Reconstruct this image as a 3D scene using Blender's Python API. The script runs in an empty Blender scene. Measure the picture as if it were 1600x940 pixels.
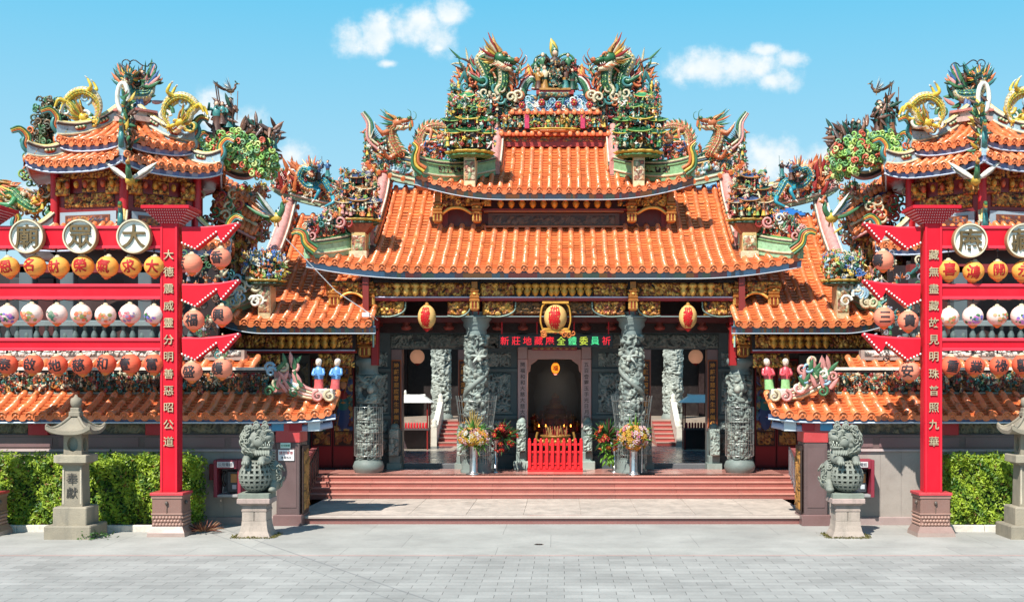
import bpy, math, random
import numpy as np
from mathutils import Vector, Matrix, geometry

R = math.radians
PI = math.pi
scene = bpy.context.scene
COL = scene.collection

# ------------------------------------------------------------------ camera, sky, sun, exposure
F, D0, EYE, XC = 1950.0, 32.5, 4.08, 0.31          # focal length (1600-px picture), distance to gate plane, eye height
cd = bpy.data.cameras.new("camera")
cd.lens = 36 * F / 1600
cd.shift_x, cd.shift_y = -0.05, 0.075
cd.clip_end = 3000
cam = bpy.data.objects.new("camera", cd)
COL.objects.link(cam)
cam.location = (XC, -D0, EYE)
cam.rotation_euler = (R(90), 0, 0)
scene.camera = cam

SUN_EL, SUN_AZ = R(51), R(26)                      # azimuth: degrees to the left of straight behind the camera
sd = bpy.data.lights.new("sun", 'SUN')
sd.energy = 4.6
sd.angle = R(0.55)
sd.color = (1.0, 0.95, 0.87)
sun = bpy.data.objects.new("sun", sd)
COL.objects.link(sun)
to_sun = Vector((-math.sin(SUN_AZ) * math.cos(SUN_EL), -math.cos(SUN_AZ) * math.cos(SUN_EL), math.sin(SUN_EL)))
sun.rotation_euler = to_sun.to_track_quat('Z', 'Y').to_euler()
sun.location = to_sun * 60

scene.view_settings.view_transform = 'Standard'
scene.view_settings.look = 'None'
scene.view_settings.exposure = 0.75
scene.view_settings.gamma = 1
scene.view_settings.use_curve_mapping = False
scene.cycles.max_bounces = 6
scene.cycles.diffuse_bounces = 4
scene.cycles.glossy_bounces = 3
scene.cycles.transparent_max_bounces = 8
scene.cycles.caustics_reflective = False
scene.cycles.caustics_refractive = False


class NT:
    """tiny node-graph helper"""
    def __init__(s, tree):
        s.t = tree

    def n(s, kind, **kw):
        nd = s.t.nodes.new(kind)
        for k, v in kw.items():
            if k.startswith('i_'):
                key = k[2:]
                key = int(key) if key.isdigit() else key.replace('_', ' ')
                nd.inputs[key].default_value = v
            else:
                setattr(nd, k, v)
        return nd

    def l(s, a, b):
        s.t.links.new(a, b)

    def math(s, op, a, b=None, c=None, clamp=False):
        nd = s.n('ShaderNodeMath', operation=op, use_clamp=clamp)
        for i, v in enumerate((a, b, c)):
            if v is None:
                continue
            if isinstance(v, (int, float)):
                nd.inputs[i].default_value = v
            else:
                s.l(v, nd.inputs[i])
        return nd.outputs[0]

    def vmath(s, op, a, b=None):
        nd = s.n('ShaderNodeVectorMath', operation=op)
        for i, v in enumerate((a, b)):
            if v is None:
                continue
            if isinstance(v, (tuple, list)):
                nd.inputs[i].default_value = v
            else:
                s.l(v, nd.inputs[i])
        return nd

    def mix(s, fac, a, b, blend='MIX'):
        nd = s.n('ShaderNodeMix', data_type='RGBA', blend_type=blend)
        for idx, v in ((0, fac), (6, a), (7, b)):
            if isinstance(v, (int, float)):
                nd.inputs[idx].default_value = v
            elif isinstance(v, (tuple, list)):
                nd.inputs[idx].default_value = tuple(v) + ((1.0,) if len(v) == 3 else ())
            else:
                s.l(v, nd.inputs[idx])
        return nd.outputs[2]

    def ramp(s, fac, a, b, lo=0.0, hi=1.0, smooth=False):
        nd = s.n('ShaderNodeMapRange', interpolation_type='SMOOTHSTEP' if smooth else 'LINEAR')
        s.l(fac, nd.inputs[0])
        for i, v in ((1, a), (2, b), (3, lo), (4, hi)):
            nd.inputs[i].default_value = v
        return nd.outputs[0]


world = bpy.data.worlds.new("World")
scene.world = world
world.use_nodes = True
wt = world.node_tree
wt.nodes.clear()
W = NT(wt)
sky = W.n('ShaderNodeTexSky', sky_type='NISHITA', sun_disc=False)
sky.sun_elevation = SUN_EL
sky.sun_rotation = PI + SUN_AZ
sky.altitude = 20
sky.air_density = 1.0
sky.dust_density = 0.6
sky.ozone_density = 1.5
tc = W.n('ShaderNodeTexCoord')
sep = W.n('ShaderNodeSeparateXYZ')
W.l(tc.outputs['Generated'], sep.inputs[0])
ay = W.math('MAXIMUM', W.math('ABSOLUTE', sep.outputs[1]), 0.05)
cu = W.math('DIVIDE', sep.outputs[0], ay)
cv = W.math('DIVIDE', sep.outputs[2], ay)
comb = W.n('ShaderNodeCombineXYZ')
W.l(cu, comb.inputs[0]); W.l(cv, comb.inputs[1])
CLOUDS = [(545, 60, 48, 42), (585, 55, 42, 52), (655, 38, 62, 52), (690, 60, 46, 40), (700, 20, 40, 40),
          (1100, 105, 80, 40), (1170, 108, 90, 40), (1235, 92, 40, 20), (1195, 78, 40, 16), (1210, 125, 50, 26),
          (335, 175, 48, 50), (385, 205, 52, 52), (460, 240, 52, 34), (606, 100, 26, 10), (685, 75, 20, 12),
          (1200, 258, 84, 54), (1255, 278, 96, 42), (1300, 240, 56, 36), (40, 310, 45, 40), (1175, 300, 60, 30)]
mask = None
for (px, py, rx, ry) in CLOUDS:
    sub = W.vmath('SUBTRACT', comb.outputs[0], ((px - 880) / F, (590 - py) / F, 0))
    mul = W.vmath('MULTIPLY', sub.outputs[0], (F / rx, F / ry, 0))
    ln = W.vmath('LENGTH', mul.outputs[0])
    m = W.ramp(ln.outputs['Value'], 0.15, 1.25, 1.0, 0.0)
    mask = m if mask is None else W.math('MAXIMUM', mask, m)
nz = W.n('ShaderNodeTexNoise', i_Scale=30.0, i_Detail=10.0, i_Roughness=0.66)
W.l(comb.outputs[0], nz.inputs['Vector'])
dens = W.math('ADD', mask, W.math('MULTIPLY', W.math('SUBTRACT', nz.outputs[0], 0.5), 1.7))
dens = W.ramp(dens, 0.30, 1.05, 0.0, 0.93, True)
nz2 = W.n('ShaderNodeTexNoise', i_Scale=60.0, i_Detail=6.0)
W.l(comb.outputs[0], nz2.inputs['Vector'])
tint = W.mix(W.ramp(sep.outputs[2], 0.0, 0.30, 0.0, 1.0), (7.2, 9.7, 10.5), (1.5, 6.8, 10.2))
tint = W.mix(W.ramp(sep.outputs[2], 0.30, 0.95, 0.0, 1.0), tint, (0.9, 3.2, 6.2))
skyc = W.mix(0.86, sky.outputs[0], tint)
cl = W.mix(W.ramp(nz2.outputs[0], 0.3, 0.7), (8.6, 9.8, 10.4), (10.8, 11.0, 11.0))
out = W.mix(dens, skyc, cl)
bg = W.n('ShaderNodeBackground', i_Strength=0.057)
W.l(out, bg.inputs[0])
wo = W.n('ShaderNodeOutputWorld')
W.l(bg.outputs[0], wo.inputs[0])


# ------------------------------------------------------------------ colours and positions
def s(r, g, b, k=1.0):
    f = lambda c: (c / 255 / 12.92) if c / 255 <= 0.04045 else ((c / 255 + 0.055) / 1.055) ** 2.4
    return (f(r) * k, f(g) * k, f(b) * k)


def X(px, D): return (px - 880) * D / F + XC
def Z(py, D): return EYE + (590 - py) * D / F
def P(px, py, D): return np.array((X(px, D), D - D0, Z(py, D)))


TILE = (.71, .195, .064)
GREEN, DGREEN, LGREEN = s(58, 108, 70), s(22, 66, 50), s(134, 164, 84)
TEAL, BLUE, LBLUE = s(58, 122, 120), s(48, 86, 132), s(138, 172, 192)
YELLOW, GOLD, ORANGE = s(206, 172, 70), s(166, 118, 54), s(192, 104, 56)
RED, CRIM, PINK = s(150, 42, 38), s(186, 22, 42), s(200, 138, 132)
WHITE, CREAM, BROWN = s(214, 212, 200), s(196, 184, 152), s(88, 56, 42)
SKIN, BLACK, MAGENTA = s(222, 180, 152), s(28, 26, 26), s(190, 50, 90)
JUM = [GREEN, DGREEN, LGREEN, TEAL, BLUE, YELLOW, GOLD, ORANGE, ORANGE, RED, PINK, CREAM, CREAM, BROWN, s(206, 120, 76)]
STONE = s(126, 134, 126)
DSTONE = s(92, 108, 106)


# ------------------------------------------------------------------ mesh collector
class MB:
    def __init__(self, seed=0):
        self.V, self.F, self.C, self.S, self.n = [], [], [], [], 0
        self.rng = np.random.default_rng(seed)

    def add(self, V, Fc, col, smooth=False):
        V = np.asarray(V, float).reshape(-1, 3)
        Fc = np.asarray(Fc, int)
        if Fc.size == 0:
            return
        c = np.asarray(col, float)
        if c.ndim == 1:
            c = np.tile(c, (len(Fc), 1))
        self.V.append(V)
        self.F.append(Fc + self.n)
        self.C.append(c)
        self.S.append(np.full(len(Fc), smooth))
        self.n += len(V)

    def build(self, name, mat, parent=None, mirror=False, origin=None):
        V = np.concatenate(self.V).copy()
        if mirror:
            V[:, 0] *= -1
        if origin is None and parent is not None:
            r = parent
            while r.parent:
                r = r.parent
            origin = r.location
        if origin is not None:
            V = V - np.array(tuple(origin))
        q = [(f, c, sm) for f, c, sm in zip(self.F, self.C, self.S) if f.shape[1] == 4]
        t = [(f, c, sm) for f, c, sm in zip(self.F, self.C, self.S) if f.shape[1] == 3]
        idx, starts, cols, sm, base = [], [], [], [], 0
        for grp, k in ((q, 4), (t, 3)):
            if not grp:
                continue
            f = np.concatenate([g[0] for g in grp])
            if mirror:
                f = f[:, ::-1]
            c = np.concatenate([g[1] for g in grp])
            sm.append(np.concatenate([g[2] for g in grp]))
            idx.append(f.reshape(-1))
            starts.append(base + np.arange(len(f)) * k)
            base += len(f) * k
            cols.append(np.repeat(c, k, axis=0))
        idx = np.concatenate(idx); starts = np.concatenate(starts)
        cols = np.concatenate(cols); sm = np.concatenate(sm)
        me = bpy.data.meshes.new(name)
        me.vertices.add(len(V)); me.vertices.foreach_set('co', V.reshape(-1).astype(np.float32))
        me.loops.add(len(idx)); me.loops.foreach_set('vertex_index', idx.astype(np.int32))
        me.polygons.add(len(starts)); me.polygons.foreach_set('loop_start', starts.astype(np.int32))
        me.polygons.foreach_set('use_smooth', sm)
        me.update(calc_edges=True)
        at = me.color_attributes.new('Col', 'FLOAT_COLOR', 'CORNER')
        at.data.foreach_set('color', np.concatenate([cols, np.ones((len(cols), 1))], 1).reshape(-1).astype(np.float32))
        me.materials.append(mat)
        o = bpy.data.objects.new(name, me)
        COL.objects.link(o)
        if parent is not None:
            o.parent = parent
        elif origin is not None:
            o.location = tuple(origin)
        return o


def thing(name, label, cat, loc=(0, 0, 0), group=None, kind=None, rotz=0.0):
    o = bpy.data.objects.new(name, None)
    COL.objects.link(o)
    o.location = tuple(loc)
    o.rotation_euler = (0, 0, rotz)
    o.empty_display_size = 0.2
    tag(o, label, cat, group, kind)
    return o


def tag(o, label=None, cat=None, group=None, kind=None):
    if label: o['label'] = label
    if cat: o['category'] = cat
    if group: o['group'] = group
    if kind: o['kind'] = kind
    return o


def dup(root, loc, label=None, rotz=None):
    r = root.copy(); COL.objects.link(r)
    r.location = tuple(loc)
    if rotz is not None: r.rotation_euler = (0, 0, rotz)
    if label: r['label'] = label
    for ch in list(root.children):
        c = ch.copy(); COL.objects.link(c); c.parent = r
        for g in list(ch.children):
            d = g.copy(); COL.objects.link(d); d.parent = c
    return r


# ------------------------------------------------------------------ shape vocabulary (all add to an MB)
def nrm(v):
    v = np.asarray(v, float)
    return v / (np.linalg.norm(v, axis=-1, keepdims=True) + 1e-12)


BOXF = np.array([(0, 1, 3, 2), (4, 6, 7, 5), (0, 4, 5, 1), (2, 3, 7, 6), (0, 2, 6, 4), (1, 5, 7, 3)])


def box(mb, x0, x1, y0, y1, z0, z1, col):
    V = [(x, y, z) for x in (x0, x1) for y in (y0, y1) for z in (z0, z1)]
    mb.add(V, BOXF, col)


def bbox(mb, x0, x1, y0, y1, z0, z1, col, b=0.02):
    """box with bevelled vertical and top edges"""
    xs = [(x0 + b, y0), (x1 - b, y0), (x1, y0 + b), (x1, y1 - b), (x1 - b, y1), (x0 + b, y1), (x0, y1 - b), (x0, y0 + b)]
    cx, cy = (x0 + x1) / 2, (y0 + y1) / 2
    ins = [(cx + (x - cx) * (1 - 2 * b / (x1 - x0)), cy + (y - cy) * (1 - 2 * b / (y1 - y0))) for x, y in xs]
    V = [(x, y, z0) for x, y in xs] + [(x, y, z1 - b) for x, y in xs] + [(x, y, z1) for x, y in ins]
    Fq = [(r * 8 + i, r * 8 + (i + 1) % 8, r * 8 + 8 + (i + 1) % 8, r * 8 + 8 + i) for r in range(2) for i in range(8)]
    Fq += [(16, 17, 18, 19), (16, 19, 20, 23), (20, 21, 22, 23)]
    Fq += [(7, 4, 3, 0), (3, 2, 1, 0), (7, 6, 5, 4)]
    mb.add(V, Fq, col)


def obox(mb, c, ax, ay, az, col):
    """oriented box: centre and three half-axis vectors"""
    c, ax, ay, az = map(lambda v: np.asarray(v, float), (c, ax, ay, az))
    V = [c + i * ax + j * ay + k * az for i in (-1, 1) for j in (-1, 1) for k in (-1, 1)]
    mb.add(V, BOXF, col)


def frustum(mb, cx, cy, z0, z1, a0, b0, a1, b1, col):
    V = [(cx + i * a0, cy + j * b0, z0) for i, j in ((-1, -1), (1, -1), (1, 1), (-1, 1))]
    V += [(cx + i * a1, cy + j * b1, z1) for i, j in ((-1, -1), (1, -1), (1, 1), (-1, 1))]
    mb.add(V, [(0, 1, 5, 4), (1, 2, 6, 5), (2, 3, 7, 6), (3, 0, 4, 7), (4, 5, 6, 7), (3, 2, 1, 0)], col)


def grid(mb, G, col, smooth=True, closed=False, flip=False):
    """G: (a,b,3) points; quads; closed wraps the second axis"""
    a, b = G.shape[:2]
    i, j = np.meshgrid(np.arange(a - 1), np.arange(b if closed else b - 1), indexing='ij')
    i, j = i.reshape(-1), j.reshape(-1)
    j2 = (j + 1) % b
    f = np.stack([i * b + j, i * b + j2, (i + 1) * b + j2, (i + 1) * b + j], 1)
    if flip: f = f[:, ::-1]
    mb.add(G.reshape(-1, 3), f, col, smooth)


def cr(pts, n):
    """Catmull-Rom curve through pts, n samples"""
    p = np.asarray(pts, float)
    p = np.vstack([2 * p[0] - p[1], p, 2 * p[-1] - p[-2]])
    t = np.linspace(0, len(p) - 3 - 1e-9, n)
    k = t.astype(int); u = (t - k)[:, None]
    a, b, c, d = p[k], p[k + 1], p[k + 2], p[k + 3]
    return 0.5 * (2 * b + (c - a) * u + (2 * a - 5 * b + 4 * c - d) * u ** 2 + (3 * b - a - 3 * c + d) * u ** 3)


def frames(path, ref=None):
    t = nrm(np.gradient(path, axis=0))
    if ref is None:
        m = t.mean(0)
        ref = np.eye(3)[np.argmin(np.abs(t).max(0))]
    ref = np.asarray(ref, float)
    b = nrm(ref - (t @ ref)[:, None] * t)
    n = np.cross(b, t)
    return t, n, b


def tube(mb, path, rad, col, segs=6, ref=None, flat=1.0, smooth=True, caps=True):
    """swept tube. flat scales the radius along ref."""
    path = np.asarray(path, float)
    k = len(path)
    rad = np.broadcast_to(np.asarray(rad, float), (k,))
    t, n, b = frames(path, ref)
    a = np.linspace(0, 2 * PI, segs, endpoint=False)
    G = path[:, None] + rad[:, None, None] * (np.cos(a)[None, :, None] * n[:, None] + flat * np.sin(a)[None, :, None] * b[:, None])
    grid(mb, G, col, smooth, closed=True)
    if caps:
        c0 = np.asarray(col, float)
        for e, rev in ((0, True), (k - 1, False)):
            if rad[e] > 0.004:
                V = np.vstack([G[e], path[e]])
                f = [(i, (i + 1) % segs, segs) for i in range(segs)]
                f = [x[::-1] for x in f] if rev else f
                mb.add(V, f, c0 if c0.ndim == 1 else c0[0 if e == 0 else -1])


def lathe(mb, prof, c, col, segs=16, sx=1.0, sy=1.0, smooth=True, rot=0.0, cols=None):
    """prof: [(r,z)...] bottom to top; cols: optional colour per band"""
    pr = np.asarray(prof, float)
    a = np.linspace(0, 2 * PI, segs, endpoint=False) + rot
    G = np.zeros((len(pr), segs, 3))
    G[..., 0] = c[0] + pr[:, :1] * np.cos(a) * sx
    G[..., 1] = c[1] + pr[:, :1] * np.sin(a) * sy
    G[..., 2] = c[2] + pr[:, 1:2]
    if cols is not None:
        col = np.repeat(np.asarray(cols, float), segs, axis=0)
    grid(mb, G, col, smooth, closed=True)
    for e, rev in ((0, True), (len(pr) - 1, False)):
        if pr[e, 0] > 0.003:
            V = np.vstack([G[e], [(c[0], c[1], c[2] + pr[e, 1])]])
            f = [(i, (i + 1) % segs, segs) for i in range(segs)]
            f = [x[::-1] for x in f] if rev else f
            cc = np.asarray(col)
            mb.add(V, f, cc if cc.ndim == 1 else cc[0 if e == 0 else -1])


def _sphere(nu, nv):
    th = np.linspace(0, PI, nv + 1)
    a = np.linspace(0, 2 * PI, nu, endpoint=False)
    G = np.stack([np.sin(th)[:, None] * np.cos(a), np.sin(th)[:, None] * np.sin(a), -np.cos(th)[:, None] * np.ones(nu)], -1)
    return G


SPH, SPHL = _sphere(8, 5), _sphere(18, 12)


def ell(mb, c, r, col, M=None, fine=False):
    """ellipsoid; r scalar or 3; M optional 3x3 rotation (columns = axes)"""
    G = (SPHL if fine else SPH) * np.broadcast_to(np.asarray(r, float), (3,))
    if M is not None:
        G = G @ np.asarray(M).T
    grid(mb, G + np.asarray(c, float), col, True, closed=True)


def prism(mb, poly, y0, y1, col, axes=((1, 0, 0), (0, 0, 1), (0, 1, 0)), origin=(0, 0, 0), colside=None):
    """extruded polygon: 2D points laid along axes[0], axes[1], extruded along axes[2] from y0 to y1"""
    U, Vv, N = (np.asarray(a, float) for a in axes)
    p = np.asarray(poly, float)
    O = np.asarray(origin, float)
    A = O + p[:, :1] * U + p[:, 1:2] * Vv + y0 * N
    B = A + (y1 - y0) * N
    k = len(p)
    tri = geometry.tessellate_polygon([[Vector((a, b, 0)) for a, b in p]])
    area = 0.5 * sum(p[i][0] * p[(i + 1) % k][1] - p[(i + 1) % k][0] * p[i][1] for i in range(k))
    hand = np.dot(np.cross(U, Vv), N)
    f0, f1 = [], []
    for t in tri:
        a, b, c = t
        cr_ = (p[b][0] - p[a][0]) * (p[c][1] - p[a][1]) - (p[b][1] - p[a][1]) * (p[c][0] - p[a][0])
        if cr_ < 0: a, c = c, a
        f0.append((c, b, a)); f1.append((a + k, b + k, c + k))
    if hand * (y1 - y0) < 0:
        f0 = [x[::-1] for x in f0]; f1 = [x[::-1] for x in f1]
    V = np.vstack([A, B])
    mb.add(V, f0 + f1, col)
    side = [(i, (i + 1) % k, (i + 1) % k + k, i + k) for i in range(k)]
    if (area > 0) != (hand * (y1 - y0) > 0): side = [x[::-1] for x in side]
    mb.add(V, side, col if colside is None else colside)


def blade(mb, p, d, L, w, col, bend=(0, 0, 0), flat=0.35, ref=None, n=5):
    """flame / leaf / horn: a tapering, bending flattened cone"""
    d = nrm(d)
    t = np.linspace(0, 1, n)[:, None]
    path = np.asarray(p, float) + L * (t * d + t ** 2 * np.asarray(bend, float))
    r = w * (np.sin(np.clip(t[:, 0] * 0.8 + 0.22, 0, 1) * PI) ** 0.8)
    r[-1] = 0.002
    if ref is None:
        ref = (0, 1, 0) if abs(d[1]) < 0.8 else (1, 0, 0)
    tube(mb, path, r, col, 6, ref, flat)


def curl(mb, p, size, r, col, turns=1.4, ang=0.0, hand=1, right=(1, 0, 0), up=(0, 0, 1), n=16, rise=1.0):
    """spiral volute whose outer end sits at p"""
    right, up = np.asarray(right, float), np.asarray(up, float)
    t = np.linspace(0, 1, n)
    th = ang + hand * t * turns * 2 * PI
    rr = size * (1 - 0.85 * t)
    q = rr[:, None] * (np.cos(th)[:, None] * right + np.sin(th)[:, None] * up)
    q = q - q[0]
    tube(mb, np.asarray(p, float) + q, r * (1 - 0.55 * t), col, 6, np.cross(right, up))


def swoosh(mb, pts, width, r, cols, n=24, side=(0, 1, 0)):
    """upturned ridge end: parallel ribs of several colours swept along one curve"""
    path = cr(pts, n)
    t, nn, b = frames(path, side)
    k = len(cols)
    taper = np.linspace(1, 0.45, n)
    for i, c in enumerate(cols):
        off = (i - (k - 1) / 2) / max(1, k - 1)
        tube(mb, path + nn * (off * width * taper)[:, None], r * taper, c, 6, side, 1.8)


def figure(mb, p, h, ang=0.0, pal=JUM, rng=None, lean=(0, 0), prop=None):
    """small glazed robed figurine facing -y turned by ang"""
    rng = rng or mb.rng
    ca, sa = math.cos(ang), math.sin(ang)
    c1, c2, c3 = (pal[rng.integers(len(pal))] for _ in range(3))
    p = np.asarray(p, float)

    def T(q):
        q = np.asarray(q, float)
        return p + h * np.stack([q[..., 0] * ca - q[..., 1] * sa + lean[0] * q[..., 2], q[..., 0] * sa + q[..., 1] * ca + lean[1] * q[..., 2], q[..., 2]], -1)
    pr = np.array([(.20, 0), (.165, .14), (.115, .40), (.135, .5), (.175, .68), (.10, .79), (.045, .84)])
    a = np.linspace(0, 2 * PI, 8, endpoint=False)
    G = np.stack([pr[:, :1] * np.cos(a), pr[:, :1] * np.sin(a) * .75, pr[:, 1:] * np.ones(8)], -1)
    cols = np.repeat(np.array([c1, c1, c3, c2, c2, c2]), 8, axis=0)
    grid(mb, T(G), cols, True, closed=True)
    grid(mb, T(SPH * (.075, .08, .095) + (0, -.01, .91)), SKIN, True, closed=True)
    grid(mb, T(SPH * (.085, .085, .06) + (0, .02, .98)), c3, True, closed=True)
    for sx in (-1, 1):
        up = rng.uniform(-.1, .35)
        q = np.array([(sx * .16, 0, .74), (sx * .25, -.08, .6 + up * .3), (sx * rng.uniform(.08, .3), -.22, .58 + up)])
        tube(mb, T(q), np.array([.055, .06, .035]) * h, c2, 5)
    if prop is None: prop = rng.random() < .35
    if prop:
        sx = rng.choice((-1, 1))
        q = np.array([(sx * .27, -.2, .25), (sx * .30, -.2, 1.25)])
        tube(mb, T(q), .014 * h, c3, 4)


def dragon(mb, pts, rad, back, belly, fin, side=(0, 1, 0), n=64, legs=(0.22, 0.62), head=1.0, horn=GOLD, tail=True, face=None, up=1, mane=None, jaw=RED):
    """serpentine glazed dragon. pts run tail -> neck; the head is put on the last point."""
    path = cr(pts, n)
    back2_ = tuple(np.array(back) * .6)
    t, nn, b = frames(path, side)
    tt = np.linspace(0, 1, n)
    r = rad * np.clip(np.minimum(0.25 + tt * 2.2, 1.15 - 0.35 * tt), 0.1, 1)
    segs = 10
    a = np.linspace(0, 2 * PI, segs, endpoint=False)
    # which side of the curve is the back
    nb = nn * up
    G = path[:, None] + r[:, None, None] * (np.cos(a)[None, :, None] * nb[:, None] + np.sin(a)[None, :, None] * b[:, None])
    back2 = tuple(np.array(back) * .55)
    belly2 = tuple(np.array(belly) * .72)
    cols = []
    for i in range(n - 1):
        for j in range(segs):
            am = (a[j] + PI / segs + PI) % (2 * PI) - PI
            if abs(am) > 2.0: cols.append(belly if i % 2 else belly2)
            else: cols.append(back if (i + j) % 2 else back2)
    grid(mb, G, np.array(cols), True, closed=True, flip=(up < 0))
    for i in range(2, n - 2):                                      # dorsal fins, side scales and belly plates
        hh = 1.0 + .35 * (i % 3 == 0)
        blade(mb, path[i] + nb[i] * r[i] * .85, nb[i] - t[i] * .6, r[i] * hh, r[i] * .22, (fin, ORANGE, CREAM)[i % 3], bend=-t[i] * .3, flat=.35, ref=b[i], n=4)
        for sg in (-1, 1):
            for w in (.15, .75):
                d = nrm(nb[i] * w + b[i] * sg)
                blade(mb, path[i] + d * r[i] * .92, d * .45 - t[i], r[i] * .5, r[i] * .17, (back, back2_, LGREEN)[(i + int(w * 4)) % 3], flat=.4, ref=d, n=3)
            if i % 2: ell(mb, path[i] - nb[i] * r[i] * .55 + b[i] * sg * r[i] * .8, r[i] * .15, (YELLOW, CREAM)[i % 4 == 1])
    for f in legs:                                                 # legs with claws
        i = int(f * (n - 1))
        for sd_ in (-1, 1):
            p0 = path[i] + b[i] * sd_ * r[i] * .7 - nb[i] * r[i] * .3
            k1 = p0 + b[i] * sd_ * rad * .9 - nb[i] * rad * .9 - t[i] * rad * .5
            k2 = k1 - nb[i] * rad * 1.2 + t[i] * rad * 1.3
            tube(mb, cr([p0, k1, k2], 7), np.linspace(.55, .25, 7) * rad, back, 6)
            for w in (-.6, 0, .6):
                blade(mb, k2, t[i] * .8 + b[i] * w - nb[i] * .4, rad * .9, rad * .16, WHITE, flat=1)
    # head
    H = path[-1]
    fw = nrm(face if face is not None else t[-1])
    sv = nrm(np.asarray(side, float) - np.dot(side, fw) * fw)
    uv = np.cross(sv, fw)
    if np.dot(uv, nb[-1]) < 0 and face is None: uv = -uv
    if face is not None and uv[2] < 0: uv = -uv
    M = np.stack([fw, sv, uv], 1)
    q = rad * head
    L = lambda x, y, z: H + M @ np.array((x, y, z)) * q
    ell(mb, L(.6, 0, .25), np.array((1.15, .95, .85)) * q, back, M)
    ell(mb, L(1.9, 0, .35), np.array((1.1, .68, .42)) * q, back, M)
    ell(mb, L(2.75, 0, .65), np.array((.38, .55, .34)) * q, fin, M)
    tube(mb, np.array([L(.5, 0, -.4), L(1.5, 0, -.85), L(2.45, 0, -.75)]), np.array((.6, .45, .22)) * q, belly, 7, sv, 1.2)
    tube(mb, np.array([L(.8, 0, -.12), L(1.7, 0, -.42), L(2.5, 0, -.2)]), np.array((.35, .25, .06)) * q, jaw, 6, sv, 1.4)
    for sd_ in (-1, 1):
        ell(mb, L(1.15, sd_ * .66, .66), .2 * q, (s(196, 150, 60)), M)
        ell(mb, L(1.25, sd_ * .78, .68), .1 * q, BLACK, M)
        tube(mb, cr([L(.75, sd_ * .6, .75), L(1.15, sd_ * .72, .95), L(1.6, sd_ * .6, .8)], 6), np.array((.1, .17, .2, .2, .15, .05)) * q, fin, 6)
        for k in range(7):                                       # beard along the jaw, scale bumps on the skull
            blade(mb, L(.3 + .28 * k, sd_ * .55, -.62), -uv * .8 - fw * .7 + sv * sd_ * .3, q * .55, q * .09, (fin, CREAM, ORANGE)[k % 3], bend=-fw * .3, flat=.5, n=4)
            ell(mb, L(.1 + .3 * k, sd_ * (.2 + .12 * (k % 2)), 1.12 - .055 * k * k * .6), np.array((.16, .14, .08)) * q, (back, back2_)[k % 2], M)
            ell(mb, L(1.5 + .17 * k, sd_ * .42, .66 - .02 * k), np.array((.1, .1, .07)) * q, (back2_, LGREEN)[k % 2], M)
        ell(mb, L(2.95, sd_ * .25, .8), .1 * q, back2_, M)
        tube(mb, cr([L(.4, sd_ * .5, .9), L(-.4, sd_ * .8, 1.7), L(-1.3, sd_ * .9, 2.1), L(-1.8, sd_ * 1.1, 2.8)], 9), np.linspace(.24, .05, 9) * q, horn, 5)
        tube(mb, cr([L(2.6, sd_ * .4, .4), L(3.4, sd_ * .9, .5), L(3.6, sd_ * 1.1, 1.4), L(3.1, sd_ * 1.2, 1.9)], 10), np.linspace(.1, .03, 10) * q, fin, 4)
        for k in range(3):
            blade(mb, L(2.1 - .3 * k, sd_ * .45, -.1), -uv, q * .3, q * .08, WHITE, flat=1)
    mane = mane or [fin, ORANGE, YELLOW]
    for k in range(19):
        an = -2.7 + 5.4 * k / 18
        d = -fw * .8 + uv * math.cos(an) + sv * math.sin(an)
        blade(mb, L(-.1, .75 * math.sin(an), .25 + .7 * math.cos(an)), d, q * (1.5 + .6 * (k % 2)), q * .2, mane[k % len(mane)], bend=-fw * .2 + uv * .3, flat=.5)
    if tail:
        for k in range(7):
            an = (k - 3) * .42
            d = -t[0] * math.cos(an) + nb[0] * math.sin(an)
            blade(mb, path[0], d, rad * 2.0, rad * .26, [fin, ORANGE, YELLOW][k % 3], bend=nb[0] * .3, flat=.4)


def phoenix(mb, p, sz, ang=0.0, c1=GREEN, c2=YELLOW, c3=RED, spread=1.0):
    """bird with raised spread wings and trailing tail, facing +x turned by ang about z"""
    ca, sa = math.cos(ang), math.sin(ang)
    M = np.array([(ca, -sa, 0), (sa, ca, 0), (0, 0, 1)])
    p = np.asarray(p, float)
    L = lambda x, y, z: p + M @ np.array((x, y, z)) * sz
    ell(mb, L(0, 0, 0), np.array((.30, .17, .19)) * sz, c2, M)
    tube(mb, cr([L(.2, 0, .08), L(.36, 0, .28), L(.34, 0, .46), L(.44, 0, .54)], 8), np.linspace(.11, .06, 8) * sz, c1, 6)
    ell(mb, L(.47, 0, .55), .085 * sz, c3)
    blade(mb, L(.53, 0, .55), M @ (1, 0, -.2), .16 * sz, .04 * sz, GOLD, flat=1)
    for k in range(3): blade(mb, L(.43, 0, .61), M @ (-.5 - .3 * k, 0, 1), .2 * sz, .035 * sz, c3, flat=.5)
    for sd_ in (-1, 1):
        for k in range(7):
            f = k / 6
            d = M @ np.array((-.25 - .6 * f, sd_ * (.9 - .5 * f) * spread, .9 - .75 * f))
            blade(mb, L(.08 - .1 * f, sd_ * .12, .08), d, sz * (1.0 - .45 * f), sz * .085, (WHITE, c1, LBLUE)[k % 3], flat=.3, ref=M @ (0, 0, 1) if f > .6 else M @ (1, 0, 0))
    for k in range(5):
        d = M @ np.array((-1, (k - 2) * .22, .25 + .1 * (k % 2)))
        blade(mb, L(-.22, 0, 0), d, sz * 1.1, sz * .075, (c1, c3, c2, BLUE)[k % 4], bend=(0, 0, .3), flat=.4)
    for sd_ in (-1, 1):
        tube(mb, [L(.02, sd_ * .08, -.12), L(.06, sd_ * .08, -.32)], .03 * sz, GOLD, 5)


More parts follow.
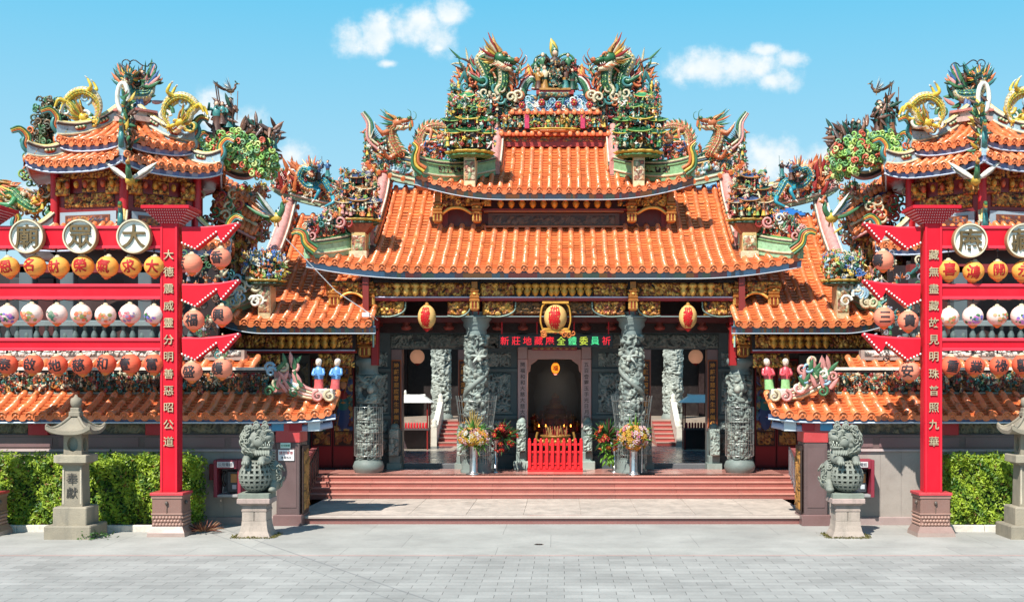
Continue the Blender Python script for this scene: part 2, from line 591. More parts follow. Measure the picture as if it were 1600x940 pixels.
def minipagoda(mb, p, w, tiers, th, roofc, wallc=CREAM, trim=YELLOW):
    """tiny palace building with stacked upturned roofs"""
    z = p[2]
    for k in range(tiers):
        ww = w * (1 - .2 * k)
        box(mb, p[0] - ww * .36, p[0] + ww * .36, p[1] - ww * .3, p[1] + ww * .3, z, z + th * .55, wallc)
        for i in (-1, 0, 1):
            tube(mb, [(p[0] + i * ww * .36, p[1] - ww * .36, z), (p[0] + i * ww * .36, p[1] - ww * .36, z + th * .55)], ww * .04, RED, 5)
        a = np.linspace(-1, 1, 7)
        G = np.zeros((4, 7, 3))
        for r_, (sc, zz) in enumerate(((.62, .5), (.5, .62), (.3, .82), (.16, 1.0))):
            G[r_, :, 0] = p[0] + a * ww * sc
            G[r_, :, 1] = p[1] - ww * sc * .85
            G[r_, :, 2] = z + th * zz + (abs(a) ** 3) * th * .22 * (1 - r_ / 4)
        grid(mb, G, np.repeat([roofc, tuple(np.array(roofc) * .6), roofc], 6, axis=0))
        for sg in (-1, 1):
            H = G[:, ::-1].copy() if sg > 0 else G.copy()
            H = np.stack([p[0] + sg * (p[1] - H[..., 1]), p[1] + (H[..., 0] - p[0]) * .85, H[..., 2]], -1)
            grid(mb, H, roofc)
            grid(mb, H[::-1], roofc)
        G2 = G.copy(); G2[..., 1] = 2 * p[1] - G[..., 1]
        grid(mb, G2[:, ::-1], roofc)
        tube(mb, G[0] - (0, 0, th * .04), ww * .035, trim, 4)
        tube(mb, [(p[0] - ww * .18, p[1], z + th * 1.02), (p[0] + ww * .18, p[1], z + th * 1.02)], ww * .06, trim, 5)
        z += th * .9


def platter(mb, p, w, d, th, cols=(YELLOW, GREEN), n=11):
    """scalloped cloud tray that carries a cluster"""
    a = np.linspace(0, 2 * PI, 4 * n, endpoint=False)
    rr = 1 + .07 * np.cos(a * n)
    for k, (sc, zz, c) in enumerate(((1, 0, cols[0]), (.9, -th, cols[1]))):
        pr = np.array([(.72, -th * .9), (.95, -th * .3), (1.0, 0.0), (.9, th * .25), (.2, th * .3)]) * (sc, 1)
        G = np.stack([p[0] + pr[:, :1] * np.cos(a) * rr * w / 2, p[1] + pr[:, :1] * np.sin(a) * rr * d / 2, p[2] + zz + pr[:, 1:] * np.ones(len(a))], -1)
        grid(mb, G, c, True, closed=True)


def jumble(mb, f, n, size, pal=JUM, kinds=(4, 3, 3, 2), rng=None):
    """dense ornament: figurines, volutes, leaves, blooms scattered at f(rng) -> point"""
    rng = rng or mb.rng
    kinds = np.array(kinds, float) / sum(kinds)
    for _ in range(n):
        p = f(rng)
        k = rng.choice(4, p=kinds)
        c = pal[rng.integers(len(pal))]
        q = size * rng.uniform(.7, 1.3)
        if k == 0:
            figure(mb, p - np.array((0, 0, q * .5)), q * 1.25, rng.uniform(-.8, .8), pal, rng)
        elif k == 1:
            curl(mb, p, q * .4, q * .11, c, 1.3, rng.uniform(0, 6.28), rng.choice((-1, 1)), (1, rng.uniform(-.3, .3), 0))
        elif k == 2:
            for _j in range(3):
                blade(mb, p, rng.normal(size=3) * (1, .6, 1) + (0, -.2, .3), q * .8, q * .16, c, bend=rng.normal(size=3) * .2, flat=.4)
        else:
            ell(mb, p, q * .25, c)
            for j in range(5):
                an = j * 1.257
                ell(mb, p + q * .28 * np.array((math.cos(an), -.1, math.sin(an))), q * .16, c)


# ---- carved relief: a height field of stamped motifs, laid on any surface f(S,T) -> points, normals
def relief(mb, f, w, h, res=.022, amp=1.0, size=.16, kinds=('spiral', 'leaf', 'fig', 'ring', 'blob'), pal=(GOLD,), bg=s(60, 30, 16), seed=1, dens=2.2, edge=.04):
    rng = np.random.default_rng(seed)
    nx, ny = max(3, int(w / res)), max(3, int(h / res))
    gx, gy = np.linspace(0, w, nx), np.linspace(0, h, ny)
    Hh = np.zeros((nx, ny)); Cc = np.tile(np.asarray(bg, float), (nx, ny, 1))
    N = int(dens * w * h / size ** 2)
    for k in range(N):
        cx, cy = rng.uniform(0, w), rng.uniform(0, h)
        Rr = size * rng.uniform(.45, 1.0) * (.95 if h > 2 * size else .7)
        i0, i1 = np.searchsorted(gx, (cx - Rr, cx + Rr)); j0, j1 = np.searchsorted(gy, (cy - Rr, cy + Rr))
        if i1 - i0 < 2 or j1 - j0 < 2: continue
        xx, yy = np.meshgrid((gx[i0:i1] - cx) / Rr, (gy[j0:j1] - cy) / Rr, indexing='ij')
        d = np.hypot(xx, yy)
        kd = kinds[rng.integers(len(kinds))]
        an = rng.uniform(0, 2 * PI)
        if kd == 'blob':
            hh = .5 * np.sqrt(np.clip(1 - (d * 1.5) ** 2, 0, 1))
        elif kd == 'ring':
            hh = .3 * np.sqrt(np.clip(1 - ((d - .62) / .24) ** 2, 0, 1))
        elif kd == 'spiral':
            tt = (d * 2.0 - np.arctan2(yy, xx) / (2 * PI) * rng.choice((-1, 1)) + an) % 1
            hh = .32 * np.sqrt(np.clip(1 - ((tt - .5) / .33) ** 2, 0, 1)) * (d < .95)
        elif kd == 'leaf':
            u, v = xx * math.cos(an) + yy * math.sin(an), -xx * math.sin(an) + yy * math.cos(an)
            v = v + .35 * u ** 2 - .15
            hh = .42 * np.sqrt(np.clip(1 - u ** 2 - (v / .28) ** 2, 0, 1))
        else:
            hd = np.clip(1 - (xx / .24) ** 2 - ((yy - .62) / .26) ** 2, 0, 1)
            bd = np.clip(1 - (xx / (.34 + .16 * np.clip(-yy, 0, 1))) ** 2 - ((yy + .22) / .72) ** 2, 0, 1)
            ar = np.clip(1 - ((xx - .1) / .7) ** 2 - ((yy - .1 - .2 * xx) / .16) ** 2, 0, 1)
            hh = .5 * np.sqrt(np.maximum(np.maximum(hd, bd), ar * .6))
        hh = hh * Rr * amp
        c = np.asarray(pal[rng.integers(len(pal))]) * rng.uniform(.75, 1.2)
        m = hh > Hh[i0:i1, j0:j1]
        Hh[i0:i1, j0:j1][m] = hh[m]
        Cc[i0:i1, j0:j1][m] = c
    Sx, Ty = np.meshgrid(gx, gy, indexing='ij')
    eg = np.minimum(np.minimum(Sx, w - Sx), np.minimum(Ty, h - Ty))
    Hh *= np.clip(eg / max(edge, 1e-4), 0, 1)
    pos, nor = f(Sx, Ty)
    G = pos + nor * Hh[..., None]
    fc = (Cc[:-1, :-1] + Cc[1:, 1:]) / 2
    grid(mb, G, fc.reshape(-1, 3), True)


def flat_f(o, U=(1, 0, 0), Vv=(0, 0, 1), N=(0, -1, 0)):
    o, U, Vv, N = (np.asarray(a, float) for a in (o, U, Vv, N))

    def f(S, T):
        return o + S[..., None] * U + T[..., None] * Vv, np.broadcast_to(N, S.shape + (3,))
    return f


def cyl_f(cx, cy, z0, r, a0=0.0):
    def f(S, T):
        a = a0 + S / r
        n = np.stack([np.cos(a), np.sin(a), np.zeros_like(a)], -1)
        return np.stack([cx + r * np.cos(a), cy + r * np.sin(a), z0 + T], -1), n
    return f


def path_f(path, up=(0, 0, 1)):
    """surface that runs along a 3D path (S = arc length) and rises along up (T); faces the -y side"""
    path = np.asarray(path, float)
    dl = np.r_[0, np.cumsum(np.linalg.norm(np.diff(path, axis=0), axis=1))]
    up = np.asarray(up, float)

    def f(S, T):
        q = np.stack([np.interp(S, dl, path[:, k]) for k in range(3)], -1)
        e = 1e-2
        q2 = np.stack([np.interp(np.clip(S + e, 0, dl[-1]), dl, path[:, k]) for k in range(3)], -1)
        q1 = np.stack([np.interp(np.clip(S - e, 0, dl[-1]), dl, path[:, k]) for k in range(3)], -1)
        n = nrm(np.cross(q2 - q1, up))
        return q + T[..., None] * up, n
    f.length = dl[-1]
    return f


# ---- tiled roof
def tile_roof(mb, S, us, r=.095, v0=None, v1=1.0, row=.23, col=TILE, disc=True, seed=0, under=BROWN, thick=.1):
    """barrel tiles at every us with stepped pan tiles between; S(u,v) runs top (v=0) to eave (v=1)"""
    rng = np.random.default_rng(seed)
    us = np.asarray(us, float)
    v0f = (lambda u: 0.0) if v0 is None else v0
    col = np.asarray(col, float)

    def frame(u, v):
        e = 1e-3
        p = S(u, v)
        du = nrm(S(u + e, v) - S(u - e, v)); dv = nrm(S(u, v + e) - S(u, v - e))
        n = nrm(np.cross(dv, du))
        n = np.where(n[..., 2:3] < 0, -n, n)
        return p, du, dv, n
    aa = np.linspace(0, PI, 7)
    for u in us:
        a = v0f(u)
        if a > .97: continue
        Ln = np.linalg.norm(S(np.array(u), np.array(v1)) - S(np.array(u), np.array(a)))
        k = max(2, int(round(Ln / (row * 1.35))))
        vv = np.repeat(np.linspace(a, v1, k + 1), 2)[1:-1]
        rr = np.tile([r * .93, r * 1.05], k)
        p, du, dv, n = frame(np.full(len(vv), u), vv)
        jit = np.repeat(rng.normal(0, .008, (k, 2)), 2, axis=0)
        p = p + du * jit[:, :1] + n * jit[:, 1:]
        G = p[:, None] + rr[:, None, None] * (np.cos(aa)[None, :, None] * du[:, None] + 1.05 * np.sin(aa)[None, :, None] * n[:, None])
        c = np.repeat(col * (1 + rng.normal(0, .085, (k, 1))) * (1 + rng.normal(0, .03, (k, 3))), 2, axis=0)[:-1]
        grid(mb, G, np.repeat(c, 6, axis=0), True, flip=True)
        if disc:
            p, du, dv, n = (q[-1] for q in (p, du, dv, n))
            c0 = p + n * r * .12
            pr = ((1.22, -.02), (1.22, .035), (1.0, .045), (.92, .02), (.42, .02), (.34, .045), (.02, .05))
            ad = np.linspace(0, 2 * PI, 12, endpoint=False)
            G = np.array([[c0 + r * q * (math.cos(x) * du + math.sin(x) * n) + dv * z for x in ad] for q, z in pr])
            cd_ = np.repeat([col * 1.0, col * .95, col * .7, col * .85, col * .8, col * 1.05], 12, axis=0)
            grid(mb, G, cd_, True, closed=True)
    for u1, u2 in zip(us[:-1], us[1:]):
        a = max(v0f(u1), v0f(u2))
        if a > .97 or u2 - u1 > 1.0: continue
        um = (u1 + u2) / 2
        Ln = np.linalg.norm(S(np.array(um), np.array(v1)) - S(np.array(um), np.array(a)))
        k = max(2, int(round(Ln / row)))
        vv = np.repeat(np.linspace(a, v1, k + 1), 2)[1:-1]
        lift = np.tile([0.0, .035], k) + np.repeat(rng.normal(0, .003, k), 2)
        wv = np.array([0, .33, .67, 1.0]); sag = np.array([.03, -.025, -.025, .03])
        uu = u1 + (u2 - u1) * wv
        UU, VV = np.meshgrid(uu, vv)
        p, du, dv, n = frame(UU, VV)
        G = p + n * (lift[:, None, None] + sag[None, :, None])
        c = np.repeat(col * .88 * (1 + rng.normal(0, .10, (k, 1))) * (1 + rng.normal(0, .03, (k, 3))), 2, axis=0)[:-1]
        c[1::2] *= .8
        grid(mb, G, np.repeat(c, 3, axis=0), False, flip=True)
        if disc:                                                  # drip tile: a hanging rounded tongue
            q, du1, dv1, n1 = (x[-1] for x in (p, du, dv, n))
            tx = np.linspace(0, 1, 7)
            top = np.stack([np.interp(tx, wv, G[-1, :, k_]) for k_ in range(3)], -1) + dv1[1] * .015
            dn = nrm(-n1[1] * .9 + dv1[1] * .25)
            bot = top + dn * (.035 + .12 * np.sin(PI * tx) ** .8)[:, None]
            grid(mb, np.stack([top, bot]), col * .9, False)
            grid(mb, np.stack([top, bot])[:, ::-1] - dv1[1] * .012, col * .6, False)
    # boards under the tiles
    lo, hi = us.min(), us.max()
    uu = np.linspace(lo, hi, max(6, len(us))); vv = np.linspace(0, v1 - .005, 10)
    v0s = np.array([v0f(u) for u in uu])
    UU = np.repeat(uu[None], 10, 0); VV = v0s[None] + (v1 - .01 - v0s[None]) * np.linspace(0, 1, 10)[:, None]
    p, du, dv, n = frame(UU, VV)
    grid(mb, p - n * thick, under, True)
    grid(mb, p - n * .03, under, True, flip=True)


# ---- writing
_txt = {}


def glyphs(txt, bold=0.0):
    key = (txt, bold)
    if key in _txt: return _txt[key]
    cu_ = bpy.data.curves.new('t', 'FONT')
    cu_.body = txt
    cu_.resolution_u = 3
    cu_.offset = bold
    cu_.align_x = 'CENTER'
    ob = bpy.data.objects.new('t', cu_)
    COL.objects.link(ob)
    dg = bpy.context.evaluated_depsgraph_get()
    me = ob.evaluated_get(dg).to_mesh()
    me.calc_loop_triangles()
    V = np.array([v.co[:] for v in me.vertices]).reshape(-1, 3)
    T = np.array([t.vertices[:] for t in me.loop_triangles]).reshape(-1, 3)
    ob.evaluated_get(dg).to_mesh_clear()
    bpy.data.objects.remove(ob); bpy.data.curves.remove(cu_)
    if len(V):
        V = V - (V.max(0) + V.min(0)) / 2
        n = np.cross(V[T[:, 1]] - V[T[:, 0]], V[T[:, 2]] - V[T[:, 0]])[:, 2]
        T = np.where((n < 0)[:, None], T[:, ::-1], T)
    _txt[key] = (V, T)
    return V, T


def write(mb, txt, c, size, col, depth=.02, bold=.0, U=(1, 0, 0), Vv=(0, 0, 1), N=(0, -1, 0)):
    """raised lettering: each glyph sheet extruded along N"""
    V, T = glyphs(txt, bold)
    if len(V) == 0: return
    U, Vv, N, c = (np.asarray(a, float) for a in (U, Vv, N, c))
    A = c + size * (V[:, :1] * U + V[:, 1:2] * Vv)
    B = A + N * depth
    mb.add(B, T, col)
    e = np.concatenate([T[:, (0, 1)], T[:, (1, 2)], T[:, (2, 0)]])
    seen = set(map(tuple, e))
    bd = np.array([x for x in seen if (x[1], x[0]) not in seen])
    k = len(A)
    if len(bd):
        mb.add(np.vstack([A, B]), np.stack([bd[:, 0], bd[:, 1], bd[:, 1] + k, bd[:, 0] + k], 1), np.asarray(col) * .85)


def write_on(mb, txt, size, col, fn, bold=0.0, maxe=.06, fat=0.0):
    """lettering wrapped on a curved body: fn maps flat (n,2) to (n,3)"""
    if fat:                                                    # broad brush strokes: the sheet stamped again slightly to each side
        for k, (dx, dy) in enumerate(((1, 0), (-1, 0), (0, 1), (0, -1), (.7, .7), (-.7, -.7))):
            write_on(mb, txt, size, col, (lambda dx, dy, k: (lambda p2: fn(p2 + np.array((dx, dy)) * fat) * (1 + .0012 * (k + 1))))(dx, dy, k), bold, maxe)
    V, T = glyphs(txt, bold)
    if len(V) == 0: return
    P2 = V[:, :2] * size
    tri = P2[T]
    for _ in range(14):
        e = np.linalg.norm(tri - np.roll(tri, -1, axis=1), axis=2).max(1)
        big = e > maxe
        if not big.any(): break
        t = tri[big]
        k = np.argmax(np.linalg.norm(t - np.roll(t, -1, axis=1), axis=2), axis=1)
        r_ = np.arange(len(t))
        a, b, c = t[r_, k], t[r_, (k + 1) % 3], t[r_, (k + 2) % 3]
        m = (a + b) / 2
        tri = np.concatenate([tri[~big], np.stack([a, m, c], 1), np.stack([m, b, c], 1)])
    mb.add(fn(tri.reshape(-1, 2)), np.arange(len(tri) * 3).reshape(-1, 3), col)
# ------------------------------------------------------------------ materials (procedural)
def mat(name, rough=.5, metal=0.0, var=.25, nscale=3.0, bump=.15, bscale=40.0, coat=0.0, grime=.25, gcol=(.10, .085, .07), speck=0.0, spec=.5, streak=False):
    m = bpy.data.materials.new(name); m.use_nodes = True
    t = m.node_tree; t.nodes.clear(); N = NT(t)
    at = N.n('ShaderNodeAttribute', attribute_name='Col')
    co = N.n('ShaderNodeTexCoord')
    geo = N.n('ShaderNodeNewGeometry')
    n1 = N.n('ShaderNodeTexNoise', i_Scale=nscale, i_Detail=6.0, i_Roughness=.6)
    N.l(geo.outputs['Position'], n1.inputs['Vector'])
    v = N.ramp(n1.outputs[0], .25, .75, 1 - var, 1 + var)
    cc = N.n('ShaderNodeCombineColor')
    for i in range(3): N.l(v, cc.inputs[i])
    c = N.mix(1.0, at.outputs['Color'], cc.outputs[0], 'MULTIPLY')
    if grime:
        mp = N.n('ShaderNodeMapping')
        mp.inputs['Scale'].default_value = (1, 1, .22 if streak else 1)
        N.l(geo.outputs['Position'], mp.inputs['Vector'])
        n2 = N.n('ShaderNodeTexNoise', i_Scale=nscale * 2.3, i_Detail=8.0, i_Roughness=.7)
        N.l(mp.outputs[0], n2.inputs['Vector'])
        c = N.mix(N.ramp(n2.outputs[0], .52, .78, 0, grime * 2), c, gcol)
    if speck:
        n3 = N.n('ShaderNodeTexNoise', i_Scale=140.0, i_Detail=2.0)
        N.l(geo.outputs['Position'], n3.inputs['Vector'])
        c = N.mix(N.ramp(n3.outputs[0], .35, .7, 0, speck), c, (.75, .74, .7))
    b = N.n('ShaderNodeBsdfPrincipled', i_Metallic=metal)
    N.l(c, b.inputs['Base Color'])
    b.inputs['Specular IOR Level'].default_value = spec
    b.inputs['Coat Weight'].default_value = coat
    b.inputs['Coat Roughness'].default_value = .12
    N.l(N.ramp(n1.outputs[0], .3, .7, rough - .1, rough + .12), b.inputs['Roughness'])
    if bump:
        n4 = N.n('ShaderNodeTexNoise', i_Scale=bscale, i_Detail=5.0)
        N.l(geo.outputs['Position'], n4.inputs['Vector'])
        bp = N.n('ShaderNodeBump', i_Strength=bump, i_Distance=.02)
        N.l(n4.outputs[0], bp.inputs['Height'])
        N.l(bp.outputs[0], b.inputs['Normal'])
    o = N.n('ShaderNodeOutputMaterial')
    N.l(b.outputs[0], o.inputs[0])
    return m


def emit(name, strength, base=.3):
    m = bpy.data.materials.new(name); m.use_nodes = True
    t = m.node_tree; t.nodes.clear(); N = NT(t)
    at = N.n('ShaderNodeAttribute', attribute_name='Col')
    b = N.n('ShaderNodeBsdfPrincipled', i_Roughness=.5)
    N.l(at.outputs['Color'], b.inputs['Base Color'])
    N.l(at.outputs['Color'], b.inputs['Emission Color'])
    b.inputs['Emission Strength'].default_value = strength
    o = N.n('ShaderNodeOutputMaterial'); N.l(b.outputs[0], o.inputs[0])
    return m


M_GLAZE = mat('glazed_ceramic', .4, var=.3, nscale=6, bump=.35, bscale=40, coat=.12, grime=.3, gcol=(.09, .07, .05))
M_TILE = mat('glazed_roof_tile', .36, var=.16, nscale=1.6, bump=.2, bscale=26, coat=.2, grime=.2, gcol=(.22, .06, .03), streak=True)
M_GOLD = mat('gilded_wood', .42, metal=.35, var=.25, nscale=4, bump=.3, bscale=60, grime=.3, gcol=(.05, .02, .012))
M_STONE = mat('carved_stone', .62, var=.22, nscale=2.2, bump=.3, bscale=45, grime=.28, gcol=(.09, .10, .085), speck=.12)
M_GRAN = mat('polished_granite', .38, var=.1, nscale=2.0, bump=.05, bscale=60, grime=.12, speck=.14)
M_WEATH = mat('weathered_stone', .85, var=.28, nscale=1.8, bump=.5, bscale=30, grime=.35, gcol=(.10, .095, .075), speck=.12, streak=True)
M_PAINT = mat('painted_surface', .42, var=.10, nscale=1.2, bump=.06, bscale=30, grime=.10, gcol=(.22, .03, .03), streak=True)
M_REDPT = mat('red_gloss_paint', .48, var=.07, nscale=.8, bump=.05, bscale=18, coat=.0, spec=.3, grime=.14, gcol=(.34, .03, .05), streak=True)
M_WOOD = mat('dark_wood', .5, var=.25, nscale=3, bump=.2, bscale=40, grime=.2)
M_STEEL = mat('brushed_steel', .3, metal=.9, var=.06, nscale=3, bump=.03, grime=.05)
M_PAPER = mat('lantern_fabric', .6, var=.06, nscale=4, bump=.08, bscale=40, grime=.06, gcol=(.3, .15, .1), spec=.3)
M_PLAST = mat('plastic', .4, var=.06, nscale=3, bump=.03, grime=.08)
M_GLOW = emit('lit_display', .5)
M_FLAME = emit('lit_lamp', 4.0)


def leaf_mat():
    m = bpy.data.materials.new('leaf'); m.use_nodes = True
    t = m.node_tree; t.nodes.clear(); N = NT(t)
    at = N.n('ShaderNodeAttribute', attribute_name='Col')
    b = N.n('ShaderNodeBsdfPrincipled', i_Roughness=.45)
    N.l(at.outputs['Color'], b.inputs['Base Color'])
    tr = N.n('ShaderNodeBsdfTranslucent')
    N.l(at.outputs['Color'], tr.inputs[0])
    mx = N.n('ShaderNodeMixShader', i_0=.35)
    N.l(b.outputs[0], mx.inputs[1]); N.l(tr.outputs[0], mx.inputs[2])
    o = N.n('ShaderNodeOutputMaterial'); N.l(mx.outputs[0], o.inputs[0])
    return m


M_LEAF = leaf_mat()


def plaza_mat():
    """near the gate: big pale slabs; in front of the red line: small grey setts"""
    m = bpy.data.materials.new('plaza_paving'); m.use_nodes = True
    t = m.node_tree; t.nodes.clear(); N = NT(t)
    geo = N.n('ShaderNodeNewGeometry')
    sp = N.n('ShaderNodeSeparateXYZ'); N.l(geo.outputs['Position'], sp.inputs[0])
    wob = N.n('ShaderNodeTexNoise', i_Scale=.8, i_Detail=3.0); N.l(geo.outputs['Position'], wob.inputs['Vector'])
    w2 = N.vmath('MULTIPLY', N.vmath('SUBTRACT', wob.outputs['Color'], (.5, .5, .5)).outputs[0], (.05, .05, 0))
    pos = N.vmath('ADD', geo.outputs['Position'], w2.outputs[0]).outputs[0]

    def brick(w, h, mortar, c1, c2, cm, off=.5):
        b = N.n('ShaderNodeTexBrick', offset=off)
        N.l(pos, b.inputs['Vector'])
        b.inputs['Scale'].default_value = 1
        b.inputs['Brick Width'].default_value = w; b.inputs['Row Height'].default_value = h
        b.inputs['Mortar Size'].default_value = mortar; b.inputs['Mortar Smooth'].default_value = .3
        b.inputs['Bias'].default_value = 0
        for k, c in (('Color1', c1), ('Color2', c2), ('Mortar', cm)): b.inputs[k].default_value = (*c, 1)
        return b
    b1 = brick(.66, .36, .008, (.285, .279, .262), (.345, .337, .316), (.14, .136, .127))
    b2 = brick(3.6, 2.4, .008, (.335, .325, .30), (.37, .36, .33), (.215, .21, .195), .35)
    near = N.math('LESS_THAN', sp.outputs[1], -3.75)
    c = N.mix(near, b2.outputs[0], b1.outputs[0])
    # thin red-brick joint line between the two
    ln = N.math('MULTIPLY', N.math('GREATER_THAN', sp.outputs[1], -3.86), N.math('LESS_THAN', sp.outputs[1], -3.70))
    c = N.mix(N.math('MULTIPLY', ln, .8), c, (.42, .27, .24))
    # diagonal joint crossing the paving at the left
    dg_ = N.math('ADD', N.math('MULTIPLY', sp.outputs[1], .62), sp.outputs[0])
    dl = N.math('LESS_THAN', N.math('ABSOLUTE', N.math('ADD', dg_, 8.1)), .035)
    dl2 = N.math('LESS_THAN', N.math('ABSOLUTE', N.math('ADD', dg_, 8.75)), .02)
    c = N.mix(N.math('MULTIPLY', N.math('MAXIMUM', dl, dl2), .55), c, (.17, .17, .17))
    n1 = N.n('ShaderNodeTexNoise', i_Scale=.45, i_Detail=8.0, i_Roughness=.65); N.l(geo.outputs['Position'], n1.inputs['Vector'])
    n2 = N.n('ShaderNodeTexNoise', i_Scale=14.0, i_Detail=6.0, i_Roughness=.7); N.l(geo.outputs['Position'], n2.inputs['Vector'])
    v = N.math('MULTIPLY', N.ramp(n1.outputs[0], .3, .7, .74, 1.14), N.ramp(n2.outputs[0], .25, .75, .90, 1.10))
    cc = N.n('ShaderNodeCombineColor')
    for i in range(3): N.l(v, cc.inputs[i])
    c = N.mix(1.0, c, cc.outputs[0], 'MULTIPLY')
    n3 = N.n('ShaderNodeTexNoise', i_Scale=2.6, i_Detail=8.0, i_Roughness=.75); N.l(geo.outputs['Position'], n3.inputs['Vector'])
    c = N.mix(N.ramp(n3.outputs[0], .58, .72, 0, .45), c, (.16, .16, .15))
    b = N.n('ShaderNodeBsdfPrincipled', i_Roughness=.75)
    N.l(c, b.inputs['Base Color'])
    hh = N.mix(near, b2.outputs['Fac'], b1.outputs['Fac'])
    bp = N.n('ShaderNodeBump', i_Strength=.35, i_Distance=.01, invert=True)
    N.l(hh, bp.inputs['Height'])
    bp2 = N.n('ShaderNodeBump', i_Strength=.3, i_Distance=.01)
    N.l(n2.outputs[0], bp2.inputs['Height']); N.l(bp.outputs[0], bp2.inputs['Normal'])
    N.l(bp2.outputs[0], b.inputs['Normal'])
    o = N.n('ShaderNodeOutputMaterial'); N.l(b.outputs[0], o.inputs[0])
    return m


# ------------------------------------------------------------------ ground, landing, steps, platform
mb = MB()
mb.add([(-400, -60, 0), (400, -60, 0), (400, 900, 0), (-400, 900, 0)], [(0, 1, 2, 3)], (.4, .4, .4))
tag(mb.build('plaza', plaza_mat()), kind='structure')

PLAT = 0.88                                          # height of the temple floor
PINKG, PALEG = s(196, 104, 92), s(172, 158, 146)
mb = MB(1)                                           # pale landing behind a low dark-red kerb
XL, XR = -7.3, 7.3
box(mb, XL, XR, 2.62, 7.3, 0, .215, PALEG)
for k in range(9):                                   # slab joints as real gaps
    x0 = XL + (XR - XL) * k / 9
    for j, (y0, y1) in enumerate(((2.5, 4.1), (4.1, 5.7), (5.7, 7.3))):
        v = mb.rng.uniform(.93, 1.05)
        box(mb, x0 + .006, x0 + (XR - XL) / 9 - .006, y0 + .006, y1 - .006, .2, .23, tuple(np.array(PALEG) * v))
tag(mb.build('landing', M_WEATH), kind='structure')
mb = MB(2)
box(mb, XL - .15, XR + .15, 2.36, 2.5, 0, .17, s(128, 72, 66))
bbox(mb, XL - .2, XR + .2, 2.30, 2.62, .165, .236, s(172, 158, 148), .015)
tag(mb.build('landing_kerb', M_GRAN), kind='structure')

mb = MB(3)                                           # red granite steps
ny, rz = 4, (PLAT - .23) / 4
for k in range(ny):
    y0 = 7.3 + .3 * k
    z1 = .23 + rz * (k + 1)
    for j in range(8):
        x0 = -7.9 + 15.8 * j / 8
        v = mb.rng.uniform(.9, 1.08)
        box(mb, x0 + .003, x0 + 15.8 / 8 - .003, y0 + .03, 9.0, z1 - rz - .02, z1 - .045, tuple(np.array(s(142, 68, 56)) * v))
    bbox(mb, -7.9, 7.9, y0, 9.0, z1 - .042, z1 - .002 * (k < 3), s(184, 120, 104), .012)
tag(mb.build('steps', M_GRAN), kind='structure')

mb = MB(4)                                           # temple platform and hall floor
box(mb, -11.5, 11.5, 8.56, 31, .0, PLAT - .012, s(150, 96, 88))
for k in range(14):
    x0 = -7.6 + 15.2 * k / 14
    v = mb.rng.uniform(.9, 1.08)
    box(mb, x0 + .004, x0 + 15.2 / 14 - .004, 8.52, 11.4, PLAT - .02, PLAT, tuple(np.array(s(186, 130, 118)) * v))
for k in range(18):
    for j in range(9):
        v = mb.rng.uniform(.85, 1.1)
        box(mb, -11 + 22 * k / 18 + .004, -11 + 22 * (k + 1) / 18 - .004, 11.404 + j * 2.15, 11.396 + (j + 1) * 2.15, PLAT - .02, PLAT - .002,
            tuple(np.array(s(92, 88, 92) if j < 5 else s(168, 158, 144)) * v))
tag(mb.build('temple_platform', mat('polished_floor', .22, var=.1, nscale=2, bump=.03, grime=.1)), kind='structure')

mb = MB(5)                                           # wooded hill far behind
u = np.linspace(-1, 1, 60); v = np.linspace(0, 1, 14)
UU, VV = np.meshgrid(u, v)
hx = UU * 900; hy = 700 + VV * 250
hz = (np.sin(VV * PI) ** .8) * (14 + 4 * np.sin(UU * 7 + 1) + 3 * np.sin(UU * 17) + 2 * np.sin(UU * 41 + VV * 9))
grid(mb, np.stack([hx, hy, hz - 2], -1), s(86, 120, 110), True)
tag(mb.build('hill', mat('wooded_hill', .9, var=.3, nscale=.05, bump=0, grime=.2)), kind='structure')
# ------------------------------------------------------------------ the temple hall
temple = thing('temple_hall', 'large ornate temple hall with layered orange tiled roofs and carved stone columns', 'temple', (0, 9.7, 0))


def S_main(u, v):
    t = 1 - v
    u, t = np.broadcast_arrays(np.asarray(u, float), t)
    lift = .38 * np.clip((np.abs(u) - 4.4) / 3.7, 0, 1) ** 2 * (1 - t) ** 2
    return np.stack([u, 8.3 + 6.2 * t, 7.64 + 3.62 * (.65 * t + .35 * t * t) + lift], -1)


def S_up(u, v):
    t = 1 - v
    u, t = np.broadcast_arrays(np.asarray(u, float), t)
    lift = .52 * np.clip((np.abs(u) - 1.7) / 3.1, 0, 1) ** 2 * (1 - t) ** 2
    return np.stack([u, 10.7 + 4.3 * t, 10.57 + 2.4 * (.65 * t + .35 * t * t) + lift], -1)


def S_side(u, v):
    t = 1 - v
    u, t = np.broadcast_arrays(np.asarray(u, float), t)
    lift = .34 * np.clip((np.abs(u) - 9.3) / 1.6, 0, 1) ** 2 * (1 - t) ** 2
    return np.stack([u, 7.5 + 7.0 * t, 5.82 + 4.4 * (.62 * t + .38 * t * t) + lift], -1)


def eave_path(S, u0, u1, n=40):
    return S(np.linspace(u0, u1, n), np.ones(n))


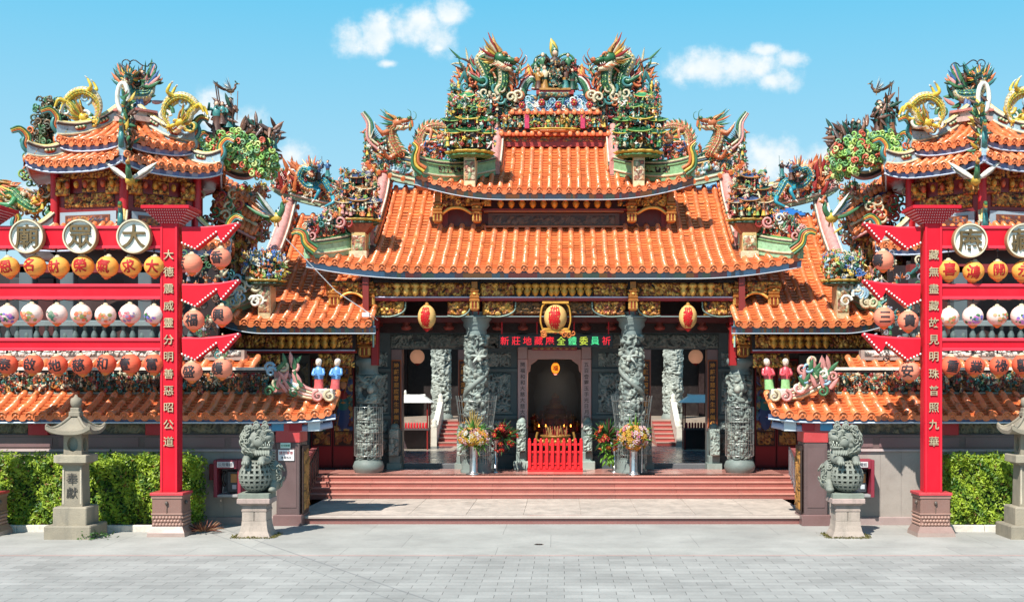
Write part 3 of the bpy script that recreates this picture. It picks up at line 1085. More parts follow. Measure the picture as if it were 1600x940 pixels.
def eave_board(S, u0, u1, back, name, parent, mirror=False, seed=0, blue=0.0):
    """painted fascia under the eave, light strip on its lower edge, red soffit running back"""
    mb = MB(seed)
    p = eave_path(S, u0, u1, 121)
    a = p + (0, .10, -.12); b = p + (0, .15, -.29)
    G = np.stack([a, b])
    pal = [s(90, 116, 130), s(120, 84, 92), s(96, 104, 112), s(150, 76, 72), s(92, 116, 104), s(130, 100, 84), s(84, 110, 134), s(160, 110, 70)]
    cols = []
    cur = pal[0]
    for i in range(120):
        if mb.rng.random() < .5: cur = pal[mb.rng.integers(len(pal))]
        au = abs(p[i, 0])
        cols.append(s(104, 150, 186) if au > blue > 0 and mb.rng.random() < .85 else cur)
    grid(mb, G, np.array(cols), False, flip=True)
    tube(mb, p + (0, .10, -.315), .022, s(170, 180, 190), 5)
    tube(mb, p + (0, .08, -.10), .025, s(60, 90, 120), 5)
    q = p.copy(); q[:, 1] = back; q[:, 2] = np.minimum(p[:, 2], p[:, 2].min() + .25) - .1
    grid(mb, np.stack([b, q]), s(120, 24, 22), False, flip=True)
    return mb.build(name, M_PAINT, parent, mirror)


def us_between(a, b, step):
    k = max(2, int(round((b - a) / step)))
    return a + (b - a) * (np.arange(k) + .5) / k


# main roof -----------------------------------------------------
mb = MB(11)
tile_roof(mb, S_main, us_between(-8.12, 8.12, .385), r=.098,
          v0=lambda u: 0.0 if abs(u) < 6.35 else 1 - .30 * (8.14 - abs(u)) / 1.79, seed=1)
main_roof = mb.build('main_roof', M_TILE, temple)
eave_board(S_main, -8.12, 8.12, 9.1, 'eave_board', main_roof, seed=3, blue=5.6)
mb = MB(12)                                           # rear slope, gables and walls that close the hall
g = np.linspace(0, 1, 8)
for sx in (-1, 1):
    prism(mb, [(8.6, 5.9), (20, 5.9), (20, 7.7), (14.5, 11.1), (11.5, 9.0), (8.6, 7.55)], 0, .2, s(120, 40, 34), axes=((0, 1, 0), (0, 0, 1), (1, 0, 0)), origin=(sx * 6.2 - .1, 0, 0))
mb.add([(-6.6, 14.5, 11.2), (6.6, 14.5, 11.2), (6.6, 20.3, 7.6), (-6.6, 20.3, 7.6)], [(0, 1, 2, 3)], s(190, 90, 46))
mb.add([(-6.6, 14.4, 11.1), (6.6, 14.4, 11.1), (6.6, 20.3, 7.45), (-6.6, 20.3, 7.45)], [(3, 2, 1, 0)], BROWN)
mb.build('rear_roof_slope', M_PAINT, main_roof)


def ridge_wall(mb, path, h, th, col, trims=(WHITE, s(40, 60, 70), s(120, 160, 120)), side=None, top=GREEN):
    """ridge: a wall rising from a 3D path with trim ribs along its top; h scalar or array"""
    path = np.asarray(path, float)
    h = np.broadcast_to(np.asarray(h, float), (len(path),))
    d = np.gradient(path, axis=0); d[:, 2] = 0
    sd_ = nrm(np.stack([-d[:, 1], d[:, 0], 0 * d[:, 0]], 1)) if side is None else np.tile(np.asarray(side, float), (len(path), 1))
    up = np.stack([0 * h, 0 * h, h], 1)
    a, b = path - sd_ * th / 2 - (0, 0, .15), path + sd_ * th / 2 - (0, 0, .15)
    grid(mb, np.stack([a, a + up + (0, 0, .15), b + up + (0, 0, .15), b]), col, False)
    for e in (0, -1):
        V = [a[e], a[e] + up[e] + (0, 0, .15), b[e] + up[e] + (0, 0, .15), b[e]]
        mb.add(V, [(0, 1, 2, 3), (3, 2, 1, 0)][:1] if e else [(3, 2, 1, 0)], col)
    for sg in (-1, 1):
        o = sd_ * sg * (th / 2 + .01)
        for k, c in enumerate(trims):
            tube(mb, path + o + up * (1 - .11 * k - .03), .035, c, 6)
        tube(mb, path + o + up * .05, .045, trims[0], 6)
    tube(mb, path + up, th * .42, top, 8, (0, 0, 1) if False else None)


# descending ridges of the main roof with the palace clusters at their feet
def desc_ridge(S, x, t0, t1, h, mirror, parent, seed, w=.46):
    mb = MB(seed)
    t = np.linspace(t1, t0, 16)
    p = S(np.full(16, x), 1 - t)
    hh = h * (1 + .5 * np.clip((t - .8) / .2, 0, 1))
    ridge_wall(mb, p, hh, w, s(196, 132, 124), trims=(s(214, 206, 186), s(70, 90, 90), s(130, 166, 140)), top=s(206, 146, 138))
    # inner face lined with tile ends
    for q, k in zip(p, hh):
        ell(mb, q + (w / 2 + .05, 0, k * .35), (.06, .12, .12), TILE)
    return mb.build('descending_ridge', M_GLAZE, parent, mirror)


def corner_ridge(S, xa, ta, xb, h0, h1, mirror, parent, seed, panelc=s(150, 190, 150)):
    """low curved ridge that runs from the descending ridge out to the upturned corner: pale green panel, dark cut-out, glazed swoosh"""
    mb = MB(seed)
    n = 18
    k = np.linspace(0, 1, n)
    x = xa + (xb - xa) * k
    p = S(x, 1 - ta * (1 - k) ** 1.0) + (0, -.04, .1)
    h = h0 + (h1 - h0) * (1 - k) ** 0 * (k ** 2)
    ridge_wall(mb, p, h, .2, panelc, trims=(CREAM, s(60, 70, 60), s(120, 160, 110)), top=s(90, 140, 80))
    f = path_f(p[4:13] + (0, -.14, .14))
    relief(mb, f, f.length, h0 * .48, .02, 1.0, .13, ('fig', 'blob', 'leaf'), JUM, BLACK, seed, 2.6, .03)
    f2 = path_f(p[4:13] + (0, -.135, .12))
    return mb, p, h


for mir in (False, True):
    sd_ = 40 + 7 * mir
    desc_ridge(S_main, -6.4, .33, 1.0, .50, mir, main_roof, sd_)
    mb, p, h = corner_ridge(S_main, -6.35, .30, -8.1, .52, .42, mir, main_roof, sd_ + 1)
    e = p[-1]
    swoosh(mb, [e + (.35, -.1, .1), e + (.06, -.16, .34), e + (-.02, -.2, .62), e + (-.22, -.22, .72), e + (-.42, -.22, .66)], .26, .06, [GREEN, YELLOW, ORANGE, GREEN])
    mb.build('corner_ridge', M_GLAZE, main_roof, mir)
    # jumble of figures and volutes sitting on the corner ridge
    mb = MB(sd_ + 2)
    pa, pb = p[0], p[-1]
    jumble(mb, lambda r: (lambda k: pa + (pb - pa) * k + (0, r.uniform(-.15, .7), .55 + r.uniform(0, 1.35) * (1 - .75 * k) + .08 * k))(r.random() ** .9), 420, .22,
           [GREEN, DGREEN, PINK, WHITE, CREAM, YELLOW, TEAL, BLUE, RED, ORANGE, BROWN, PINK], (4, 4, 2, 2))
    for k in range(9):
        q = pa + (pb - pa) * (.12 + .78 * k / 8)
        curl(mb, q + (0, -.2, .75 + .1 * (k % 2)), .2, .05, (PINK, WHITE, GREEN, RED)[k % 4], 1.5, k, (-1) ** k)
    mb.build('ridge_figurines', M_GLAZE, main_roof, mir)
    # palace cluster on its block
    mb = MB(sd_ + 3)
    c = S_main(-6.55, 1 - .27) + (0, -.45, .0)
    bbox(mb, c[0] - .24, c[0] + .24, c[1] - .25, c[1] + .5, c[2] - .35, c[2] + .75, s(196, 168, 110))
    frustum(mb, c[0], c[1], c[2] + .45, c[2] + .8, .22, .22, .5, .4, s(120, 60, 40))
    bbox(mb, c[0] - .3, c[0] + .3, c[1] - .35, c[1] + .2, c[2] - .4, c[2] - .12, CREAM)
    relief(mb, flat_f((c[0] - .22, c[1] - .26, c[2] - .1)), .44, .5, .018, .6, .13, ('fig', 'leaf', 'spiral'), [s(176, 130, 90), s(150, 90, 70), CREAM, s(120, 140, 100)], s(110, 66, 48), sd_, 2.5)
    platter(mb, c + (0, 0, .95), 1.5, 1.0, .10, (s(176, 146, 66), DGREEN), 15)
    c2 = c + (0, 0, 1.02)
    for k in range(26):
        figure(mb, c2 + (mb.rng.uniform(-.62, .62), mb.rng.uniform(-.5, .2), mb.rng.uniform(0, .1)), mb.rng.uniform(.3, .42), mb.rng.uniform(-.6, .6))
    for k, (dx, dz, w) in enumerate(((-.45, .28, .52), (.05, .34, .6), (.5, .28, .5), (-.36, .72, .54), (.26, .74, .56), (-.05, 1.12, .6), (.32, 1.2, .36))):
        minipagoda(mb, c2 + (dx, -.2 + .06 * (k // 3), dz), w, 1, .36, (s(150, 110, 70), s(70, 90, 130), s(96, 92, 110), DGREEN)[k % 4], s(60, 46, 40), (CREAM, GOLD)[k % 2])
    frustum(mb, c2[0], c2[1] + .12, c2[2], c2[2] + 1.35, .56, .2, .3, .16, s(56, 46, 40))
    jumble(mb, lambda r: (lambda z: c2 + (r.uniform(-.75, .75) * (1.05 - .3 * z), r.uniform(-.5, -.05), .05 + 1.5 * z))(r.random()), 240, .16, JUM + [GOLD, CREAM], (4, 2, 4, 3))
    mb.build('palace_ornament', M_GLAZE, main_roof, mir)
    # ridge of the main roof, swept up at its outer end
    mb = MB(sd_ + 4)
    path = cr([(-2.2, 14.3, 11.3), (-4.0, 14.3, 11.25), (-5.4, 14.3, 11.45), (-6.6, 14.2, 11.75), (-6.95, 14.2, 12.05)], 24)
    ridge_wall(mb, path, .85, .34, s(150, 176, 150), trims=(CREAM, s(50, 70, 90), s(190, 160, 90)), top=s(120, 150, 120))
    for (i0, i1) in ((1, 8), (9, 15), (16, 21)):
        f = path_f(path[i1:i0:-1] + (0, -.19, .16))
        relief(mb, f, f.length, .5, .022, 1.0, .18, ('fig', 'leaf', 'spiral', 'blob'), [GREEN, WHITE, LBLUE, GOLD, RED, TEAL], BLACK, sd_ + i0, 2.6, .04)
    for k in range(12):                                   # course of small tile ends under the ridge
        q = cr(path, 12)[k] + (0, -.3, .02)
        tube(mb, [q, q + (0, -.22, -.09)], .08, TILE, 8)
    swoosh(mb, [path[-1] + (.5, -.2, .6), path[-1] + (.1, -.25, .95), path[-1] + (.05, -.25, 1.5), path[-1] + (-.2, -.25, 1.9)], .3, .07, [PINK, CREAM, GREEN])
    q = np.array((-4.45, 13.95, 11.7))
    swoosh(mb, [q + (.1, 0, -.3), q, q + (-.02, 0, .4), q + (-.2, 0, .7), q + (-.45, 0, .66)], .24, .07, [GREEN, TEAL, ORANGE])
    mb.build('roof_ridge', M_GLAZE, main_roof, mir)

# upper roof ----------------------------------------------------
mb = MB(21)
tile_roof(mb, S_up, us_between(-4.84, 4.84, .35), r=.09,
          v0=lambda u: 0.0 if abs(u) < 2.15 else 1 - .46 * (4.86 - abs(u)) / 2.71, seed=2)
upper_roof = mb.build('upper_roof', M_TILE, temple)
eave_board(S_up, -4.84, 4.84, 11.8, 'eave_board', upper_roof, seed=5)
mb = MB(22)
for sx in (-1, 1):
    prism(mb, [(11.9, 9.0), (18.5, 8.6), (18.5, 10.6), (15.0, 12.7), (11.9, 10.9)], 0, .2, s(130, 36, 32), axes=((0, 1, 0), (0, 0, 1), (1, 0, 0)), origin=(sx * 3.9 - .1, 0, 0))
mb.add([(-2.6, 15.0, 13.0), (2.6, 15.0, 13.0), (4.6, 19, 10.8), (-4.6, 19, 10.8)], [(0, 1, 2, 3)], s(190, 90, 46))
mb.build('rear_roof_slope', M_PAINT, upper_roof)

WOODG = [s(206, 150, 62), s(160, 98, 40), s(226, 178, 92), s(120, 70, 38), s(184, 120, 44), s(140, 66, 44)]
DARKW = s(26, 12, 10)


def lotus_post(mb, x, y, z0, z1, w=.2):
    """gilded hanging bracket post ending in a square carved lantern-shaped foot with a fringe of bars"""
    pr = [(.35, 0), (.9, .03), (1.0, .08), (.92, .10), (.92, .30), (1.25, .33), (1.25, .38), (1.0, .41), (1.15, .45), (1.15, .50), (.8, .53), (.8, .62), (1.05, .66), (1.05, .71), (.7, .75), (.7, z1 - z0)]
    lathe(mb, [(r_ * w, min(z_, z1 - z0)) for r_, z_ in pr], (x, y, z0), WOODG[1], 4, smooth=False, rot=PI / 4)
    for sg, ax in ((-1, 0), (1, 0), (0, -1)):
        for k in range(5):
            o = -.5 + .25 * k
            c = (x + sg * w * .72 + (o * w * 1.1 if ax else 0), y + (ax * w * .72 if ax else o * w * 1.1), z0 + .08)
            tube(mb, [c, (c[0], c[1], z0 + .32)], w * .085, (WOODG[2], s(150, 50, 36))[k % 2], 5)
        ell(mb, (x + sg * w * .6, y + ax * w * .6, z0 + .57), (w * .35, w * .3, .05), WOODG[2])


# bracket storey between the two roofs
mb = MB(23)
box(mb, -3.85, 3.85, 11.95, 14.5, 8.7, 10.75, s(92, 22, 20))
box(mb, -2.35, 2.3, 11.72, 11.94, 9.42, 9.9, s(86, 52, 34))
relief(mb, flat_f((-2.2, 11.715, 9.5)), 4.35, .32, .025, .7, .16, ('leaf', 'spiral', 'blob'), [s(96, 76, 62), s(80, 62, 52)], s(60, 40, 30), 5, 2.4)
for zz in (9.4, 9.93):
    box(mb, -2.5, 2.45, 11.66, 11.94, zz, zz + .06, s(160, 92, 50))
box(mb, -3.2, 3.2, 11.7, 11.94, 10.0, 10.06, s(150, 40, 34))
under = upper_roof
bracket = mb.build('bracket_storey', M_WOOD, temple)
mb = MB(24)
for x in np.linspace(-1.9, 1.9, 11):                 # row of gilded brackets hanging under the upper eave
    lathe(mb, [(.02, 0), (.09, .06), (.13, .18), (.07, .28), (.16, .36), (.17, .42), (.09, .5)], (x, 11.6, 10.06), WOODG[0], 8)
    obox(mb, (x, 11.55, 10.62), (.06, 0, 0), (0, .3, 0), (0, 0, .05), s(176, 40, 30))
    ell(mb, (x, 11.42, 10.38), (.07, .06, .1), s(190, 60, 40))
for sx in (-1, 1):
    relief(mb, flat_f((sx * 2.68 - .45, 11.45, 10.12)), .9, .55, .018, 1.5, .115, pal=WOODG, bg=DARKW, seed=6 + sx, dens=2.8)
    relief(mb, flat_f((sx * 3.55 - .42, 11.4, 10.1)), .84, .5, .018, 1.5, .115, pal=WOODG, bg=DARKW, seed=16 + sx, dens=2.8)
    for x in (2.72, 4.1):
        lotus_post(mb, sx * x, 11.35, 9.5, 10.6, .2)
    q = cr([(sx * 2.9, 11.4, 9.85), (sx * 3.2, 11.38, 10.02), (sx * 3.45, 11.38, 10.06), (sx * 3.7, 11.38, 10.02), (sx * 3.95, 11.4, 9.85)], 14)
    tube(mb, q, .06, WOODG[2], 6)
mb.build('gilded_bracket', M_GOLD, bracket)

for mir in (False, True):                              # palace clusters at the feet of the upper roof's ridges
    sd_ = 60 + 9 * mir
    desc_ridge(S_up, -2.2, .45, 1.0, .45, mir, upper_roof, sd_)
    mb, p, h = corner_ridge(S_up, -2.2, .45, -4.8, .5, .55, mir, upper_roof, sd_ + 1, s(128, 168, 120))
    e = p[-1]
    swoosh(mb, [e + (.3, -.1, 0), e + (.05, -.15, .2), e + (.02, -.2, .5), e + (.1, -.22, .8), e + (-.05, -.22, .98)], .26, .075, [GREEN, YELLOW, ORANGE])
    for k in range(7):
        q = p[3 + k] + (0, -.05, .62)
        curl(mb, q, .16, .05, (BLUE, WHITE, TEAL, GREEN)[k % 4], 1.4, k, 1)
    mb.build('corner_ridge', M_GLAZE, upper_roof, mir)
    mb = MB(sd_ + 2)
    c = np.array((-2.95, 11.15, 11.0))
    bbox(mb, c[0] - .2, c[0] + .2, c[1] - .2, c[1] + 1.2, c[2] - .4, c[2] + .9, s(200, 190, 150))
    relief(mb, flat_f((c[0] - .18, c[1] - .21, c[2] - .05)), .36, .7, .018, .6, .13, ('fig', 'leaf', 'spiral'), [s(176, 130, 90), s(150, 90, 70), CREAM, s(120, 140, 100)], s(110, 66, 48), sd_, 2.5)
    platter(mb, c + (0, 0, .95), 1.7, 1.2, .12, (s(190, 160, 66), s(60, 110, 60)), 15)
    c2 = c + (0, 0, 1.05)
    GP = [GREEN, DGREEN, GREEN, LGREEN, s(36, 110, 60), TEAL, YELLOW, CREAM, GOLD, RED, ORANGE, WHITE]
    for k in range(26):
        figure(mb, c2 + (mb.rng.uniform(-.75, .75), mb.rng.uniform(-.6, .2), mb.rng.uniform(0, .12)), mb.rng.uniform(.28, .4), mb.rng.uniform(-.6, .6), GP)
    for k, (dx, dz, w) in enumerate(((-.58, .3, .62), (.02, .36, .74), (.6, .3, .6), (-.62, .74, .6), (-.05, .8, .7), (.55, .74, .62), (-.4, 1.18, .66), (.3, 1.22, .68), (-.1, 1.6, .5))):
        minipagoda(mb, c2 + (dx, -.22 + .06 * (k // 3), dz), w, 1, .36, (GREEN, s(30, 100, 60), s(60, 140, 84))[k % 3], s(60, 44, 36), (YELLOW, LGREEN)[k % 2])
    frustum(mb, c2[0], c2[1] + .15, c2[2], c2[2] + 1.55, .72, .25, .4, .2, s(24, 50, 34))
    jumble(mb, lambda r: (lambda z: c2 + (r.uniform(-.9, .9) * (1.05 - .3 * z), r.uniform(-.62, -.1), .05 + 1.7 * z))(r.random()), 300, .16, GP, (4, 2, 4, 2))
    mb.build('palace_ornament', M_GLAZE, upper_roof, mir)

# crest of the upper roof ---------------------------------------
DC = 47.6
mb = MB(80)
yR = 15.0
bx = lambda a, b, c, d, col, y0=14.75, y1=15.25: box(mb, X(a, DC) - .0, X(b, DC), y0, y1, Z(d, DC), Z(c, DC), col)
ax_ = X(867, DC)
w1 = 2.05
box(mb, -2.2, 2.2, 14.6, 15.4, 12.8, 13.35, s(150, 44, 36))
relief(mb, flat_f((-2.1, 14.59, 12.98)), 4.2, .2, .02, 1.2, .1, ('leaf', 'spiral', 'blob'), [ORANGE, GREEN, GOLD, RED], s(120, 30, 26), 77, 2.6, .01)                       # red band under the lower tile course
box(mb, -2.0, 2.0, 14.62, 15.38, 13.3, 13.95, s(70, 44, 30))                      # figure frieze body
box(mb, -1.6, 1.6, 14.72, 15.28, 13.9, 14.5, s(206, 200, 190))                    # wave band body
for zc, hw, n in ((13.24, 2.15, 15), (14.04, 1.75, 12)):
    for k in range(n):
        x = -hw + 2 * hw * (k + .5) / n
        tube(mb, [(x, 14.62, zc + .12), (x, 14.34, zc)], .085, TILE, 8)
        ell(mb, (x, 14.33, zc), (.095, .03, .095), s(226, 130, 80))
    box(mb, -hw, hw, 14.45, 15.3, zc - .06, zc + .06, s(190, 84, 42))
relief(mb, flat_f((-1.95, 14.6, 13.46)), 3.9, .5, .02, 1.1, .2, ('fig', 'fig', 'leaf'), [GOLD, GREEN, DGREEN, BROWN, YELLOW, TEAL, RED, CREAM], BLACK, 31, 3)
for k in range(22):
    figure(mb, (-1.85 + 3.7 * k / 21, 14.45, 13.5), mb.rng.uniform(.32, .46), mb.rng.uniform(-.7, .7), [GOLD, GREEN, BROWN, YELLOW, TEAL, RED, DGREEN])
jumble(mb, lambda r: np.array((r.uniform(-1.9, 1.9), 14.42 + r.uniform(-.06, .1), r.uniform(13.48, 13.92))), 170, .15, [GOLD, GREEN, BROWN, YELLOW, LGREEN, CREAM, DGREEN, ORANGE], (3, 3, 4, 1))
for sx in (-1, 1):
    bbox(mb, sx * 1.05 - .09, sx * 1.05 + .09, 14.35, 14.6, 13.44, 13.98, MAGENTA)
platter(mb, (0, 14.45, 13.43), 1.9, .5, .08, (YELLOW, ORANGE))
for k in range(90):                                                                 # waves and flowers
    x = mb.rng.uniform(-1.55, 1.55); z = 14.2 + mb.rng.uniform(0, .35)
    curl(mb, (x, 14.6, z), .12, .04, (LBLUE, WHITE, BLUE, TEAL, LBLUE)[k % 5], 1.3, mb.rng.uniform(0, 6), (-1) ** k)
for k in range(5):
    x = (-1.25, -.5, .12, .72, 1.3)[k]
    for j in range(6):
        ell(mb, (x + .08 * math.cos(j * 1.05), 14.52, 14.36 + .08 * math.sin(j * 1.05) + .09 * (k % 2)), (.06, .05, .06), s(160, 44, 48))
    ell(mb, (x, 14.46, 14.36 + .09 * (k % 2)), .04, YELLOW)
arc = cr([(-1.5, 15, 14.72), (-.8, 15, 14.56), (0, 15, 14.5), (.8, 15, 14.56), (1.5, 15, 14.72)], 20)
for k, (c, o) in enumerate(((WHITE, 0), (BLACK, .07), (GOLD, .14), (CREAM, .2))):
    tube(mb, arc + (0, -.05, o), .05, c, 6)
ends = cr([(-1.5, 15, 14.0), (-2.6, 14.95, 13.95), (-3.4, 14.9, 14.15), (-3.9, 14.9, 14.5)], 16)
for m_ in (1, -1):
    e2 = ends * (m_, 1, 1)
    ridge_wall(mb, e2, .35, .4, s(60, 90, 70), top=DGREEN)
    jumble(mb, lambda r: e2[r.integers(16)] + (0, r.uniform(-.45, .2), r.uniform(-.6, .75)), 300, .22, [ORANGE, RED, TEAL, BLUE, GREEN, LGREEN, GOLD, ORANGE, CREAM, PINK], (4, 3, 3, 1))
crest = mb.build('roof_crest', M_GLAZE, upper_roof)

for mir in (False, True):                              # S-scrolls with a flame
    mb = MB(84)
    q = lambda px, py, dy=0: np.array((X(px, DC) - .0, 14.8 + dy, Z(py, DC)))
    swoosh(mb, [q(813, 166), q(815, 150), q(821, 134), q(830, 126), q(838, 130), q(837, 139), q(831, 139)], .3, .075, [RED, WHITE, GREEN, GREEN, DGREEN], n=34)
    for k in range(5):
        blade(mb, q(825 + k * 1.2, 124), (-.25 + .1 * k, 0, 1), .55 - .05 * abs(k - 2), .08, (ORANGE, s(226, 140, 90), YELLOW)[k % 3], bend=(.15 - .1 * k, 0, 0))
    mb.build('scroll_ornament', M_GLAZE, upper_roof, mir)
    # big dragon looking inward
    mb = MB(85)
    q = lambda px, py, dy=0: np.array((X(px, DC), 14.75 + dy, Z(py, DC)))
    dragon(mb, [q(730, 122, .3), q(735, 150, .2), q(752, 160, .1), q(766, 140), q(760, 115), q(752, 98), q(764, 92), q(776, 104), q(786, 128), q(779, 150, -.1), q(788, 136, -.25), q(786, 112, -.3), q(777, 100, -.35)],
           .25, s(30, 92, 56), CREAM, s(176, 100, 60), head=1.15, n=120, legs=(.3, .62), face=(.86, -.25, -.3), mane=[YELLOW, GOLD, CREAM, RED])
    for k in range(14):
        blade(mb, q(758 + 1.8 * k, 100 - 1.4 * (6 - abs(k - 6))), (-.35 + .05 * k, 0, 1), .5, .04, (CREAM, GOLD, s(150, 90, 60))[k % 3], bend=(-.1, 0, .1))
    for k in range(36):                                  # spray of thin horns and flames behind the coils
        blade(mb, q(mb.rng.uniform(718, 760), mb.rng.uniform(96, 150), mb.rng.uniform(0, .4)), (mb.rng.uniform(-1, .2), 0, mb.rng.uniform(.1, 1)), mb.rng.uniform(.35, .7), .045, (ORANGE, BROWN, GREEN, CREAM, RED)[k % 5], bend=mb.rng.normal(size=3) * .3)
    for k in range(24):
        blade(mb, q(mb.rng.uniform(790, 815), mb.rng.uniform(118, 160), mb.rng.uniform(-.2, .2)), (mb.rng.uniform(-.3, 1), 0, mb.rng.uniform(.1, 1)), mb.rng.uniform(.3, .55), .045, (ORANGE, RED, PINK, GREEN)[k % 4], bend=mb.rng.normal(size=3) * .3)
    for k in range(80):
        blade(mb, q(mb.rng.uniform(722, 812), mb.rng.uniform(112, 176), mb.rng.uniform(-.1, .4)), mb.rng.normal(size=3) + (0, -.2, .6), .5, .07, (ORANGE, RED, GREEN, BROWN, TEAL)[k % 5], bend=mb.rng.normal(size=3) * .3)
    for k in range(44):
        curl(mb, q(mb.rng.uniform(722, 812), mb.rng.uniform(138, 182), mb.rng.uniform(-.4, 0)), .22, .065, (RED, DGREEN, TEAL, CREAM, ORANGE)[k % 5], 1.3, mb.rng.uniform(0, 6), (-1) ** k)
    tube(mb, [q(722, 100, .1), q(730, 128, 0)], .02, BROWN, 4)
    for k in range(7):                                   # slim stacked pagoda at the outer end
        ell(mb, q(723 - 1.0 * k, 165 - 5.2 * k), (.14 - .016 * k, .14 - .016 * k, .1), YELLOW)
    box(mb, q(722, 0)[0], q(770, 0)[0], 14.75, 15.2, Z(205, DC), Z(166, DC), s(40, 44, 36))
    jumble(mb, lambda r: q(r.uniform(712, 770), r.uniform(158, 205), r.uniform(-.5, .2)), 190, .22, [WHITE, RED, GREEN, TEAL, BROWN, GOLD, MAGENTA, CREAM], (5, 2, 2, 1))
    mb.build('roof_dragon', M_GLAZE, upper_roof, mir)

mb = MB(88)                                              # seated deity group under a flame
q = lambda px, py, dy=0: np.array((X(px, DC) - X(867, DC), 14.8 + dy, Z(py, DC)))
box(mb, q(838, 0)[0], q(896, 0)[0], 14.55, 15.1, Z(152, DC), Z(146, DC), RED)
box(mb, q(843, 0)[0], q(891, 0)[0], 14.5, 15.1, Z(146, DC), Z(143, DC), GOLD)
relief(mb, flat_f((q(842, 0)[0], 14.53, Z(156, DC))), 1.15, .16, .02, 1, .1, ('blob', 'ring'), [TEAL, GREEN, GOLD], BLACK, 9)
GP = [GREEN, DGREEN, CREAM, TEAL, GOLD, BROWN]
for k, (px, py, hh) in enumerate(((841, 144, .8), (851, 144, .9), (883, 144, .9), (894, 144, .8), (848, 122, .85), (887, 122, .85), (838, 126, .75), (898, 128, .75), (858, 143, .7), (876, 143, .7))):
    figure(mb, q(px, py, -.15 + .03 * k), hh, mb.rng.uniform(-.3, .3), GP, prop=False)
figure(mb, q(867, 140, -.1), 1.4, 0, [DGREEN, GOLD, s(60, 40, 30)], prop=False)
box(mb, q(842, 0)[0], q(892, 0)[0], 14.85, 15.05, Z(143, DC), Z(104, DC), s(30, 44, 36))
jumble(mb, lambda r: q(r.uniform(856, 878), r.uniform(100, 140), -.34), 60, .12, [DGREEN, GOLD, CREAM, GREEN, BROWN, TEAL], (1, 4, 4, 2))
for px, py, rr in ((847, 101, .3), (884, 100, .32), (897, 118, .22), (840, 116, .26)):
    a = np.linspace(0, 2 * PI, 24)
    tube(mb, q(px, py, .1) + rr * np.stack([np.cos(a), 0 * a, np.sin(a)], 1), .045, (GREEN, WHITE, TEAL, DGREEN)[int(px) % 4], 6, (0, 1, 0))
jumble(mb, lambda r: q(r.uniform(836, 900), r.uniform(98, 142), r.uniform(-.1, .2)), 170, .2, GP + [WHITE, BLACK, RED], (3, 3, 3, 1))
blade(mb, q(867, 92), (-.12, 0, 1), .72, .17, YELLOW, bend=(-.1, 0, 0), flat=.4)
blade(mb, q(867, 92, -.05), (-.1, 0, 1), .5, .12, GREEN, bend=(-.1, 0, 0), flat=.5)
ell(mb, q(866.5, 82, -.1), (.05, .04, .07), WHITE)
mb.build('deity_group', M_GLAZE, upper_roof)

# dragon pairs and beasts on the main ridge ----------------------
DM = 46.6
for mir in (False, True):
    q = lambda px, py, dy=0: np.array((X(px, DM), 14.15 + dy, Z(py, DM)))
    mb = MB(90)
    dragon(mb, [q(600, 240), q(604, 222), q(613, 232), q(622, 240, -.1), q(612, 222, -.15), q(610, 204, -.15), q(618, 196, -.15)],
           .2, s(190, 110, 70), CREAM, GREEN, head=1.1, n=60, face=(.9, -.3, .12), legs=(.5, .8), mane=[GREEN, TEAL, ORANGE])
    for k in range(3): blade(mb, q(640 + 2 * k, 204 - 3 * k), (.1 - .1 * k, 0, 1), .4, .06, (YELLOW, GREEN, ORANGE)[k])
    jumble(mb, lambda r: q(r.uniform(590, 660), r.uniform(226, 256), r.uniform(-.2, .2)), 70, .22, [BLUE, TEAL, WHITE, ORANGE, GREEN, PINK], (1, 4, 3, 1))
    mb.build('roof_beast', M_GLAZE, main_roof, mir)
    mb = MB(91)
    dragon(mb, [q(716, 208, .1), q(700, 200), q(684, 196), q(668, 200), q(658, 214), q(660, 230), q(672, 238), q(684, 240), q(690, 228, -.15), q(688, 218, -.2)],
           .17, s(206, 130, 96), CREAM, GREEN, head=1.1, n=70, face=(.55, -.7, .1), legs=(.35, .6))
    jumble(mb, lambda r: q(r.uniform(664, 706), r.uniform(226, 268), r.uniform(-.35, .1)), 90, .22, [BLUE, RED, ORANGE, GREEN, PINK, BROWN], (2, 3, 4, 1))
    mb.build('roof_dragon', M_GLAZE, main_roof, mir)
    mb = MB(92)
    phoenix(mb, q(580, 222, -.1), .62, PI + .3, GREEN, YELLOW, ORANGE)
    jumble(mb, lambda r: q(r.uniform(570, 605), r.uniform(222, 275), r.uniform(-.3, .1)), 110, .22, [GREEN, YELLOW, ORANGE, TEAL, WHITE, RED], (2, 3, 4, 1))
    jumble(mb, lambda r: q(r.uniform(566, 582), r.uniform(255, 300), r.uniform(-.3, .1)), 22, .28, [PINK, BROWN, GREEN, CREAM], (3, 1, 2, 0))
    mb.build('roof_phoenix', M_GLAZE, main_roof, mir)

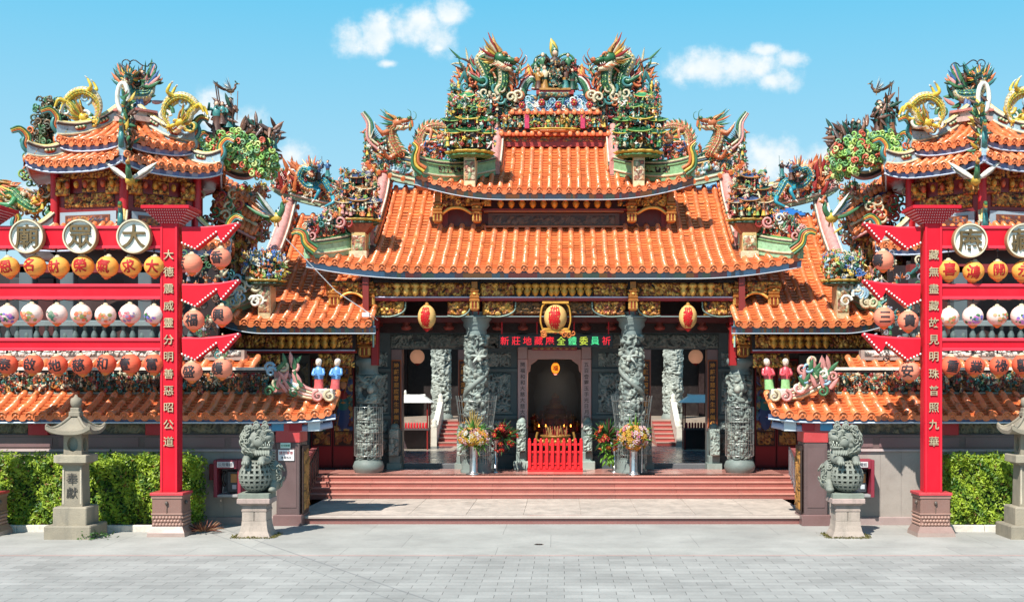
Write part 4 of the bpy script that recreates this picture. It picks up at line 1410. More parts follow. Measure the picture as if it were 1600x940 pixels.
# side roofs ----------------------------------------------------
for mir in (False, True):
    sd_ = 120 + 20 * mir
    mb = MB(sd_)
    def v0s(u):
        if u < -9.95: return 1 - .26 * (10.95 + u) / 1.0
        if u > -6.25: return .80
        return 0.0
    tile_roof(mb, S_side, us_between(-10.9, -5.72, .385), r=.098, v0=v0s, seed=sd_)
    side_roof = mb.build('side_roof', M_TILE, temple, mir)
    eave_board(S_side, -10.9, -5.72, 8.6, 'eave_board', side_roof, mir, seed=sd_ + 1)
    desc_ridge(S_side, -9.95, .24, 1.0, .55, mir, side_roof, sd_ + 2)
    mb, p, h = corner_ridge(S_side, -9.9, .24, -10.85, .5, .4, mir, side_roof, sd_ + 3)
    e = p[-1]
    swoosh(mb, [e + (.3, -.1, .1), e + (.05, -.16, .34), e + (-.02, -.2, .7), e + (-.25, -.22, .85)], .26, .06, [GREEN, YELLOW, ORANGE, TEAL])
    mb.build('corner_ridge', M_GLAZE, side_roof, mir)
    mb = MB(sd_ + 4)
    c = P(415, 455, 40.6)
    bbox(mb, c[0] - .2, c[0] + .2, c[1] - .2, c[1] + .6, c[2] - .9, c[2] + .3, s(186, 170, 130))
    relief(mb, flat_f((c[0] - .18, c[1] - .21, c[2] - .7)), .36, .95, .018, .6, .13, ('fig', 'leaf', 'spiral'), [s(176, 130, 90), s(150, 90, 70), CREAM, s(120, 140, 100)], s(110, 66, 48), sd_, 2.5)
    platter(mb, c + (0, 0, .35), 1.35, .95, .1, (s(176, 146, 66), DGREEN), 15)
    box(mb, c[0] - .5, c[0] + .5, c[1] - .05, c[1] + .2, c[2] + .3, c[2] + 1.1, s(40, 50, 44))
    jumble(mb, lambda r: c + (r.uniform(-.65, .65), r.uniform(-.4, .1), r.uniform(.4, 1.25)), 260, .18, [s(70, 110, 170), WHITE, GREEN, YELLOW, LBLUE, CREAM, ORANGE, ORANGE, LGREEN], (4, 3, 3, 3))
    for k in range(4): minipagoda(mb, c + (-.4 + .27 * k, .1, .5 + .12 * (k % 2)), .36, 1, .36, (DGREEN, BLUE, s(120, 80, 50))[k % 3])
    for k in range(14):
        curl(mb, c + (mb.rng.uniform(-1.2, -.2), -.2, mb.rng.uniform(-.3, .3)), .2, .06, (WHITE, CREAM, LBLUE)[k % 3], 1.4, k, (-1) ** k)
    mb.build('palace_ornament', M_GLAZE, side_roof, mir)
    # ridge of the side roof and its blue dragon
    mb = MB(sd_ + 5)
    path = cr([(-6.3, 14.3, 10.6), (-7.6, 14.3, 10.5), (-8.9, 14.3, 10.65), (-10.2, 14.2, 11.0), (-10.6, 14.2, 11.25)], 22)
    ridge_wall(mb, path, .75, .34, s(150, 170, 140), top=s(200, 180, 120))
    f = path_f(path[20:1:-1] + (0, -.19, .12))
    relief(mb, f, f.length, .5, .022, 1.0, .2, ('fig', 'leaf', 'blob'), JUM, BLACK, sd_, 2.6)
    jumble(mb, lambda r: path[r.integers(2, 20)] + (0, r.uniform(-.5, -.1), r.uniform(.1, .9)), 190, .21, [PINK, WHITE, GREEN, TEAL, ORANGE, RED, CREAM], (3, 4, 2, 2))
    mb.build('roof_ridge', M_GLAZE, side_roof, mir)
    q = lambda px, py, dy=0: np.array((X(px, 46.4), 14.0 + dy, Z(py, 46.4)))
    mb = MB(sd_ + 6)
    dragon(mb, [q(560, 296), q(546, 298), q(534, 304), q(520, 306), q(512, 294), q(504, 284), q(492, 292), q(478, 290), q(468, 276, -.1), q(476, 264, -.2), q(488, 268, -.25)],
           .2, s(40, 140, 160), s(226, 170, 130), s(90, 80, 60), head=1.0, n=80, face=(.3, -.9, -.1), legs=(.3, .6), mane=[ORANGE, RED, CREAM])
    for k in range(26):
        blade(mb, q(mb.rng.uniform(440, 476), mb.rng.uniform(262, 305), mb.rng.uniform(-.2, .2)), (mb.rng.uniform(-1, .2), -.2, mb.rng.uniform(0, 1)), .5, .08, (ORANGE, RED, s(206, 120, 80))[k % 3], bend=(0, 0, .3))
    figure(mb, q(498, 282, -.2), .7, .3, [TEAL, BROWN, BLUE]); figure(mb, q(512, 276, -.1), .6, -.3, [TEAL, BROWN, BLUE])
    mb.build('roof_dragon', M_GLAZE, side_roof, mir)
# ------------------------------------------------------------------ facade under the eaves
FY = 9.0
for mir in (False, True):
    sd_ = 200 + 30 * mir
    # upper carved frieze right under the eave, left half
    mb = MB(sd_)
    box(mb, -6.4, 0, FY + .02, FY + .5, 6.70, 7.42, DARKW)
    relief(mb, flat_f((-6.4, FY, 6.78)), 3.65, .46, .018, 1.5, .115, pal=WOODG, bg=DARKW, seed=sd_, dens=3.2)
    relief(mb, flat_f((-2.45, FY, 6.78)), 1.15, .46, .018, 1.5, .115, pal=WOODG, bg=DARKW, seed=sd_ + 1, dens=3.2)
    for x in np.linspace(-1.15, -.08, 5):
        lathe(mb, [(.02, 0), (.08, .05), (.13, .17), (.07, .25), (.15, .32), (.16, .38), (.07, .44)], (x, FY - .12, 6.78), WOODG[0], 8)
        ell(mb, (x + .11, FY - .05, 7.05), (.05, .05, .09), WOODG[2])
    for x in np.linspace(-5.2, -4.3, 4):
        lathe(mb, [(.02, 0), (.08, .05), (.13, .17), (.07, .25), (.15, .32), (.16, .38), (.07, .44)], (x, FY - .14, 6.78), WOODG[2], 8)
    # spandrels of the second tier
    for (x0, w) in ((-6.05, 1.05), (-3.55, .72), (-2.38, 1.05)):
        relief(mb, flat_f((x0, FY + .14, 6.16)), w, .48, .018, 1.5, .115, pal=WOODG, bg=DARKW, seed=sd_ + int(x0 * 10), dens=3.2)
        e = cr([(x0, FY + .1, 6.14), (x0 + w * .6, FY + .08, 6.12), (x0 + w, FY + .08, 6.3), (x0 + w + .06, FY + .08, 6.6)], 14)
        tube(mb, e, .03, s(120, 140, 130), 5)
    relief(mb, flat_f((-1.33, FY + .16, 6.2)), 1.33, .42, .02, 1.0, .15, pal=[s(120, 80, 36), s(90, 60, 36)], bg=DARKW, seed=sd_ + 4, dens=3)
    lotus_post(mb, -2.62, FY - .22, 6.28, 7.25, .19)
    for x in (-7.28, -6.12):
        lotus_post(mb, x, FY - .05, 6.42, 7.25, .22)
    relief(mb, flat_f((-7.55, FY - .12, 6.86)), 1.55, .42, .018, 1.5, .115, pal=WOODG, bg=DARKW, seed=sd_ + 5, dens=3.2)
    box(mb, -7.55, -6.0, FY - .1, FY + .3, 6.84, 7.3, DARKW)
    q = cr([(-7.1, FY - .15, 6.72), (-6.9, FY - .15, 6.86), (-6.7, FY - .16, 6.9), (-6.5, FY - .15, 6.86), (-6.3, FY - .15, 6.72)], 12)
    tube(mb, q, .05, WOODG[2], 6)
    mb.build('gilded_frieze', M_GOLD, temple, mir)
    # red beams with their pale light strips
    mb = MB(sd_ + 6)
    box(mb, -6.35, 0, FY - .04, FY + .4, 6.64, 6.745, s(150, 22, 30))
    tube(mb, [(-6.3, FY - .08, 6.755), (0, FY - .08, 6.755)], .028, s(190, 190, 214), 5)
    tube(mb, [(-6.2, FY + .1, 6.12), (0, FY + .1, 6.12)], .02, s(120, 140, 140), 5)
    bbox(mb, -6.13, -5.89, FY + .3, FY + .65, 4.5, 6.9, s(150, 24, 28))
    bbox(mb, -2.75, -2.5, FY + .35, FY + .6, 6.1, 6.7, s(150, 24, 28))
    tube(mb, [(-6.02, FY + .1, 5.1), (-6.02, FY + .1, 6.1)], .035, s(150, 190, 180), 6)
    mb.build('red_beam', M_PAINT, temple, mir)
    # dark ceiling, beams and lamps behind
    mb = MB(sd_ + 7)
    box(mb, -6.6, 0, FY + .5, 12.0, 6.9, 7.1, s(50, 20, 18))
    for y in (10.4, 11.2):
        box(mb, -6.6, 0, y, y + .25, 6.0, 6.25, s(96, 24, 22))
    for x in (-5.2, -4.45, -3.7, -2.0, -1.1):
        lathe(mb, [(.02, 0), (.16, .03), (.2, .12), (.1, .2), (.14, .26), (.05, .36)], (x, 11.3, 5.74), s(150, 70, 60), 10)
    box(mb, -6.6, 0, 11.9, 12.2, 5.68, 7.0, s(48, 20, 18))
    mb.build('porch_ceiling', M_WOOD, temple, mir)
    # inner column: coiling dragon carved in stone, flared capital
    mb = MB(sd_ + 8)
    cx, cy = -2.63, 9.75
    relief(mb, cyl_f(cx, cy, 1.35, .325, -PI * 1.25), .325 * PI * 2, 4.2, .022, 1.7, .18, ('spiral', 'leaf', 'fig', 'ring', 'blob', 'leaf'), [s(116, 128, 122), s(138, 146, 136), s(94, 108, 104)], s(16, 24, 26), sd_ + 9, 2.6, 0)  # recess shade and highlights are put into the dark and pale relief colours
    zz = np.linspace(0, 1, 70)
    an = -2.4 + zz * 2 * PI * 1.8
    tube(mb, np.stack([cx + .37 * np.cos(an), cy + .37 * np.sin(an), 1.7 + 3.5 * zz], 1), .05 + .045 * np.sin(zz * PI), s(112, 122, 116), 8)
    ell(mb, (cx + .12, cy - .40, 4.75), (.12, .13, .14), s(150, 156, 146)); ell(mb, (cx + .14, cy - .5, 4.68), (.08, .09, .07), s(150, 156, 146))
    for k in range(6): blade(mb, (cx + .1, cy - .45, 4.8), (math.cos(k), -.4, math.sin(k)), .3, .05, s(160, 168, 160))
    column = mb.build('dragon_column', M_STONE, temple, mir)
    mb = MB(sd_ + 9)
    lathe(mb, [(.34, 0), (.36, .12), (.34, .2), (.45, .34), (.43, .46), (.51, .55), (.51, .66), (.41, .7), (.41, .8)], (cx, cy, 5.5), s(108, 124, 122), 24)
    mb.build('capital', M_STONE, column, mir)
    mb = MB(sd_ + 10)
    lathe(mb, [(.54, 0), (.54, .08), (.48, .14), (.52, .3), (.43, .42), (.36, .5)], (cx, cy, PLAT), s(98, 112, 108), 24)
    mb.build('column_base', M_STONE, column, mir)
    # wire guard round the column, flared at its top
    mb = MB(sd_ + 11)
    zs = np.linspace(1.15, 3.35, 8)
    rad = lambda z: .50 + .18 * np.clip((z - 2.0) / 1.35, 0, 1)
    WIRE = s(196, 200, 196)
    for k in range(30):
        a = k * 2 * PI / 30
        tube(mb, [(cx + rad(z) * math.cos(a), cy + rad(z) * math.sin(a), z) for z in zs] + [(cx + .7 * math.cos(a), cy + .7 * math.sin(a), 3.48)], .0065, WIRE, 4)
    a = np.linspace(0, 2 * PI, 33)
    for z in (1.15, 1.5, 1.95, 2.4, 2.85, 3.3):
        tube(mb, np.stack([cx + rad(z) * np.cos(a), cy + rad(z) * np.sin(a), 0 * a + z], 1), .010, WIRE, 4, (0, 0, 1))
    mb.build('wire_guard', M_STEEL, column, mir)
    # outer column: tiers of carved scenes
    mb = MB(sd_ + 12)
    cx, cy = -6.28, 9.75
    for k, (z0, hh) in enumerate(((1.3, .62), (1.95, .62), (2.6, .62), (3.25, .95))):
        relief(mb, cyl_f(cx, cy, z0, .32, -PI * 1.25), .32 * PI * 2, hh, .022, 1.6, .19 if k < 3 else .24, ('fig', 'spiral', 'leaf', 'ring'), [s(116, 128, 122), s(138, 146, 136), s(94, 108, 104)], s(16, 24, 26), sd_ + 14 + k, 2.6, .03)  # near-black ground and pale motifs carry painted recess shade and highlights
        lathe(mb, [(.32, -.04), (.385, -.02), (.385, .02), (.32, .04)], (cx, cy, z0), s(140, 150, 144), 24)
    ell(mb, (cx + .12, cy - .38, 3.7), (.13, .13, .15), s(150, 156, 146))
    colo = mb.build('dragon_column', M_STONE, temple, mir)
    mb = MB(sd_ + 18)
    lathe(mb, [(.32, 0), (.36, .06), (.32, .1), (.32, .26), (.43, .36), (.45, .48), (.40, .56)], (cx, cy, 4.18), s(108, 124, 122), 24)
    mb.build('capital', M_STONE, colo, mir)
    mb = MB(sd_ + 19)
    lathe(mb, [(.44, 0), (.50, .1), (.53, .22), (.47, .38), (.34, .46)], (cx, cy, PLAT), s(98, 112, 108), 24)
    mb.build('column_base', M_STONE, colo, mir)
    mb = MB(sd_ + 20)
    for k in range(30):
        a = k * 2 * PI / 30
        tube(mb, [(cx + .3 * math.cos(a), cy + .3 * math.sin(a), 1.36), (cx + .48 * math.cos(a), cy + .48 * math.sin(a), 1.46), (cx + .48 * math.cos(a), cy + .48 * math.sin(a), 3.1)], .0065, WIRE, 4)
    a = np.linspace(0, 2 * PI, 33)
    for z in (1.46, 1.85, 2.25, 2.7, 3.1):
        tube(mb, np.stack([cx + .48 * np.cos(a), cy + .48 * np.sin(a), 0 * a + z], 1), .010, WIRE, 4, (0, 0, 1))
    mb.build('wire_guard', M_STEEL, colo, mir)
    mb = MB(sd_ + 21)                                   # gilded cap with red post above the outer column
    bbox(mb, cx - .2, cx + .2, cy - .2, cy + .2, 4.7, 6.7, s(140, 24, 26))
    lotus_post(mb, cx - .05, cy - .42, 4.76, 5.75, .24)
    relief(mb, flat_f((cx - .42, cy - .62, 5.2)), .75, .42, .018, 1.5, .115, pal=WOODG, bg=DARKW, seed=sd_ + 22, dens=3)
    mb.build('bracket_post', M_GOLD, temple, mir)

    # carved stone front wall ----------------------------------
    WY = 12.0
    SC = s(54, 72, 76)
    mb = MB(sd_ + 24)
    for (x0, x1) in ((-6.75, -5.82), (-3.05, -1.32)):
        box(mb, x0, x1, WY, WY + .3, PLAT, 5.7, SC)
        bbox(mb, x0, x1, WY - .12, WY, PLAT, 1.35, s(46, 64, 68))
        bbox(mb, x0, x1, WY - .1, WY, 1.95, 2.1, s(64, 84, 86))
        bbox(mb, x0, x1, WY - .1, WY, 2.62, 2.76, s(64, 84, 86))
        bbox(mb, x0, x1, WY - .1, WY, 4.3, 4.42, s(64, 84, 86))
        w = x1 - x0
        for (z0, hh, sz) in ((1.42, .48, .2), (2.14, .42, .2), (2.85, 1.4, .3), (4.48, .5, .2)):
            relief(mb, flat_f((x0 + w * .14, WY - .01, z0)), w * .72, hh, .02, 1.6, sz * .7, ('spiral', 'fig', 'leaf', 'ring'), [s(140, 150, 144), s(108, 124, 122)], s(20, 26, 28), sd_ + int(z0 * 10), 2.8)  # wall carving: shade of the hollows painted in as the dark ground colour
        box(mb, x0 + w * .1, x1 - w * .1, WY - .05, WY - .004, 2.8, 2.86, s(96, 112, 112))
    # lintel over the side doorway
    box(mb, -6.75, -2.95, WY - .02, WY + .3, 5.1, 5.7, SC)
    relief(mb, flat_f((-5.85, WY - .04, 5.14)), 2.85, .5, .022, 1.1, .22, ('spiral', 'leaf', 'fig'), [s(112, 120, 112), s(96, 106, 100)], s(36, 42, 42), sd_ + 31, 2.8)
    box(mb, -2.95, 0, WY + .02, WY + .3, 5.1, 5.7, SC)
    relief(mb, flat_f((-2.9, WY - .0, 5.14)), 1.3, .5, .022, 1.0, .2, ('spiral', 'leaf'), [s(100, 110, 104)], s(36, 42, 42), sd_ + 32, 2.8)
    mb.build('carved_wall', M_STONE, temple, mir)

    # side doorway: jamb stones, couplet boards, drum stones
    root = None
    mb = MB(sd_ + 34)
    JC = s(122, 92, 92)
    for (x0, x1) in ((-5.82, -5.42), (-3.44, -3.04)):
        bbox(mb, x0, x1, WY - .08, WY + .45, 2.2, 5.1, JC)
        bbox(mb, x0, x1, WY - .06, WY + .45, PLAT, 2.2, s(58, 72, 76))
    bbox(mb, -5.42, -3.44, WY + .02, WY + .4, PLAT, PLAT + .14, s(84, 84, 88))
    frame = mb.build('door_frame', M_GRAN, temple, mir)
    for xm, txt in ((-5.62, '地藏慈悲度眾生南無佛'), (-3.24, '大願宏深照九華光明地')):
        mb = MB(3)
        xm_ = -xm if mir else xm
        bbox(mb, xm_ - .17, xm_ + .17, WY - .13, WY - .085, 2.28, 4.72, s(196, 96, 40), .01)
        box(mb, xm_ - .145, xm_ + .145, WY - .142, WY - .128, 2.32, 4.68, s(54, 26, 20))
        for k, ch in enumerate(txt):
            write(mb, ch, (xm_, WY - .142, 4.52 - k * .23), .19, s(206, 140, 56), .012, .02)
        mb.build('couplet_board', M_WOOD, frame)
    for xm in (-5.62, -3.24):
        mb = MB(sd_ + int(xm * 10) + 90)
        box(mb, xm - .26, xm + .26, WY - .75, WY - .1, PLAT, PLAT + .2, s(120, 136, 130))
        bbox(mb, xm - .2, xm + .2, WY - .66, WY - .12, PLAT + .2, PLAT + .46, s(110, 126, 122))
        a = np.linspace(0, 2 * PI, 28)
        tube(mb, [(xm - .17, WY - .4, 1.86), (xm - .15, WY - .4, 1.86), (xm + .15, WY - .4, 1.86), (xm + .17, WY - .4, 1.86)], (.40, .46, .46, .40), s(104, 122, 118), 28, (0, 0, 1))
        relief(mb, flat_f((xm - .17, WY - .86, 1.35)), .34, .95, .02, 1.2, .16, ('spiral', 'leaf', 'fig'), [s(140, 152, 144)], s(80, 96, 94), sd_ + 9, 2.6)
        ell(mb, (xm, WY - .5, 2.34), (.16, .2, .14), s(130, 146, 140))
        mb.build('drum_stone', M_STONE, temple, mir)

    # outer bay: painted double door with guardian figures -------
    mb = MB(sd_ + 40)
    box(mb, -11.2, -6.75, WY + .06, WY + .3, PLAT, 6.4, s(44, 34, 34))
    for (x0, x1) in ((-9.6, -8.72), (-7.08, -6.76)):
        bbox(mb, x0, x1, WY - .08, WY + .06, PLAT, 4.9, s(62, 78, 80))
        relief(mb, flat_f((x0 + .05, WY - .09, 1.4)), x1 - x0 - .1, 3.2, .026, 1.0, .26, ('spiral', 'leaf', 'fig'), [s(84, 98, 98), s(100, 96, 70)], s(40, 48, 50), sd_ + 41, 2.4)
    box(mb, -11.2, -6.4, 8.6, WY, 5.55, 5.7, s(60, 24, 20))
    mb.build('side_bay_wall', M_STONE, temple, mir)
    for k, x0 in enumerate((-8.68, -7.9)):
        mb = MB(sd_ + 42 + k)
        bbox(mb, x0, x0 + .76, WY - .03, WY + .05, PLAT + .02, 4.75, s(120, 20, 26), .01)
        box(mb, x0 + .04, x0 + .72, WY - .036, WY - .03, PLAT + .1, 1.62, s(150, 26, 32))
        box(mb, x0 + .04, x0 + .72, WY - .038, WY - .03, 1.66, 4.68, s(56, 22, 18))
        cxm = x0 + .38
        f = flat_f((x0 + .05, WY - .04, 2.2))
        # painted guardian: robe, belly plate, sleeves, face, halo
        obj_ = [(s(40, 70, 120), .26, .55, 2.75), (s(40, 110, 110), .22, .5, 3.0), (s(190, 130, 60), .17, .3, 3.1), (s(150, 40, 40), .16, .2, 3.45)]
        for c, rx, rz_, zc in obj_: ell(mb, (cxm, WY - .05, zc), (rx, .05, rz_), c)
        ell(mb, (cxm, WY - .07, 3.84), (.13, .06, .16), s(206, 150, 110))
        ell(mb, (cxm, WY - .07, 4.02), (.17, .06, .09), s(190, 140, 50))
        tube(mb, [(cxm - .28, WY - .07, 2.2), (cxm + .25, WY - .07, 4.4)], .02, GOLD, 5)
        relief(mb, f, .66, 2.3, .022, .5, .17, ('leaf', 'spiral', 'blob'), [s(60, 90, 140), s(170, 120, 60), s(110, 50, 40), s(60, 120, 110), s(190, 160, 90)], s(70, 40, 30), sd_ + 45 + k, 2.0)
        relief(mb, flat_f((x0 + .08, WY - .04, 1.7)), .6, .46, .02, .8, .16, ('fig', 'spiral', 'ring'), [s(180, 130, 60), s(140, 80, 40)], s(50, 24, 18), sd_ + 55 + k, 2.4)
        relief(mb, flat_f((x0 + .08, WY - .04, 4.2)), .6, .44, .02, .8, .16, ('fig', 'leaf', 'ring'), [s(180, 130, 60), s(140, 80, 40)], s(50, 24, 18), sd_ + 65 + k, 2.4)
        mb.build('painted_door', M_PAINT, temple, mir)
    # gilded frieze and arch under the side eave
    mb = MB(sd_ + 70)
    box(mb, -11.0, -6.5, 8.42, 8.8, 4.98, 5.62, DARKW)
    relief(mb, flat_f((-10.9, 8.4, 5.06)), 4.3, .44, .018, 1.5, .115, pal=WOODG, bg=DARKW, seed=sd_ + 71, dens=3.2)
    for x in np.linspace(-8.9, -7.2, 7):
        lathe(mb, [(.02, 0), (.08, .05), (.13, .17), (.07, .25), (.15, .32), (.16, .38), (.07, .44)], (x, 8.28, 5.04), WOODG[0], 8)
    for (x0, w) in ((-10.2, 1.2), (-7.75, 1.2)):
        relief(mb, flat_f((x0, 8.55, 4.42)), w, .46, .018, 1.5, .115, pal=WOODG, bg=DARKW, seed=sd_ + int(x0), dens=3.2)
    box(mb, -11.0, -6.5, 8.38, 8.75, 4.9, 4.97, s(150, 24, 30))
    tube(mb, [(-11, 8.34, 4.98), (-6.5, 8.34, 4.98)], .025, s(190, 190, 214), 5)
    mb.build('gilded_frieze', M_GOLD, temple, mir)

# central doorway ------------------------------------------------
WY = 12.0
mb = MB(300)
PG = s(188, 146, 142)
for sx in (-1, 1):
    xa, xb = sorted((sx * .96, sx * 1.31))
    bbox(mb, xa, xb, WY - .12, WY + .5, 2.3, 4.75, PG)
    bbox(mb, xa - .0, xb + .0, WY - .14, WY + .5, 4.755, 5.6, s(170, 132, 128))
    bbox(mb, xa, xb, WY - .1, WY + .5, PLAT, 2.3, s(110, 120, 116))
bbox(mb, -.96, .96, WY - .05, WY + .4, 4.75, 5.1, s(176, 130, 122))
for sx in (-1, 1):
    prism(mb, [(0, 0), (0, -.5), (.08, -.42), (.1, -.2), (.3, -.06), (.34, 0)], 0, .3, s(170, 120, 108), axes=((-sx, 0, 0), (0, 0, 1), (0, 1, 0)), origin=(sx * .955, WY, 4.747))
box(mb, -.8, .8, WY - .16, WY - .06, 5.05, 5.22, s(150, 30, 34))
for k in range(7):
    ell(mb, (-.66 + .22 * k, WY - .17, 5.13), (.08, .02, .05), GOLD)
bbox(mb, -.96, .96, WY + .05, WY + .4, PLAT, PLAT + .12, s(84, 84, 88))
door_c = mb.build('door_frame', M_GRAN, temple)
for sx, txt in ((-1, '開福和和大慈大悲大願大'), (1, '五百會靈玉手光日月同')):
    mb = MB(5)
    for k, ch in enumerate(txt):
        write(mb, ch, (sx * 1.135, WY - .121, 4.55 - k * .21), .18, s(84, 62, 60), .008, .01)
    mb.build('couplet', M_WOOD, door_c)
    mb = MB(301)
    xm = sx * 1.16
    bbox(mb, xm - .27, xm + .27, WY - .85, WY - .1, PLAT, PLAT + .28, s(146, 160, 152))
    bbox(mb, xm - .18, xm + .18, WY - .7, WY - .12, PLAT + .28, PLAT + .6, s(130, 146, 140))
    tube(mb, [(xm - .16, WY - .45, 1.98), (xm - .14, WY - .45, 1.98), (xm + .14, WY - .45, 1.98), (xm + .16, WY - .45, 1.98)], (.38, .44, .44, .38), s(120, 136, 130), 28, (0, 0, 1))
    relief(mb, flat_f((xm - .16, WY - .89, 1.5)), .32, 1.0, .02, 1.3, .16, ('spiral', 'fig', 'leaf'), [s(156, 168, 158)], s(90, 106, 102), 37, 2.6)
    ell(mb, (xm, WY - .55, 2.5), (.17, .22, .2), s(140, 156, 148))
    mb.build('drum_stone', M_STONE, temple)

# interior: side partitions, dark altar screen, courtyard walls
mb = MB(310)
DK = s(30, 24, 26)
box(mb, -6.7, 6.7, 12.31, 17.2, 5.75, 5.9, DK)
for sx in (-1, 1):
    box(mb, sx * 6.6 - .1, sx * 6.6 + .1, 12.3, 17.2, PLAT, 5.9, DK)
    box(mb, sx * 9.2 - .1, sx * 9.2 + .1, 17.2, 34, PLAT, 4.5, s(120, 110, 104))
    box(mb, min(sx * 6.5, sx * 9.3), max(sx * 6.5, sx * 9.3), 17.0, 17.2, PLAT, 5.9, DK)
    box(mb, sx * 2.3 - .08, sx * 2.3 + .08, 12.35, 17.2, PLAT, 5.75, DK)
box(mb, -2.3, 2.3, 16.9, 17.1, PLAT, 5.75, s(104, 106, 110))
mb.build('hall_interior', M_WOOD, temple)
mb = MB(311)                                               # altar inside the central door
bbox(mb, -1.5, 1.5, 15.2, 16.4, PLAT, 2.0, s(90, 24, 22))
for k in range(5):
    box(mb, -1.1 + .16 * k, 1.1 - .16 * k, 15.9 + .12 * k, 16.6, 2.0 + .2 * k, 2.2 + .2 * k, s(110, 50, 30))
for k in range(26):
    figure(mb, (mb.rng.uniform(-1.0, 1.0), 15.6 + .3 * mb.rng.random(), 2.0 + mb.rng.uniform(0, .3)), .4, 0, [GOLD, RED, BROWN])
mb.build('altar', M_GOLD, temple)
mb = MB(313)
for k in range(6):                                        # tiered shrine on the altar
    lathe(mb, [(.62 - .1 * k, 0), (.66 - .1 * k, .05), (.5 - .1 * k if k < 5 else .02, .2)], (0, 16.2, 2.3 + .2 * k), (s(150, 40, 30), s(190, 120, 50))[k % 2], 14)
    for j in range(9):
        a = PI + PI * j / 8
        ell(mb, ((.62 - .1 * k) * math.cos(a), 16.2 + (.62 - .1 * k) * math.sin(a), 2.36 + .2 * k), .035, GOLD)
mb.build('altar_shrine', M_GOLD, temple)
for x in (-.62, -.36, .34, .6):
    mb = MB(312)
    tube(mb, [(x, 15.35, 2.0), (x, 15.35, 2.2)], .02, s(190, 40, 40), 6)
    cndl = mb.build('candle', M_WOOD, temple)
    mb = MB(312)
    blade(mb, (x, 15.35, 2.2), (0, 0, 1), .11, .025, s(255, 150, 60), flat=1)
    mb.build('flame', M_FLAME, cndl)
# ------------------------------------------------------------------ rear hall seen through the side doors
rear = thing('rear_hall', 'dim rear hall with carved columns seen through the open side doors', 'temple hall', (0, 31, 0))
mb = MB(400)
box(mb, -9, 9, 29.4, 42, PLAT - .1, 2.0, s(150, 136, 122))
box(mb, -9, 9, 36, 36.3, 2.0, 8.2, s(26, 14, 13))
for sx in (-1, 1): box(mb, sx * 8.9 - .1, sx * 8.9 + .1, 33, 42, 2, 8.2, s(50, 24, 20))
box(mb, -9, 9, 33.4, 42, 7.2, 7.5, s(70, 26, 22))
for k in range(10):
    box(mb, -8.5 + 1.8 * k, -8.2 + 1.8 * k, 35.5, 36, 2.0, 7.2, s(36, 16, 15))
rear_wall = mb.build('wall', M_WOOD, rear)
mb = MB(401)
tile_roof(mb, lambda u, v: np.stack([np.broadcast_to(u, np.broadcast(u, v).shape), 33.2 + 4.5 * (1 - v) + 0 * u, 7.6 + 2.6 * (1 - v) + 0 * u], -1), us_between(-9, 9, .6), r=.14, disc=True)
rr = mb.build('roof', M_TILE, rear)
for mir in (False, True):
    mb = MB(402 + mir)
    cx, cy = -5.93, 31.4
    relief(mb, cyl_f(cx, cy, 2.2, .40, -PI * 1.25), .8 * PI, 3.7, .03, 1.6, .24, ('spiral', 'leaf', 'ring', 'fig'), [s(160, 166, 156), s(140, 148, 140)], s(50, 60, 60), 404 + mir, 3.0, 0)
    lathe(mb, [(.6, 0), (.6, .1), (.5, .25)], (cx, cy, 2.0), STONE, 20)
    lathe(mb, [(.4, 0), (.52, .3), (.55, .5), (.4, .6), (.4, 1.4)], (cx, cy, 5.85), STONE, 20)
    mb.build('dragon_column', M_STONE, rear, mir)
    mb = MB(405)
    for k in range(6):
        z1 = PLAT + .187 * (k + 1)
        box(mb, -5.6, -4.7, 26.2 + .53 * k, 29.42, z1 - .187, z1 - .05, s(160, 52, 44))
        box(mb, -5.6, -4.7, 26.17 + .53 * k, 29.42, z1 - .048, z1, s(170, 130, 116))
    mb.build('stair', M_GRAN, rear, mir)
    mb = MB(406)
    prism(mb, [(26.0, PLAT), (29.4, PLAT), (29.4, 2.9), (29.0, 2.9), (26.4, 1.75), (26.0, 1.75)], 0, .26, s(206, 200, 186), axes=((0, 1, 0), (0, 0, 1), (1, 0, 0)), origin=(-5.88, 0, 0))
    lathe(mb, [(.16, 0), (.18, .1), (.1, .18), (.15, .3), (.02, .42)], (-5.75, 26.15, 1.75), s(206, 200, 186), 12)
    lathe(mb, [(.16, 0), (.18, .1), (.1, .18), (.15, .3), (.02, .42)], (-5.75, 29.2, 2.9), s(206, 200, 186), 12)
    mb.build('balustrade', M_GRAN, rear, mir)
    mb = MB(407)
    for x in (-7.0, -5.75):
        for y in (23.2, 24.2):
            tube(mb, [(x, y, PLAT), (x, y, 3.0)], .035, s(140, 40, 36), 6)
    box(mb, -7.05, -5.7, 23.15, 24.25, 1.75, 1.82, s(90, 80, 80))
    box(mb, -7.0, -5.75, 23.9, 24.2, PLAT, 1.75, s(70, 60, 64))
    frustum(mb, -6.38, 23.7, 2.98, 3.28, .82, .75, .42, .3, s(226, 222, 212))
    tube(mb, [(-6.85, 23.7, 3.30), (-6.6, 23.7, 3.28), (-6.15, 23.7, 3.28), (-5.9, 23.7, 3.30)], .05, s(226, 222, 212), 8)
    ell(mb, (-6.8, 23.7, 3.42), (.06, .06, .12), s(226, 222, 212))
    for k in range(9):
        lathe(mb, [(.05, 0), (.05, .22), (.02, .26)], (-6.9 + .13 * k, 23.6, 1.82), s(190, 30, 40), 8)
    o = mb.build('votive_shelter', M_PAINT, None, mir, origin=((6.38 if mir else -6.38), 23.7, PLAT))
    tag(o, 'small white roofed votive shelter in the courtyard behind the ' + ('right' if mir else 'left') + ' side doorway', 'shelter', 'votive shelters in the courtyard')

